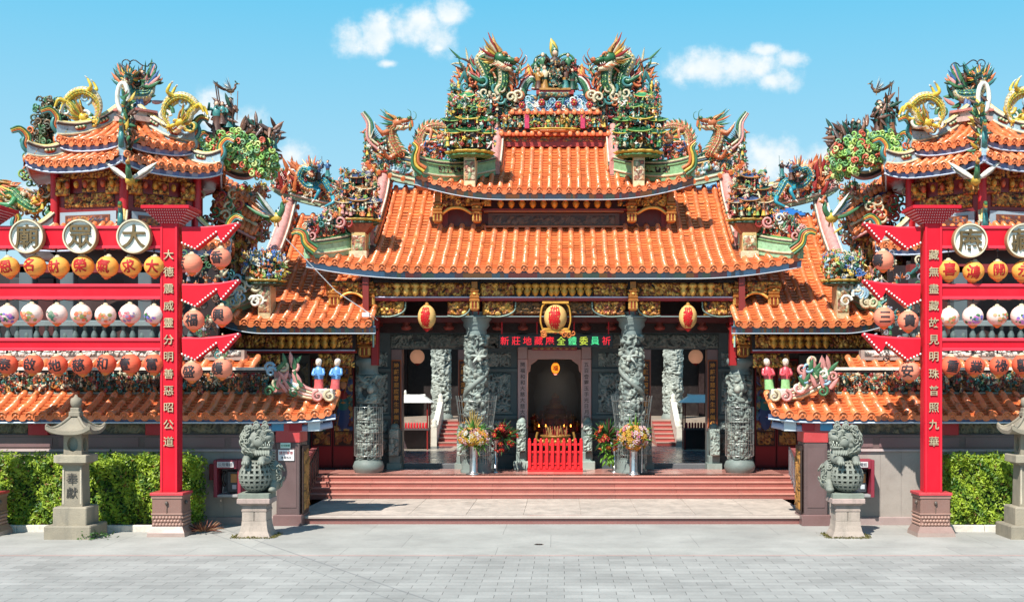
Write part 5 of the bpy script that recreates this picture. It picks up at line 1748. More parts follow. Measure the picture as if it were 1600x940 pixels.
# ------------------------------------------------------------------ blue sheet-metal house behind
bh = thing('house', 'house with a blue sheet metal roof showing behind the temple ridge', 'house', (10.2, 40, 0))
mb = MB(410)
box(mb, 7.2, 15.2, 38.5, 46, 0, 13.4, s(190, 196, 200))
bw = mb.build('wall', M_WEATH, bh)
mb = MB(411)
for k in range(40):
    x = 6.8 + k * .22
    for x0, x1, zo in ((x, x + .12, .0), (x + .12, x + .22, .05)):
        z = lambda a: 15.1 - abs(a - 9.2) * .36
        mb.add([(x0, 38.1, z(x0) + zo), (x1, 38.1, z(x1) + zo), (x1, 46.4, z(x1) + zo), (x0, 46.4, z(x0) + zo)], [(0, 1, 2, 3)], s(36, 104, 178))
    mb.add([(x, 38.12, 13.0), (x + .22, 38.12, 13.0), (x + .22, 38.12, z(x + .22)), (x, 38.12, z(x))], [(0, 1, 2, 3)], s(40, 112, 186))
mb.build('roof', M_PAINT, bh)
mb = MB(412)
for x in (8.0, 10.2, 12.4): bbox(mb, x, x + 1.2, 38.42, 38.5, 9.5, 11, s(70, 90, 100))
mb.build('window', M_PAINT, bw)

# ------------------------------------------------------------------ hexagonal pavilion towers
def hexS(c, Re, ze, Rt, zt, lift, phi):
    n = np.array((math.sin(phi), -math.cos(phi), 0)); e = np.array((math.cos(phi), math.sin(phi), 0))
    ae, at = Re * .866, Rt * .866

    def S(u, v):
        t = 1 - v
        u, t = np.broadcast_arrays(np.asarray(u, float), t)
        a = ae - (ae - at) * t
        z = ze + (zt - ze) * (.55 * t + .45 * t * t) + lift * (np.abs(u) / (Re / 2)) ** 3 * (1 - t) ** 2
        return np.array((c[0], c[1], 0)) + a[..., None] * n + u[..., None] * e + z[..., None] * np.array((0, 0, 1.0))
    v0 = lambda u: 1 - min(1.0, max(0.0, (ae - abs(u) * 1.732) / (ae - at)))
    return S, v0


def hexpt(c, r, z, phi):
    return np.array((c[0] + r * math.sin(phi), c[1] - r * math.cos(phi), z))


HEXN = [R(-15 + 60 * k) for k in range(6)]
HEXC = [R(15 + 60 * k) for k in range(6)]


def hexband(mb, c, r, z0, z1, col, r1=None):
    r1 = r if r1 is None else r1
    G = np.array([[hexpt(c, r, z0, a) for a in HEXC], [hexpt(c, r1, z1, a) for a in HEXC]])
    grid(mb, G, col, False, closed=True)
    for zz, rr_, rev in ((z1, r1, False), (z0, r, True)):
        V = [hexpt(c, rr_, zz, a) for a in HEXC]
        f = [(0, 1, 2, 3), (0, 3, 4, 5)]
        mb.add(V, [x[::-1] for x in f] if rev else f, col)


TC = np.array((X(203, 38.7), 6.2))
TC2, TK = np.array((X(203, 40.5), 8.0)), 1.0465        # where the tower stands and its size


def stand(mb):
    """set a tower part, drawn round TC, on its site at full size"""
    mb.V = [np.stack([TC2[0] + (v[:, 0] - TC[0]) * TK, TC2[1] + (v[:, 1] - TC[1]) * TK, v[:, 2] * TK - .19], 1) for v in mb.V]
    return mb


PALEB = s(150, 178, 190)
for mir in (False, True):
    sd_ = 500 + 60 * mir
    sx = 1 if mir else -1
    tower = thing('pavilion_tower', ('hexagonal tiered pavilion tower rising behind the gate with the 庵 plaque' if mir else 'hexagonal tiered pavilion tower rising behind the gate with the 大 plaque'),
                  'tower', (-TC2[0] if mir else TC2[0], TC2[1], 0), 'pavilion towers beside the temple hall')
    for tier, (Re, ze, Rt, zt, lift) in enumerate(((2.36, 11.02, .35, 12.05, .22), (3.25, 10.28, 1.85, 10.85, .26), (3.55, 7.98, 2.4, 8.6, .2))):
        mb = MB(sd_ + tier)
        for phi in HEXN:
            S, v0 = hexS(TC, Re, ze, Rt, zt, lift, phi)
            tile_roof(mb, S, us_between(-Re / 2 + .04, Re / 2 - .04, .27), r=.085, v0=v0, row=.2, seed=sd_ + tier)
        rf = stand(mb).build('tower_roof', M_TILE, tower, mir)
        mb = MB(sd_ + 5 + tier)                       # fascia and red soffit
        pal = [s(92, 110, 160), s(120, 120, 150), s(80, 90, 130), s(150, 150, 170)]
        for phi in HEXN:
            S, v0 = hexS(TC, Re, ze, Rt, zt, lift, phi)
            p = S(np.linspace(-Re / 2, Re / 2, 17), np.ones(17))
            n = np.array((math.sin(phi), -math.cos(phi), 0))
            a, b = p - n * .06 - (0, 0, .1), p - n * .1 - (0, 0, .26)
            grid(mb, np.stack([a, b]), np.array([pal[i % 4] for i in range(16)]), False, flip=True)
            tube(mb, b + n * .02, .03, s(180, 190, 206), 5)
            q = p.copy(); q -= n * (Re - min(Re * .72, Rt + .9)) * .8; q[:, 2] = ze - .1
            grid(mb, np.stack([b, q]), s(156, 30, 30), False, flip=True)
        stand(mb).build('eave_board', M_PAINT, rf, mir)
        for k, ph in enumerate(HEXC):                 # hip ridges with upswept glazed ends
            mb = MB(sd_ + 8 + tier)
            t = np.linspace(0, 1, 12)
            rr_ = Re * .98 + (Rt - Re * .98) * t
            zz = ze + (zt - ze) * (.55 * t + .45 * t * t) + lift * (1 - t) ** 2 + .03
            p = np.array([hexpt(TC, a, b, ph) for a, b in zip(rr_, zz)])
            hh = (.42 if tier < 2 else .34) * (1 - .25 * np.sin(t * PI))
            ridge_wall(mb, p, hh, .17, PALEB, trims=(CREAM, s(60, 50, 50)), top=s(226, 200, 130))
            dr = np.array((math.sin(ph), -math.cos(ph), 0)); sdv = np.array((math.cos(ph), math.sin(ph), 0))
            for sg in (-1, 1):
                for m_ in ((4, 7),) if tier else ((3, 5), (7, 9)):
                    a_, b_ = p[m_[0]], p[m_[1]]
                    tube(mb, np.array([a_ + (b_ - a_) * f for f in np.linspace(0, 1, 7)]) + sdv * sg * .085 + np.array((0, 0, .2)), (.03, .085, .1, .1, .1, .085, .03), s(140, 40, 36), 10, sdv, .3)
                    for f in np.linspace(.15, .85, 6):
                        ell(mb, a_ + (b_ - a_) * f + sdv * sg * .11 + (0, 0, .2), (.05, .05, .045), (GOLD, CREAM, GREEN)[int(f * 10) % 3])
            e = p[0]
            swoosh(mb, [e - dr * .25 + (0, 0, .1), e + (0, 0, .3), e - dr * .02 + (0, 0, .55), e + dr * .18 + (0, 0, .74), e + dr * .42 + (0, 0, .66)], .26, .055, [GREEN, YELLOW, ORANGE, TEAL], side=sdv)
            stand(mb).build('hip_ridge', M_GLAZE, rf, mir)
        if tier == 0: top_rf = rf
        if tier == 1: mid_rf = rf
    # storeys
    mb = MB(sd_ + 12)
    hexband(mb, TC, 1.8, 10.6, 11.2, s(150, 34, 32))
    hexband(mb, TC, 2.3, 8.4, 10.4, s(120, 24, 26))
    for ph in HEXC:
        for r_, z0, z1 in ((2.34, 8.4, 10.3), (1.84, 10.6, 11.1)):
            q = hexpt(TC, r_, z0, ph)
            tube(mb, [q, q + (0, 0, z1 - z0)], .13, s(176, 26, 36), 8)
    st = stand(mb).build('upper_storey', M_PAINT, tower, mir)
    mb = MB(sd_ + 13)
    for phi in HEXN[:2] + HEXN[5:]:
        n = np.array((math.sin(phi), -math.cos(phi), 0)); e = np.array((math.cos(phi), math.sin(phi), 0))
        for (r_, w, z0, hh) in ((2.3, 1.7, 9.1, .42), (2.3, 1.9, 9.95, .34), (2.3, .5, 9.55, .4), (1.8, 1.1, 10.78, .22)):
            o = np.array((TC[0], TC[1], z0)) + n * (r_ * .866 + .02) - e * w / 2
            relief(mb, flat_f(o, e, (0, 0, 1), n), w, hh, .018, 1.5, .115, pal=WOODG, bg=DARKW, seed=sd_ + int(z0 * 9), dens=3)
        for k in range(7):
            q = np.array((TC[0], TC[1], 9.75)) + n * (2.3 * .866 + .22) + e * (-.9 + .3 * k)
            ell(mb, q, (.08, .08, .12), s(186, 90, 60) if k % 2 else WOODG[0])
        for sg in (-1, 1):
            o = np.array((TC[0], TC[1], 9.45)) + n * (2.3 * .866 + .1) + e * (sg * .85 - .25)
            relief(mb, flat_f(o, e, (0, 0, 1), n), .5, .55, .018, 1.5, .115, pal=WOODG, bg=DARKW, seed=sd_ + 77, dens=3)
    stand(mb).build('gilded_panel', M_GOLD, st, mir)
    mb = MB(sd_ + 14)
    for phi in HEXN[:2] + HEXN[5:]:
        n = np.array((math.sin(phi), -math.cos(phi), 0)); e = np.array((math.cos(phi), math.sin(phi), 0))
        c0 = np.array((TC[0], TC[1], 8.72)) + n * (2.3 * .866 + .05)
        obox(mb, c0, e * .95, n * .04, np.array((0, 0, .24)), s(150, 165, 175))
        obox(mb, c0 + n * .03, e * .75, n * .04, np.array((0, 0, .14)), s(120, 66, 40))
        relief(mb, flat_f(c0 + n * .075 - e * .7 - (0, 0, .1), e, (0, 0, 1), n), 1.4, .2, .022, .8, .1, ('leaf', 'blob'), [GOLD, s(60, 70, 90), ORANGE], s(90, 50, 36), sd_ + 3, 2.4)
    stand(mb).build('painted_panel', M_PAINT, st, mir)
    # lower storey: dark gallery with grey posts, balustrade
    mb = MB(sd_ + 15)
    hexband(mb, TC2, 2.4, 4.8, 8.5, s(66, 50, 48))
    box(mb, -18, -10.5, 5.6, 9.5, 3.0, 5.2, s(70, 50, 46))
    box(mb, -18, -10.5, 6.6, 6.8, 5.2, 7.6, s(40, 30, 30))
    for px in (40, 104, 226):
        x = X(px, 37)
        bbox(mb, x - .2, x + .2, 4.5, 4.9, 4.6, 7.4, s(82, 94, 98))
    for k in range(7):
        x = -17 + k * .9
        bbox(mb, x, x + .5, 6.5, 6.6, 5.4, 7.2, s(70, 30, 28) if k % 2 else s(54, 56, 58))
    box(mb, -18, -10.6, 4.5, 5.0, 7.2, 7.45, s(120, 40, 40))
    mb.build('gallery', M_PAINT, tower, mir)
    mb = MB(sd_ + 16)
    bbox(mb, -18, -10.2, 4.42, 4.72, 5.62, 5.78, s(100, 116, 118))
    bbox(mb, -18, -10.2, 4.4, 4.74, 4.85, 5.0, s(110, 126, 128))
    for k in range(26):
        x = -17.6 + k * .285
        lathe(mb, [(.07, 0), (.07, .06), (.04, .1), (.10, .3), (.10, .36), (.045, .5), (.06, .56), (.06, .62)], (x, 4.57, 5.0), s(64, 86, 86), 10)
    mb.build('balustrade', M_STONE, tower, mir)
    mb = MB(sd_ + 17)                               # gallery eave just above the boundary wall's ridge
    Sg = lambda u, v: np.stack([np.broadcast_to(u, np.broadcast(u, v).shape) + 0 * v, 3.75 + .95 * (1 - v) + 0 * u, 4.28 + .42 * (1 - v) + 0 * u], -1)
    tile_roof(mb, Sg, us_between(-18, -8.6, .36), r=.10, seed=sd_)
    ge = mb.build('gallery_eave', M_TILE, tower, mir)
    mb = MB(sd_ + 18)
    relief(mb, flat_f((-18, 4.3, 4.72)), 8.8, .16, .025, 1.2, .12, ('spiral', 'leaf'), [s(226, 220, 210)], s(60, 50, 46), sd_, 2.6, .02)
    box(mb, -18, -9.1, 4.32, 4.6, 4.6, 4.9, s(150, 130, 120))
    mb.build('carved_trim', M_STONE, ge, mir)
    # finial: beast with riders on a stepped pedestal
    q = lambda px, py, dy=0: np.array((X(px, 38.7), 6.2 + dy, Z(py, 38.7)))
    mb = MB(sd_ + 20)
    a = q(213, 182)
    hexband(mb, a[:2], .72, a[2] - .25, a[2] - .1, s(190, 160, 150)); hexband(mb, a[:2], .6, a[2] - .1, a[2] + .06, s(206, 190, 180)); hexband(mb, a[:2], .75, a[2] + .06, a[2] + .13, s(190, 120, 110))
    ped = stand(mb).build('finial_pedestal', M_GLAZE, top_rf, mir)
    mb = MB(sd_ + 21)
    dragon(mb, [q(238, 128, .2), q(232, 146, .1), q(218, 150), q(204, 146), q(200, 134, -.1), q(204, 126, -.2)], .2, TEAL, CREAM, DGREEN, n=40, head=.8, face=(.25, -.95, -.1), legs=())
    for px in (202, 207, 219, 224):
        tube(mb, [q(px, 145, .1), q(px - 2, 158, -.1), q(px, 176, 0)], .07, s(90, 110, 150), 6)
    figure(mb, q(210, 140, .1), .62, .2, [BLACK, GREEN, BROWN], prop=False); figure(mb, q(221, 140, .1), .62, -.2, [DGREEN, BROWN, BLACK], prop=False)
    for k in range(13):
        d = (-1 if k % 2 else 1)
        blade(mb, q(212 + d * 12, 134), (d * 1.0, 0, -.2 + .16 * k), .55, .09, (GREEN, TEAL, PINK, ORANGE, BLUE, DGREEN)[k % 6], bend=(0, 0, .5))
    for k in range(60):
        blade(mb, q(mb.rng.uniform(190, 238), mb.rng.uniform(112, 164), .15), mb.rng.normal(size=3) + (0, 0, .5), .4, .07, (DGREEN, BROWN, PINK, TEAL, GREEN)[k % 5], bend=(0, 0, .3))
    curl(mb, q(204, 100), .16, .02, BLACK, 1.2, 0, 1); curl(mb, q(231, 104), .16, .02, BLACK, 1.2, 3, -1)
    tube(mb, cr([q(204, 118), q(202, 100), q(210, 94), q(222, 102), q(231, 104)], 16), .018, BLACK, 4)
    stand(mb).build('beast_finial', M_GLAZE, top_rf, mir)
    # yellow ring dragons left and right of the finial
    for (cx_, cy_, r_, fl) in ((147, 178, 28, 1), (296, 186, 28, -1)):
        mb = MB(sd_ + 22)
        o = q(cx_, cy_, -.9)
        an = np.linspace(-.9, 4.4, 14) if fl > 0 else np.linspace(PI + .9, PI - 4.4, 14)
        rr_ = r_ * 38.7 / F
        pts = [o + rr_ * (.92 if k < 10 else .55) * np.array((math.cos(a) , 0, math.sin(a))) for k, a in enumerate(an)]
        dragon(mb, pts, .14, s(206, 176, 56), CREAM, YELLOW, n=60, head=1.2, horn=GOLD, legs=(.4, .7), up=1 if fl < 0 else -1, mane=[YELLOW, GOLD, LGREEN])
        for k in range(7): curl(mb, o + (mb.rng.uniform(-.3, .3), 0, mb.rng.uniform(-.45, .1)), .2, .06, (WHITE, LBLUE, GREEN, YELLOW)[k % 4], 1.3, k)
        stand(mb).build('ring_dragon', M_GLAZE, top_rf, mir)
    mb = MB(sd_ + 23)                              # front hip decoration: white ring, slim green tree
    a = np.linspace(0, 2 * PI, 24)
    tube(mb, q(229, 176, -2.1) + np.stack([.16 * np.cos(a), 0 * a, .42 * np.sin(a)], 1), .07, WHITE, 6, (0, 1, 0))
    for k in range(60):
        p0 = q(mb.rng.uniform(236, 248), mb.rng.uniform(180, 275), -2.2 - .5 * mb.rng.random())
        blade(mb, p0, mb.rng.normal(size=3) + (0, 0, .8), .28, .05, (DGREEN, GREEN, BROWN, YELLOW)[k % 4], bend=(0, 0, .2))
    stand(mb).build('hip_ornament', M_GLAZE, mid_rf, mir)
    # curled glazed trees on the shoulders of the second roof
    mb = MB(sd_ + 24)
    for k in range(330):
        u = mb.rng.random() ** .8
        px, py = 80 + mb.rng.normal(0, 17) * (1.1 - u * .6), 250 - 88 * u
        curl(mb, q(px, py, mb.rng.uniform(-.5, .4)), .11, .036, (s(70, 84, 60), s(96, 110, 70), s(60, 60, 44), s(110, 84, 56), GREEN)[k % 5], 1.2, mb.rng.uniform(0, 6), (-1) ** k, (1, mb.rng.uniform(-.5, .5), 0))
    for k in range(5): tube(mb, cr([q(84, 262, .1), q(80 - 4 * k, 230, 0), q(70 + 6 * k, 190 + 6 * k, 0)], 8), np.linspace(.08, .02, 8), BROWN, 5)
    for k in range(50):
        curl(mb, q(52 + mb.rng.normal(0, 6), mb.rng.uniform(205, 285), mb.rng.uniform(-.3, .3)), .13, .04, (LGREEN, GREEN, ORANGE, BROWN)[k % 4], 1.2, mb.rng.uniform(0, 6), (-1) ** k)
    stand(mb).build('glazed_tree', M_GLAZE, mid_rf, mir)
    mb = MB(sd_ + 25)
    LG = [s(170, 196, 96), s(130, 176, 84), s(96, 150, 84), s(196, 206, 130), s(190, 84, 60), s(110, 150, 110)]
    for (cx_, cy_, rx, ry, n_) in ((372, 235, 40, 26, 420), (345, 238, 24, 26, 170), (410, 250, 26, 26, 230)):
        for k in range(n_):
            a = mb.rng.uniform(0, 6.28); r_ = math.sqrt(mb.rng.random())
            curl(mb, q(cx_ + rx * r_ * math.cos(a), cy_ + ry * r_ * math.sin(a), mb.rng.uniform(-.6, .3)), .095, .036, LG[k % 6], 1.1, mb.rng.uniform(0, 6), (-1) ** k, (1, mb.rng.uniform(-.5, .5), 0))
    for (px, py, hh, n_) in ((350, 205, 1.1, 9), (392, 222, .75, 8), (420, 222, .6, 5)):
        for k in range(n_):
            figure(mb, q(px + mb.rng.uniform(-12, 12), py + mb.rng.uniform(-8, 16), mb.rng.uniform(-.3, .3)), hh * mb.rng.uniform(.55, 1), mb.rng.uniform(-.5, .5), [BROWN, s(90, 60, 50), TEAL, s(130, 84, 56), DGREEN])
        for k in range(46): blade(mb, q(px + mb.rng.uniform(-13, 13), py + mb.rng.uniform(-40 * hh, 16), mb.rng.uniform(-.35, .2)), mb.rng.normal(size=3) * (.7, .4, 1) + (0, 0, .5), .42, .06, (BROWN, s(120, 80, 60), DGREEN, s(80, 60, 56))[k % 4])
    for px in (336, 339): tube(mb, [q(px + 10, 200), q(px, 128)], .02, BROWN, 4)
    phoenix(mb, q(360, 142), .42, .2, BROWN, s(120, 90, 60), DGREEN, .4)
    stand(mb).build('glazed_grove', M_GLAZE, mid_rf, mir)
    # slanting neighbour roof and the mass of figures between tower and hall
    mb = MB(sd_ + 26)
    qf = lambda px, py, dy=0: np.array((X(px, 41.4), 8.9 + dy, Z(py, 41.4)))
    path = cr([qf(318, 262), qf(345, 258), qf(370, 268), qf(390, 268), qf(408, 256)], 24)
    for k, (o, c) in enumerate(((0, CREAM), (.1, s(60, 50, 50)), (.2, PINK))): tube(mb, path - (0, 0, o), .06, c, 6)
    for r_ in range(3):
        for k in range(9):
            p0 = qf(338 + 7.2 * k, 278 + 4.2 * k + r_ * 23, .5 - .28 * r_)
            tube(mb, [p0 + (-.03, .3, .18), p0, p0 + (.02, -.3, -.16)], .095, TILE, 8); ell(mb, p0 + (.02, -.31, -.16), (.10, .03, .10), np.array(TILE) * 1.1)
        a_, b_ = qf(332, 276 + 23 * r_, .55 - .28 * r_), qf(402, 314 + 23 * r_, .55 - .28 * r_)
        obox(mb, (a_ + b_) / 2, (b_ - a_) / 2, (0, .3, .16), (0, -.02, .04), np.array(TILE) * .8)
        tube(mb, [a_ + (0, -.3, -.32), b_ + (0, -.3, -.32)], .06, (s(70, 60, 110), CREAM, PINK, CREAM)[r_], 6)
    box(mb, -11.8, -10.15, 9.3, 10.2, 5.0, 8.9, s(96, 26, 26))
    relief(mb, flat_f((-11.7, 9.29, 7.0)), 1.5, 1.8, .022, 1.2, .2, ('fig', 'spiral', 'leaf'), WOODG, DARKW, sd_, 2.6)
    jumble(mb, lambda r: qf(r.uniform(345, 392), r.uniform(372, 440), r.uniform(.2, .9)), 150, .24, [ORANGE, CREAM, GREEN, PINK, s(206, 120, 76), TEAL, YELLOW], (4, 4, 3, 2))
    jumble(mb, lambda r: qf(r.uniform(332, 405), r.uniform(284, 372), r.uniform(.2, 1.6)), 460, .25, [ORANGE, PINK, CREAM, GREEN, s(206, 120, 76), RED, ORANGE, TEAL, CREAM, GOLD, YELLOW, LGREEN], (4, 4, 3, 2))
    for k in range(40):
        curl(mb, qf(mb.rng.uniform(338, 402), mb.rng.uniform(292, 368), .5 + .4 * mb.rng.random()), mb.rng.uniform(.11, .2), .045, (ORANGE, CREAM, PINK, GREEN, s(206, 130, 90))[k % 5], 1.3, mb.rng.uniform(0, 6), (-1) ** k)
    for k in range(24):
        curl(mb, qf(300 + mb.rng.uniform(-10, 80), mb.rng.uniform(312, 352), -.6), .19, .055, (GREEN, CREAM, RED, ORANGE)[k % 4], 1.2, mb.rng.uniform(0, 6), (-1) ** k)
    jumble(mb, lambda r: q(r.uniform(300, 380), r.uniform(408, 570), r.uniform(-2.2, -1.4)), 120, .26, [CREAM, TEAL, BROWN, GREEN, ORANGE, s(130, 130, 140), BROWN, BLACK], (4, 5, 2, 1))
    mb.build('figure_mass', M_GLAZE, tower, mir)
    mb = MB(sd_ + 27)
    phoenix(mb, q(412, 330, 1.6), .9, -.6, GREEN, YELLOW, ORANGE, .8)
    mb.build('glazed_phoenix', M_GLAZE, tower, mir)
    mb = MB(sd_ + 28)
    phoenix(mb, q(254, 305, -2.9), .85, -1.4, GREEN, YELLOW, GOLD, 1.3)
    stand(mb).build('glazed_phoenix', M_GLAZE, tower, mir)
    mb = MB(sd_ + 29)                              # dragon fish at the outer shoulder
    dragon(mb, [q(96, 318, -1), q(80, 335, -1.1), q(60, 325, -1.1), q(44, 310, -1.1), q(30, 312, -1.1), q(22, 300, -1.1)], .2, s(60, 130, 80), YELLOW, ORANGE, n=50, head=.9, legs=(.5,), face=(-.5, -.4, .6))
    jumble(mb, lambda r: q(r.uniform(30, 100), r.uniform(305, 345), r.uniform(-1.3, -.8)), 46, .34, [ORANGE, YELLOW, CREAM, BROWN, GREEN, RED], (1, 6, 3, 0))
    stand(mb).build('glazed_dragon', M_GLAZE, tower, mir)

# ------------------------------------------------------------------ boundary walls with tiled coping
def S_wall(u, v):
    t = 1 - v
    u, t = np.broadcast_arrays(np.asarray(u, float), t)
    lift = .12 * np.clip((u + 7.6) / 1.7, 0, 1) ** 2 * (1 - t)
    return np.stack([u + .0 * t, 1.75 + 1.5 * t, 3.04 + .62 * (.7 * t + .3 * t * t) + lift], -1)


for mir in (False, True):
    sd_ = 700 + 40 * mir
    sx = 1 if mir else -1
    wall = thing('boundary_wall', ('long tile capped wall whose near end carries two red and green robed figures' if mir else 'long tile capped wall whose near end carries two blue and red robed figures'),
                 'wall', (sx * 12.5, 2.5, 0), 'tile capped walls flanking the entrance')
    mb = MB(sd_)
    box(mb, -19, -7.6, 2.24, 2.9, 0, 2.06, s(152, 142, 134))
    bbox(mb, -19, -7.6, 2.14, 2.26, 0, .22, s(150, 128, 124))
    bbox(mb, -19, -7.6, 2.17, 2.3, 2.04, 2.1, s(176, 158, 156))
    box(mb, -19, -7.6, 2.22, 2.9, 2.1, 2.5, s(92, 64, 62))
    bbox(mb, -19, -7.6, 2.18, 2.3, 2.46, 2.51, s(112, 80, 80))
    for k in range(8):
        x = -18.6 + 2.4 * k
        if x < -8: box(mb, x + .08, min(x + 2.3, -7.7), 2.2, 2.23, 2.16, 2.42, s(110, 74, 76))
    box(mb, -19, -7.6, 2.3, 2.9, 2.5, 3.2, s(58, 54, 48))
    for k in range(24):
        x = -19 + .58 * k
        if x < -7.9: box(mb, x, x + .005, 2.235, 2.26, .22, 2.04, s(110, 100, 98))
    wb = mb.build('wall_body', M_GRAN, wall, mir)
    mb = MB(sd_ + 1)
    relief(mb, flat_f((-18.9, 2.29, 2.53)), 11.2, .46, .026, 1.1, .2, ('spiral', 'leaf', 'fig'), [s(112, 106, 82), s(92, 90, 74), s(126, 112, 84)], s(52, 48, 40), sd_, 2.6)
    mb.build('carved_band', M_STONE, wall, mir)
    mb = MB(sd_ + 2)
    for px in (60, 243, 410):
        x = X(px, 34.6)
        bbox(mb, x - .28, x + .28, 2.06, 2.3, 2.5, 3.02, s(176, 24, 30))
        box(mb, x - .3, x + .3, 2.02, 2.1, 2.9, 3.0, s(70, 130, 170))
    for k in range(3):
        x = -7.75 + .5 * k
        bbox(mb, x, x + .34, 1.95, 2.4, 2.62, 2.96, (s(70, 140, 180), s(170, 30, 40), s(196, 206, 214))[k])
    tube(mb, [(-8.0, 2.1, 2.68), (-6.6, 2.1, 2.7), (-6.1, 2.1, 2.8)], .10, s(150, 160, 190), 8)
    mb.build('painted_bracket', M_PAINT, wall, mir)
    mb = MB(sd_ + 3)                                  # gate pier with granite facing and red block
    bbox(mb, -7.62, -6.98, 2.0, 3.0, 0, 2.3, s(84, 58, 58))
    bbox(mb, -7.7, -6.9, 1.92, 3.05, 0, .3, s(106, 70, 68))
    box(mb, -7.54, -7.06, 1.985, 2.01, .5, 2.15, s(92, 64, 64))
    bbox(mb, -7.64, -6.96, 1.98, 2.98, 2.302, 3.02, s(180, 26, 32))
    mb.build('gate_pier', M_GRAN, wall, mir)
    mb = MB(sd_ + 4)
    tile_roof(mb, S_wall, us_between(-19, -5.95, .37), r=.10, row=.2, seed=sd_)
    coping = mb.build('tiled_coping', M_TILE, wall, mir)
    mb = MB(sd_ + 5)
    p = S_wall(np.linspace(-19, -5.95, 60), np.ones(60))
    grid(mb, np.stack([p + (0, .06, -.06), p + (0, .1, -.18)]), s(90, 110, 150), False, flip=True)
    tube(mb, p + (0, .05, -.19), .028, s(190, 206, 224), 5)
    q_ = p.copy(); q_[:, 1] = 2.3; q_[:, 2] = 3.0
    grid(mb, np.stack([p + (0, .1, -.18), q_]), s(60, 30, 40), False, flip=True)
    mb.build('eave_board', M_PAINT, coping, mir)
    mb = MB(sd_ + 6)                                  # ridge with a coloured figure frieze
    box(mb, -19, -7.7, 3.3, 3.7, 3.5, 4.34, s(70, 66, 60))
    relief(mb, flat_f((-19, 3.28, 3.68)), 11.2, .58, .024, 1.3, .2, ('fig', 'leaf', 'spiral', 'blob', 'fig'), [BROWN, GOLD, DGREEN, GREEN, ORANGE, s(110, 110, 90), TEAL, RED, CREAM, s(150, 110, 80)], s(34, 30, 28), sd_ + 7, 3)
    bbox(mb, -19, -7.65, 3.16, 3.74, 4.30, 4.38, s(222, 212, 196)); bbox(mb, -19, -7.65, 3.2, 3.7, 4.24, 4.29, s(70, 60, 60))
    bbox(mb, -19, -7.65, 3.18, 3.72, 3.62, 3.68, s(120, 140, 130))
    jumble(mb, lambda r: np.array((r.uniform(-18.5, -7.8), 3.1, r.uniform(3.72, 4.15))), 420, .18, [BROWN, GOLD, DGREEN, s(70, 70, 60), ORANGE, TEAL, CREAM, BLACK, RED, BROWN], (5, 2, 3, 1))
    mb.build('ridge_frieze', M_GLAZE, coping, mir)
    # end ornaments of the coping: scroll, beast, and a pair of robed figures
    q = lambda px, py, D=35.0: P(px, py, D)
    mb = MB(sd_ + 8)
    bbox(mb, X(428, 35), X(446, 35), 2.5, 2.9, Z(612, 35), Z(572, 35), PINK, .03)
    swoosh(mb, [q(440, 592), q(455, 600), q(475, 612), q(495, 616), q(512, 612)], .36, .08, [PINK, CREAM, s(226, 180, 170), CREAM], n=24)
    for k in range(30):
        px, py = mb.rng.uniform(428, 472), mb.rng.uniform(570, 612)
        (curl if k % 2 else lambda *a, **kw: blade(mb, a[1], (mb.rng.uniform(-1, 1), -.2, 1), .4, .07, (PINK, WHITE, GREEN, CREAM)[k % 4]))(mb, q(px, py, 34.8), .15, .05, (PINK, CREAM, GREEN, WHITE, LBLUE)[k % 5], 1.3, mb.rng.uniform(0, 6))
    for px in (494, 512): curl(mb, q(px + 3, 609, 34.7), .17, .05, (PINK, CREAM)[px > 500], 1.4, PI / 2, 1)
    bbox(mb, X(490, 35), X(522, 35), 2.3, 2.7, Z(622, 35), Z(607, 35), s(206, 200, 190), .03)
    mb.build('coping_scroll', M_GLAZE, coping, mir)
    for px, lean in ((498, .0), (523, -.2)):
        mb = MB(sd_ + 9)
        p0 = q(px, 608)
        up_, lo_ = (s(196, 70, 80), s(150, 196, 130)) if mir else (s(96, 150, 206), s(206, 90, 90))
        lathe(mb, [(.14, 0), (.125, .12), (.12, .3)], p0, lo_, 14, 1, .8)
        lathe(mb, [(.13, .29), (.125, .4), (.13, .52), (.10, .6), (.05, .64), (.045, .68)], p0, up_, 14, 1, .8)
        for sg in (-1, 1):
            tube(mb, cr([p0 + (sg * .11, 0, .57), p0 + (sg * .15, -.08, .42), p0 + (sg * .04, -.17, .42)], 7), np.linspace(.048, .036, 7), up_, 8)
        ell(mb, p0 + (0, -.01, .75), (.085, .09, .11), s(226, 200, 180), fine=True)
        ell(mb, p0 + (0, .015, .79), (.088, .09, .08), s(214, 206, 200), fine=True)
        ell(mb, p0 + (0, -.1, .74), (.015, .02, .025), s(226, 200, 180))
        for sg in (-1, 1): ell(mb, p0 + (sg * .03, -.085, .77), .012, BLACK)
        if lean: mb.V = [v + np.stack([(v[:, 2] - p0[2]) * lean * -1, 0 * v[:, 0], 0 * v[:, 0]], 1) * .5 for v in mb.V]
        mb.build('robed_figurine', M_GLAZE, coping, mir)

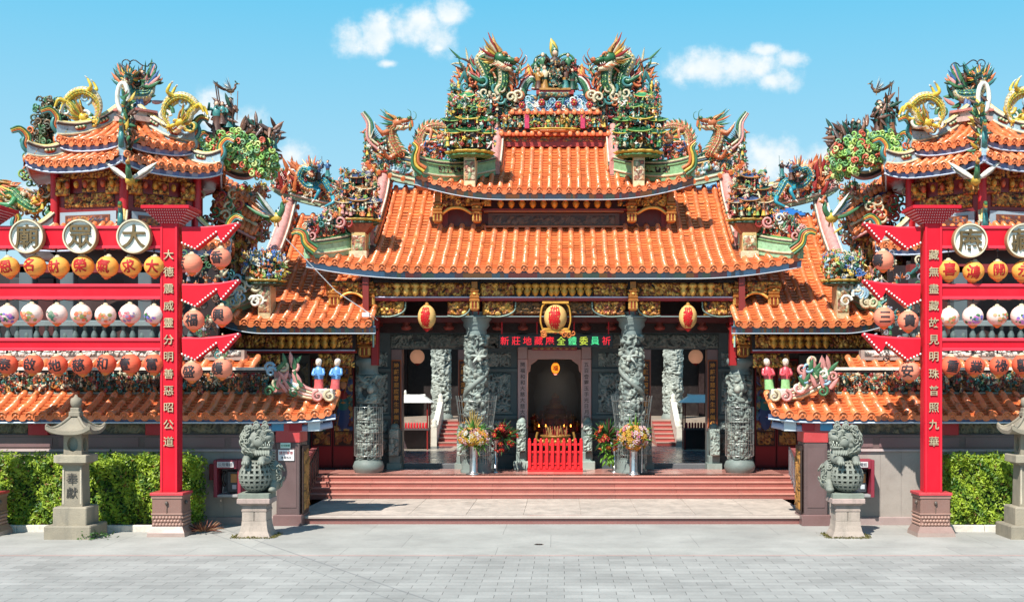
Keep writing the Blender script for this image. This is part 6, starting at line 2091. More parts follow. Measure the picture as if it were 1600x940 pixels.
# ------------------------------------------------------------------ red archways
GATE = {-1: ('廟眾大', '大德震威靈分明善惡昭公道', (43, 126, 210)), 1: ('庵藏', '藏無盡藏故見明珠普照九華', (1515, 1598))}
RD, RD2 = s(206, 14, 38), s(180, 12, 34)
for sx in (-1, 1):
    mir = sx > 0
    plq, cpl, pxs = GATE[sx]
    gate = thing('archway', ('red steel archway carrying two round plaques at the picture edge' if mir else 'red steel archway carrying three round plaques 廟眾大'), 'gate', (sx * 9.89, 0, 0), 'red archways')
    for xp in (-9.89, -14.72):
        if mir and xp < -12: continue
        mb = MB(800)
        bbox(mb, xp - .215, xp + .215, -.215, .215, 1.1, 8.12, RD, .03)
        for sg in (-1, 1):                             # raised edge strips
            bbox(mb, xp + sg * .19 - .03, xp + sg * .19 + .03, -.238, -.217, 1.14, 8.1, s(206, 34, 52), .008)
            bbox(mb, xp + sg * .226 - .009, xp + sg * .226 + .009, -.17, .17, 1.14, 8.1, s(200, 26, 46), .004)
        for zz in (2.9, 4.95, 6.9):                    # welded seams with bolt heads
            bbox(mb, xp - .219, xp + .219, -.219, .219, zz, zz + .012, s(120, 14, 28), .003)
            for sg in (-1, 1):
                for dz in (-.06, .07): ell(mb, (xp + sg * .11, -.218, zz + dz), (.016, .012, .016), s(150, 30, 44))
        post = mb.build('post', M_REDPT, gate, mir)
        mb = MB(801)
        frustum(mb, xp, 0, 8.06, 8.42, .23, .23, .58, .52, s(160, 14, 34)); bbox(mb, xp - .62, xp + .62, -.56, .56, 8.42, 8.5, s(190, 24, 44), .01)
        for r_ in range(6):
            f = (r_ + .5) / 6
            hw, hd = .23 + .35 * f, .23 + .29 * f
            n_ = 8 + 2 * r_
            for k in range(n_):
                ell(mb, (xp - hw + 2 * hw * (k + .5) / n_, -hd - .005, 8.06 + .36 * f), .017, s(226, 170, 170))
            for k in range(n_):
                for sg in (-1, 1): ell(mb, (xp + sg * (hw + .005), -hd + 2 * hd * (k + .5) / n_, 8.06 + .36 * f), .017, s(226, 170, 170))
        mb.build('studded_cap', M_REDPT, post, mir)
        mb = MB(802)
        BG = s(124, 84, 72)
        frustum(mb, xp, 0, 0, .1, .49, .49, .475, .475, s(150, 126, 116)); frustum(mb, xp, 0, .1, .26, .475, .475, .40, .40, s(140, 108, 98))
        bbox(mb, xp - .385, xp + .385, -.385, .385, .26, 1.04, BG, .02)
        bbox(mb, xp - .405, xp + .405, -.405, .405, .56, .6, s(146, 106, 92), .01)
        bbox(mb, xp - .405, xp + .405, -.405, .405, .98, 1.06, s(140, 100, 88), .01)
        for r_ in range(3):
            for k in range(9):
                for fx in (0, 1):
                    x = -.34 + .084 * k + (.042 if r_ % 2 else 0)
                    if x > .36: continue
                    cc_ = (xp + x, -.39, .31 + .09 * r_) if fx == 0 else (xp + .39, x, .31 + .09 * r_)
                    ell(mb, cc_, (.046, .03, .04) if fx == 0 else (.03, .046, .04), s(156, 116, 100))
        ell(mb, (xp, -.41, .86), (.045, .05, .06), s(70, 54, 44)); tube(mb, [(xp, -.405, .84), (xp, -.40, .6)], .012, s(100, 74, 62), 5)
        ell(mb, (xp + .41, -.1, .86), (.05, .045, .06), s(70, 54, 44))
        bbox(mb, xp - .43, xp + .43, -.43, .43, 1.06, 1.13, s(186, 18, 38), .012)
        mb.build('pedestal', M_GRAN, post, mir)
        if xp > -12:
            for k, ch in enumerate(cpl):
                mb = MB(803)
                write(mb, ch, (sx * 9.89, -.225, Z(398 + 26.45 * k, 32.3)), .275, s(196, 176, 142), .03, .006)
                mb.build('character', M_GOLD, post)
    for k, (z0, z1) in enumerate(((7.44, 8.0), (6.13, 6.5), (4.80, 5.1))):
        mb = MB(804)
        bbox(mb, -18.5 if mir else -14.6, -10.1, -.18, .18, z0, z1, RD, .01)
        for zz in (z0, z1 - .05):
            bbox(mb, -18.5 if mir else -14.6, -10.102, -.22, .22, zz - .012, zz + .06, s(220, 56, 74), .01)
        mb.build('beam', M_REDPT, gate, mir)
        mb = MB(805)                                    # stepped wing bracket with bulbs
        dy = (0, 89.5, 173)[k]
        pts = [(285, 357), (318, 357), (345, 355), (373, 350), (347, 379), (339, 364), (306, 390), (286, 381)]
        poly = [(X(a, 32.4), Z(b + dy, 32.4)) for a, b in pts]
        prism(mb, poly, -.16, .16, RD)
        tube(mb, [(X(a, 32.4), -.0, Z(b + dy, 32.4) + .015) for a, b in pts[:4]], .05, s(220, 50, 68), 6, (0, 1, 0), 3.4)
        wing = mb.build('wing_bracket', M_REDPT, gate, mir)
        mb = MB(806)
        for i in (3, 5, 6, 4):
            a, b = np.array(poly[i]), np.array(poly[(i + 1) % 8])
            if i == 4:
                continue
            n_ = max(3, int(np.linalg.norm(b - a) / .085))
            for j in range(n_ + 1):
                c = a + (b - a) * j / n_
                ell(mb, (c[0], -.185, c[1] + .02), .027, s(240, 232, 226))
        mb.build('bulb_string', M_PLAST, wing, mir)
    for ch, px in zip(plq, pxs):
        mb = MB(807)
        c = np.array((X(px, 32.2), -.34, Z(369.5 if not mir else 376, 32.2)))
        a = np.linspace(0, 2 * PI, 49)
        pr = [(.0, .02), (.375, .02), (.385, -.01), (.40, -.06), (.435, -.06), (.45, -.02), (.45, .12), (.0, .12)]
        G = np.array([[c + (r_ * math.cos(x), y, r_ * math.sin(x)) for x in a[:-1]] for r_, y in pr])
        cols = np.repeat([s(238, 236, 226)] * 2 + [s(150, 126, 92)] + [s(206, 196, 170)] + [s(150, 126, 92)] * 3, 48, axis=0)
        grid(mb, G, cols, False, closed=True, flip=True)
        pl = mb.build('round_plaque', M_PAINT, gate)
        mb = MB(808)
        write(mb, ch, c + (0, .02, 0), .64, s(110, 90, 58), .05, .012)
        mb.build('character', M_GOLD, pl)
# ------------------------------------------------------------------ lanterns
def lantern_body(mb, rx, rz, col, ribs=13, nseg=26):
    n = ribs * 3 + 1
    t = np.linspace(-.93, .93, n)
    r = rx * np.sqrt(1 - t ** 2) * (1 + .012 * np.cos(np.arange(n) * 2 * PI / 3))
    lathe(mb, np.stack([r, t * rz], 1), (0, 0, 0), col, nseg)


def on_ball(rx, rz, yaw, off=.010):
    def fn(p2):
        a = p2[:, 0] / rx + yaw
        b = np.clip(p2[:, 1] / rz, -1.4, 1.4)
        return np.stack([(rx + off) * np.sin(a) * np.cos(b), -(rx + off) * np.cos(a) * np.cos(b), (rz + off) * np.sin(b)], 1)
    return fn


def make_lantern(name, label, col, loc, group, rx=.268, rz=.262, capc=CREAM, tas=s(220, 120, 60)):
    t = thing(name, label, 'lantern', loc, group)
    mb = MB(1); lantern_body(mb, rx, rz, col)
    if name == 'paper_lantern' and col[2] > .5:              # peach tint growing stronger towards the bottom of the pale lanterns
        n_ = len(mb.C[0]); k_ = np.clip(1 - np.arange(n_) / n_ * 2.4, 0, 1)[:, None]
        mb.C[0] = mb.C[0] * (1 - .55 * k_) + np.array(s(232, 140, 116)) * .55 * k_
    mb.build('lantern_body', M_PAPER, t, origin=(0, 0, 0))
    mb = MB(1); lathe(mb, [(.10, rz * .90), (.11, rz * 1.0), (.06, rz * 1.02), (.05, rz * 1.16), (.02, rz * 1.2)], (0, 0, 0), capc, 14)
    tube(mb, [(0, 0, rz * 1.15), (0, 0, rz * 1.15 + .16)], .008, BLACK, 5); mb.build('top_cap', M_PAPER, t, origin=(0, 0, 0))
    mb = MB(1); lathe(mb, [(.03, -rz * 1.22), (.07, -rz * 1.08), (.11, -rz * 1.02), (.11, -rz * .92)], (0, 0, 0), tas, 14); mb.build('bottom_cap', M_PAPER, t, origin=(0, 0, 0))
    return t


def put_char(t, ch, col, yaw, size=.36, rx=.268, rz=.262, bold=.0):
    mb = MB(1)
    write_on(mb, ch, size, col, on_ball(rx, rz, yaw), bold, fat=.008)
    mb.build('character', M_PAPER, t, origin=(0, 0, 0))


rngL = np.random.default_rng(4)
ORD = ['nearest', 'second', 'third', 'fourth', 'fifth', 'sixth', 'seventh']
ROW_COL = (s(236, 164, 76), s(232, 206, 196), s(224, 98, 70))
rows = {
    -1: ([(14, '恩'), (55, '名'), (92, '財'), (130, '榮'), (168, '氣'), (205, '求'), (242, '大')], [12, 50, 89, 127, 165, 203, 241], [(12, '泰'), (52, '啟'), (90, '地'), (128, '慈'), (166, '和'), (204, '壹'), (241, '富')], (416, 491, 569)),
    1: ([(1482, '喜'), (1521, '鴻'), (1559, '開'), (1598, '永')], [1483, 1520, 1558, 1596], [(1485, '重'), (1523, '業'), (1561, '祿'), (1598, '囍')], (423, 494.5, 570)),
}
protos = {}
DL = 32.35
for sx, (r1, r2, r3, ys) in rows.items():
    gname = 'three plaque archway' if sx < 0 else 'two plaque archway'
    for ri, row in enumerate((r1, [(p, None) for p in r2], r3)):
        k_near = sorted(range(len(row)), key=lambda i: abs(row[i][0] - (268 if sx < 0 else 1455)))
        for i, (px, ch) in enumerate(row):
            loc = (X(px, DL), DL - D0, Z(ys[ri] + rngL.uniform(-1.2, 1.2), DL))
            if ri == 0: lab = f'yellow lantern with red character {ch} under the top beam of the {gname}'
            elif ri == 1: lab = f'pale flower printed lantern of the {gname}, {ORD[k_near.index(i)]} from its tall red post' if k_near.index(i) else f'pale flower printed lantern of the {gname} touching its tall red post'
            else: lab = f'orange lantern with black character {ch} in the bottom row of the {gname}'
            grp = ('yellow lanterns under the top beams', 'pale printed lanterns under the middle beams', 'orange lanterns under the bottom beams')[ri]
            if ri not in protos:
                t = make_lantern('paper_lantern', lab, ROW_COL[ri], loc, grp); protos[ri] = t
            else:
                chars = [c for c in protos[ri].children if c.name.startswith(('character', 'printed'))]
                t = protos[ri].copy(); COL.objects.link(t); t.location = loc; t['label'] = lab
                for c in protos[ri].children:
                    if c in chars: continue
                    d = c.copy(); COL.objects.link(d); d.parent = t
            t.scale = (rngL.uniform(.94, 1.05),) * 3
            if ch:
                put_char(t, ch, (s(176, 26, 32), None, s(44, 36, 42))[ri], rngL.uniform(-.4, .05), .37)
                t.rotation_euler = (rngL.normal(0, .06), rngL.normal(0, .09), 0)
            else:
                mb = MB(9)
                base = rngL.uniform(-.6, .4)
                pal = ([s(120, 110, 190), s(196, 120, 180), s(60, 110, 70)], [s(230, 110, 80), s(240, 160, 120), s(150, 150, 90)], [s(70, 110, 90), s(120, 140, 120), s(206, 150, 150)], [s(236, 130, 140), s(226, 100, 110), s(150, 130, 170)])[rngL.integers(4)]
                for k in range(20):
                    x, y, r_ = rngL.normal(0, .12), rngL.uniform(-.2, .04), rngL.uniform(.02, .05)
                    a = np.linspace(0, 2 * PI, 9)[:-1]
                    p2 = np.vstack([[(x, y)], np.stack([x + r_ * np.cos(a) * 1.3, y + r_ * np.sin(a)], 1)])
                    mb.add(on_ball(.268, .262, base, .006 + .0006 * k)(p2), [(0, j + 1, (j + 1) % 8 + 1) for j in range(8)], pal[k % 3])
                mb.build('printed_flowers', M_PAPER, t, origin=(0, 0, 0))

# sagging supply cables the lantern rows hang from
for sx in (-1, 1):
    gname = 'three plaque archway' if sx < 0 else 'two plaque archway'
    for (zb, lev) in ((7.40, 'top'), (6.08, 'middle'), (4.75, 'bottom')):
        mb = MB(int(zb * 10))
        xs = np.linspace(10.1, 14.5 if sx < 0 else 18, 60) * sx
        zz = zb + .03 - .05 * np.abs(np.sin((xs - sx * 10.1) * PI / .635)) + .01 * np.sin(xs * 9)
        tube(mb, np.stack([xs, np.full(60, -.14), zz], 1), .011, s(40, 34, 36), 5)
        for x in np.arange(10.3, 14.4 if sx < 0 else 18, .635):
            bbox(mb, sx * x - .02, sx * x + .02, -.165, -.115, zb - .05, zb + .03, s(46, 40, 42), .005)
        tag(mb.build('lantern_cable', M_PLAST, origin=(sx * 12, -.14, zb)), f'thin black lantern cable clipped under the {lev} beam of the {gname}', 'cable', 'lantern cables under the beams')

outer = {-1: [(300, 412, '吉', -1.1), (343, 402, '香', -.25), (303, 500, '福', .0), (345, 492, '興', -.2), (300, 580, '盛', -.1), (345, 575, '護', -.3)],
         1: [(1380, 407, '壽', -.9), (1383, 495, '三', -.1), (1419, 501, '貴', -.1), (1423, 579, '安', -.5)]}
for sx, lst in outer.items():
    for k, (px, py, ch, yaw) in enumerate(lst):
        lvl = 'top' if py < 450 else 'middle' if py < 540 else 'bottom'
        lab = f'salmon lantern with black character {ch} hanging below the {lvl} wing bracket of the ' + ('three plaque archway' if sx < 0 else 'two plaque archway')
        loc = (X(px, 32.4), -.1 + .12 * (k % 2), Z(py, 32.4))
        t = make_lantern('paper_lantern', lab, s(232, 136, 108), loc, 'salmon lanterns on the wing brackets') if (sx, k) == (-1, 0) else None
        if t is None:
            t = p_out.copy(); COL.objects.link(t); t.location = loc; t['label'] = lab
            for c in p_out.children:
                if c.name.startswith('character'): continue
                d = c.copy(); COL.objects.link(d); d.parent = t
        else: p_out = t
        put_char(t, ch, s(50, 44, 48), yaw)

# big oval lanterns in the porch
for px, D, py, rx, rz, lab in ((667, 41.3, 495, .3, .40, 'oval gold lantern with red characters over the doorway on the handrail-free left bay'), (1075, 41.3, 495, .3, .40, 'oval gold lantern with red characters in the bay beside the metal sign stand'), (868, 41.4, 496, .38, .44, 'large oval lantern in a gilded frame above the display board')):
    lab = {667: 'oval gold lantern with red characters hanging in the porch bay left of the display board', 1075: 'oval gold lantern with red characters hanging in the porch bay right of the display board', 868: lab}[px]
    t = make_lantern('palace_lantern', lab, s(222, 178, 110), (X(px, D), D - D0, Z(py, D)), 'oval lanterns hanging in the porch', rx, rz, GOLD, s(190, 40, 40))
    mb = MB(1)
    for k, ch in enumerate('地藏庵'):
        write_on(mb, ch, rx * 1.15, s(186, 18, 26), (lambda f, dz: (lambda p2: f(p2 + np.array((0, dz)))))(on_ball(rx, rz, -.1), rz * (.58 - .58 * k)), .0, fat=.008)
    mb.build('characters', M_PAPER, t, origin=(0, 0, 0))
    if px == 868:
        mb = MB(2)
        for zz, w in ((-.5, .5), (-.42, .42), (.46, .44)):
            bbox(mb, -w, w, -.16, .16, zz, zz + .07, s(206, 150, 60), .01)
        for sg in (-1, 1):
            tube(mb, cr([(sg * .42, -.1, -.42), (sg * .5, -.1, -.1), (sg * .46, -.1, .3), (sg * .36, -.1, .46)], 10), .03, s(206, 150, 60), 6)
            for k in range(4): curl(mb, (sg * (.3 + .06 * k), -.15, -.5), .1, .03, s(196, 110, 50), 1.2, k, sg)
        mb.build('gilded_frame', M_GOLD, t, origin=(0, 0, 0))
t = make_lantern('door_lantern', 'small glowing orange lantern inside the central doorway', s(240, 140, 40), (X(868, 44.9), 12.3, Z(575, 44.9)), None, .15, .2, GOLD, RED)
for c in t.children:
    if c.name.startswith('lantern_body'): c.data.materials[0] = emit('lit_lantern', .9)
ld = bpy.data.lights.new('lantern_light', 'POINT'); ld.energy = 20; ld.color = (1.0, .70, .46); ld.shadow_soft_size = .15
lo = bpy.data.objects.new('lantern_light', ld); COL.objects.link(lo); lo.parent = t; lo.location = (0, .1, -.42)
mb = MB(1); write_on(mb, '福', .2, s(190, 30, 20), on_ball(.15, .2, 0), 0, fat=.005); mb.build('character', M_PAPER, t, origin=(0, 0, 0))
for px, lab in ((652, 'large pale lantern inside the left side doorway beside the dark beam'), (1087, 'large pale lantern inside the right side doorway above the votive shelter')):
    t = make_lantern('hall_lantern', lab, s(240, 176, 140), (X(px, 46.5), 14.0, Z(557, 46.5)), 'large lanterns in the side doorways', .27, .27, GOLD, RED)
    for c in t.children:
        if c.name.startswith('lantern_body'): c.data.materials[0] = bpy.data.materials.get('lit_hall_lantern') or emit('lit_hall_lantern', .18)

# ------------------------------------------------------------------ display board
t = thing('display_board', 'long dark LED display board hanging on red rods above the central doorway', 'sign', (.05, 10.4, 5.35))
mb = MB(1); bbox(mb, -1.92, 2.02, 10.4, 10.52, 5.14, 5.57, s(18, 18, 20), .015); mb.build('case', M_PLAST, t)
mb = MB(1)
for px in (784, 839, 897, 951): tube(mb, [(X(px, 42.9), 10.46, 5.57), (X(px, 42.9), 10.46, 6.8)], .03, s(196, 24, 40), 6)
mb.build('hanging_rod', M_PAINT, t)
mb = MB(1)
for k, ch in enumerate('新莊地藏庵全體委員祈'):
    c = (1.0, .02, .04) if k < 5 or k == 9 else ((.55, .75, .08), (.12, .8, .3), (.6, .7, .06), (.08, .75, .3))[k - 5]
    write(mb, ch, (-1.70 + .388 * k, 10.397, 5.355), .31, c, .006, .006)
mb.build('lettering', M_GLOW, t)

# ------------------------------------------------------------------ red fence and incense burner before the central door
t = thing('picket_fence', 'low bright red fence standing before the central doorway', 'fence', (.04, 10.1, PLAT))
mb = MB(1)
RF = s(220, 30, 36)
for zz in (1.0, 1.12, 1.52, 1.78): bbox(mb, -.86, .94, 10.08, 10.14, zz, zz + .07, RF, .008)
bbox(mb, -.9, .98, 10.05, 10.35, .885, 1.0, RF, .01)
bbox(mb, -.85, .93, 10.142, 10.17, 1.0, 1.5, s(170, 20, 28), .006)
mb.build('rail', M_PAINT, t)
for k in range(10):
    x = -.84 + 1.76 * k / 9
    mb = MB(1); bbox(mb, x - .052, x + .052, 10.02, 10.08, 1.0, 1.95, RF, .008); ell(mb, (x, 10.05, 1.97), (.05, .04, .06), RF)
    mb.build('picket', M_PAINT, t)
t = thing('incense_burner', 'bronze incense burner full of joss sticks behind the red fence', 'incense burner', (.04, 10.9, PLAT))
mb = MB(1)
lathe(mb, [(.26, 0), (.3, .1), (.16, .45), (.24, .65), (.44, .82), (.52, 1.0), (.47, 1.14), (.54, 1.18), (.52, 1.22), (.45, 1.2), (.42, 1.12)], (.04, 10.9, PLAT), s(150, 112, 56), 26)
for sg in (-1, 1): tube(mb, cr([(.04 + sg * .48, 10.9, 1.85), (.04 + sg * .66, 10.9, 1.95), (.04 + sg * .62, 10.9, 2.2)], 8), .045, s(160, 120, 56), 6)
for k in range(12):
    a = k * PI / 6
    ell(mb, (.04 + .5 * math.cos(a), 10.9 + .5 * math.sin(a), PLAT + 1.0), (.06, .06, .07), s(186, 140, 70))
mb.build('bowl', M_GOLD, t)
mb = MB(2)
for k in range(70):
    a, r_ = mb.rng.uniform(0, 6.28), .4 * math.sqrt(mb.rng.random())
    p0 = np.array((.04 + r_ * math.cos(a), 10.9 + r_ * math.sin(a), 2.02))
    tube(mb, [p0, p0 + (mb.rng.normal(0, .03), 0, mb.rng.uniform(.2, .4))], .008, (s(190, 150, 90), RED)[k % 2], 4)
sticks = mb.build('joss_sticks', M_WOOD, t); sticks['kind'] = 'stuff'


def blooms(mb, c, rad, n, pal, leafc, nl, squash=.8, leafL=.3):
    for k in range(nl):
        d = nrm(mb.rng.normal(size=3) + (0, 0, .7))
        blade(mb, np.asarray(c) + d * rad * .2, d, rad * mb.rng.uniform(.7, 1.25), leafL * .12, leafc[k % len(leafc)], bend=mb.rng.normal(size=3) * .2 - (0, 0, .1), flat=.3, n=4)
    for k in range(n):
        d = nrm(mb.rng.normal(size=3) * (1, 1, .9) + (0, -.25, .15))
        p0 = np.asarray(c) + d * rad * (1, 1, squash) * mb.rng.uniform(.75, 1.05)
        cc = pal[mb.rng.integers(len(pal))]
        for j in range(6):
            a = j * 1.047
            u = nrm(np.cross(d, (0.1, .2, 1))); v = np.cross(d, u)
            w = u * math.cos(a) + v * math.sin(a)
            blade(mb, p0, w + d * .5, .11, .032, cc, flat=.4, n=4)
        ell(mb, p0 + d * .03, .025, YELLOW)


for px, lab, seed in ((740, 'tall steel vase of mixed flowers with wheat coloured stems standing left of the red fence', 1), (990, 'tall steel vase of pink and yellow lilies standing right of the red fence', 2)):
    x = X(px, 41.5); y = 9.0
    t = thing('flower_vase', lab, 'vase', (x, y, PLAT), 'tall steel flower vases before the inner columns')
    mb = MB(1); lathe(mb, [(.25, 0), (.25, .025), (.16, .05), (.135, .1), (.135, .95), (.15, 1.0), (.155, 1.02), (.13, 1.0)], (x, y, PLAT), s(200, 200, 200), 20); mb.build('vase', M_STEEL, t)
    mb = MB(seed)
    blooms(mb, (x, y - .05, PLAT + 1.24), .5, 150, [PINK, s(230, 196, 206), YELLOW, s(226, 160, 70), WHITE, YELLOW] if seed == 1 else [s(220, 130, 160), s(230, 196, 206), YELLOW, WHITE, s(226, 160, 70), YELLOW], [s(70, 130, 50), s(110, 160, 60)], 60, .55 if seed == 1 else .85)
    if seed == 1:
        for k in range(26):
            hh_ = mb.rng.uniform(1.75, 2.2); dx_ = mb.rng.normal(0, .16)
            tube(mb, cr([(x, y, PLAT + 1.3), (x + dx_ * .4, y, PLAT + (1.3 + hh_) / 2), (x + dx_, y + mb.rng.normal(0, .1), PLAT + hh_)], 6), np.array((.008, .008, .009, .018, .02, .004)), s(196, 172, 104), 5)
    mb.build('bouquet', M_LEAF, t)
for px, lab, seed in ((774, 'dark leaved red poinsettia on a steel stand beside the mixed bouquet', 3), (960, 'trailing red and orange plant on a steel stand beside the lilies', 4)):
    x = X(px, 42.4); y = 9.9
    t = thing('potted_plant', lab, 'plant', (x, y, PLAT), 'red plants on thin steel stands')
    mb = MB(1); lathe(mb, [(.16, 0), (.16, .02), (.06, .04), (.055, 1.0), (.11, 1.05), (.13, 1.15)], (x, y, PLAT), s(190, 190, 190), 16); mb.build('stand', M_STEEL, t)
    mb = MB(seed); xx = x + (.25 if seed == 3 else -.2)
    blooms(mb, (xx, y, PLAT + 1.15), .48, 26, [s(170, 26, 36), s(190, 50, 40)] if seed == 3 else [s(180, 40, 40), s(206, 110, 50)], [s(40, 80, 36), s(60, 100, 40), s(90, 40, 36)], 90, 1.0)
    if seed == 4:
        for k in range(40): blade(mb, (xx + mb.rng.normal(0, .1), y - .1, PLAT + 1.0 - .7 * mb.rng.random()), mb.rng.normal(size=3) - (0, 0, .6), .22, .04, s(110, 160, 50))
    mb.build('foliage', M_LEAF, t)
t = thing('sign_stand', 'thin black metal stand with a flat base beside the lilies', 'stand', (X(1003, 41.5), 9.0, PLAT))
mb = MB(1); x = X(1003, 41.5)
bbox(mb, x - .25, x + .42, 8.85, 9.15, PLAT, PLAT + .05, s(50, 50, 54), .01)
tube(mb, [(x, 9.0, PLAT + .05), (x, 9.0, PLAT + 1.75)], .025, s(190, 190, 190), 6)
mb.build('frame', M_STEEL, t)

# ------------------------------------------------------------------ guardian lions
def remeshed(mb, name, mat_, voxel, col, parent, mirror=False):
    o = mb.build(name, mat_, parent, mirror)
    md = o.modifiers.new('r', 'REMESH'); md.mode = 'VOXEL'; md.voxel_size = voxel; md.use_smooth_shade = True
    sm = o.modifiers.new('s', 'SMOOTH'); sm.iterations = 2; sm.factor = .5
    dg = bpy.context.evaluated_depsgraph_get()
    me = bpy.data.meshes.new_from_object(o.evaluated_get(dg))
    o.modifiers.clear()
    old = o.data; o.data = me; bpy.data.meshes.remove(old)
    at = me.color_attributes.get('Col')
    if at: me.color_attributes.remove(at)
    at = me.color_attributes.new('Col', 'FLOAT_COLOR', 'POINT')
    at.data.foreach_set('color', np.tile(np.array((*col, 1.0), np.float32), len(me.vertices)))
    me.materials.clear(); me.materials.append(mat_)
    me.polygons.foreach_set('use_smooth', np.ones(len(me.polygons), bool))
    o.name = name; me.name = name
    return o


for sx in (-1, 1):
    mir = sx > 0
    lx, ly = -7.60, -.25
    lion = thing('guardian_lion', ('grey stone lion looking left over a pierced ball, beside the steel handrail' if mir else 'grey stone lion looking right over a pierced ball, beside the pier with two notices'), 'statue', (sx * -lx, ly, 0), 'stone guardian lions on pedestals')
    mb = MB(1)
    PC = s(160, 144, 132)
    pr = [(.43, 0), (.41, .05), (.355, .16), (.325, .3), (.315, .42)]
    for (a, z0), (b, z1) in zip(pr[:-1], pr[1:]): frustum(mb, lx, ly, z0, z1, a, a, b, b, PC)
    for i in (-1, 1):                                         # stone blocks with open joints
        bbox(mb, lx + (i - 1) * .158 + .005, lx + (i + 1) * .158 - .005, ly - .315, ly + .315, .426, .66, PC, .012)
    bbox(mb, lx - .325, lx + .325, ly - .325, ly + .325, .666, .72, s(150, 132, 122), .012)
    bbox(mb, lx - .31, lx + .31, ly - .31, ly + .31, .72, .82, s(140, 126, 120), .012)
    frustum(mb, lx, ly, .82, .88, .32, .32, .41, .41, s(156, 138, 130))
    bbox(mb, lx - .42, lx + .42, ly - .42, ly + .42, .88, 1.0, s(166, 142, 134), .012)
    bbox(mb, lx - .40, lx + .40, ly - .40, ly + .40, 1.0, 1.13, s(112, 120, 108), .012)
    mb.build('pedestal', M_WEATH, lion, mir)
    o = np.array((lx, ly, 1.13))
    mb = MB(2)
    E = lambda c, r: ell(mb, o + np.array(c), r, STONE, fine=True)
    E((.12, .26, .36), (.36, .28, .40)); E((-.08, .24, .3), (.34, .26, .32)); E((.06, .2, .95), (.27, .25, .42))
    E((.0, .0, 1.38), (.33, .30, .30)); E((.02, .02, 1.52), (.27, .26, .18))
    E((.26, -.12, 1.41), (.2, .21, .13)); E((.35, -.14, 1.44), (.12, .16, .095)); E((.26, -.12, 1.16), (.17, .17, .065)); E((.35, -.12, 1.18), (.07, .13, .06)); E((.42, -.15, 1.51), (.055, .1, .055))
    E((.18, -.26, 1.56), (.14, .07, .06)); E((.30, -.04, 1.57), (.1, .18, .06)); E((.1, -.27, 1.3), (.14, .08, .12))
    E((.20, -.29, 1.49), (.05, .05, .05)); E((.62, .3, .5), (.0, .0, .0)) if False else E((.36, .22, .42), (.24, .26, .42))
    for sg, yy in ((-1, -.25), (1, -.2)):
        tube(mb, cr([o + (sg * .22 + .04, .1, 1.0), o + (sg * .26 + .03, -.15, .85), o + (sg * .2 + .02, -.38, .86), o + (sg * .2 + .03, -.48, .82)], 10), np.linspace(.13, .085, 10), STONE, 10)
        E((sg * .2 + .03, -.5, .80), (.11, .1, .07))
    E((.40, .12, .18), (.14, .24, .18)); E((.42, -.12, .08), (.11, .16, .08))
    E((.0, .1, 1.72), (.05, .05, .09)); E((.22, .05, 1.70), (.06, .06, .1)); E((-.16, -.05, 1.68), (.07, .07, .08))
    for k in range(64):                                       # mane of curls
        a = mb.rng.uniform(.5, 2 * PI - .5); b = mb.rng.uniform(-1.0, .9)
        d = np.array((math.cos(a) * math.cos(b), math.sin(a) * math.cos(b) * .9, math.sin(b)))
        if d[0] > .25 and d[1] < 0: continue
        E(np.array((-.02, .03, 1.32)) + d * (.34, .30, .42), .062 + .03 * mb.rng.random())
    for k in range(9):
        E((-.28 + .03 * k, -.22 + .02 * (k % 3), 1.12 + .05 * (k % 4)), .07)
    tube(mb, cr([o + (.1, .5, .2), o + (.2, .58, .6), o + (.1, .55, 1.0), o + (.2, .5, 1.3)], 12), np.linspace(.1, .14, 12), STONE, 8)
    remeshed(mb, 'lion', M_STONE, .02, s(112, 116, 106), lion, mir)
    mb = MB(3)                                               # carved curls over mane and cheeks
    for k in range(46):
        a = mb.rng.uniform(1.0, 2 * PI - 1.0); b = mb.rng.uniform(-.9, .9)
        d = np.array((math.cos(a) * math.cos(b), math.sin(a) * math.cos(b), math.sin(b)))
        if d[1] > .5: continue
        c = o + np.array((-.02, .03, 1.32)) + d * (.40, .36, .47)
        u = nrm(np.cross((0, 0, 1), d)); v = np.cross(d, u)
        curl(mb, c, .09, .026, s(122, 126, 114), 1.3, mb.rng.uniform(0, 6), (-1) ** k, u, v)
    for k in range(12):
        curl(mb, o + (-.12 + .035 * k, -.3 + .05 * (k % 3), 1.66 + .05 * (k % 2)), .075, .026, s(122, 126, 114), 1.3, k, (-1) ** k)
    SCC = s(122, 126, 114)
    def on_curls(c0, rr, n, sz, amin=PI, amax=2 * PI):
        for k in range(n):
            a = mb.rng.uniform(amin, amax); b = mb.rng.uniform(-.9, .9)
            d = np.array((math.cos(a) * math.cos(b), math.sin(a) * math.cos(b), math.sin(b)))
            u = nrm(np.cross((0, 0, 1), d)); v = np.cross(d, u)
            curl(mb, o + np.array(c0) + d * np.array(rr), sz, sz * .26, SCC, 1.3, mb.rng.uniform(0, 6), (-1) ** k, u, v)
    on_curls((.36, .22, .42), (.25, .27, .43), 14, .09, -1.4, .9)
    on_curls((.06, .1, 1.0), (.28, .27, .38), 14, .075)
    on_curls((.26, -.12, 1.41), (.2, .21, .14), 9, .05, PI * 1.1, PI * 1.9)
    for k in range(6):                                       # ribs, paw toes, brows and nostrils
        tube(mb, cr([o + (.30, -.05 + .02 * k, .72 + .07 * k), o + (.42, .1, .68 + .07 * k), o + (.36, .32, .7 + .07 * k)], 6), .02, SCC, 5)
    for sg in (-1, 1):
        for k in (-1, 0, 1): ell(mb, o + (sg * .2 + .03 + .055 * k, -.585, .78), (.034, .05, .05), SCC)
        tube(mb, cr([o + (sg * .09 + .2, -.30, 1.55), o + (sg * .1 + .22, -.33, 1.6), o + (sg * .12 + .3, -.29, 1.6)], 6), .035, SCC, 6)
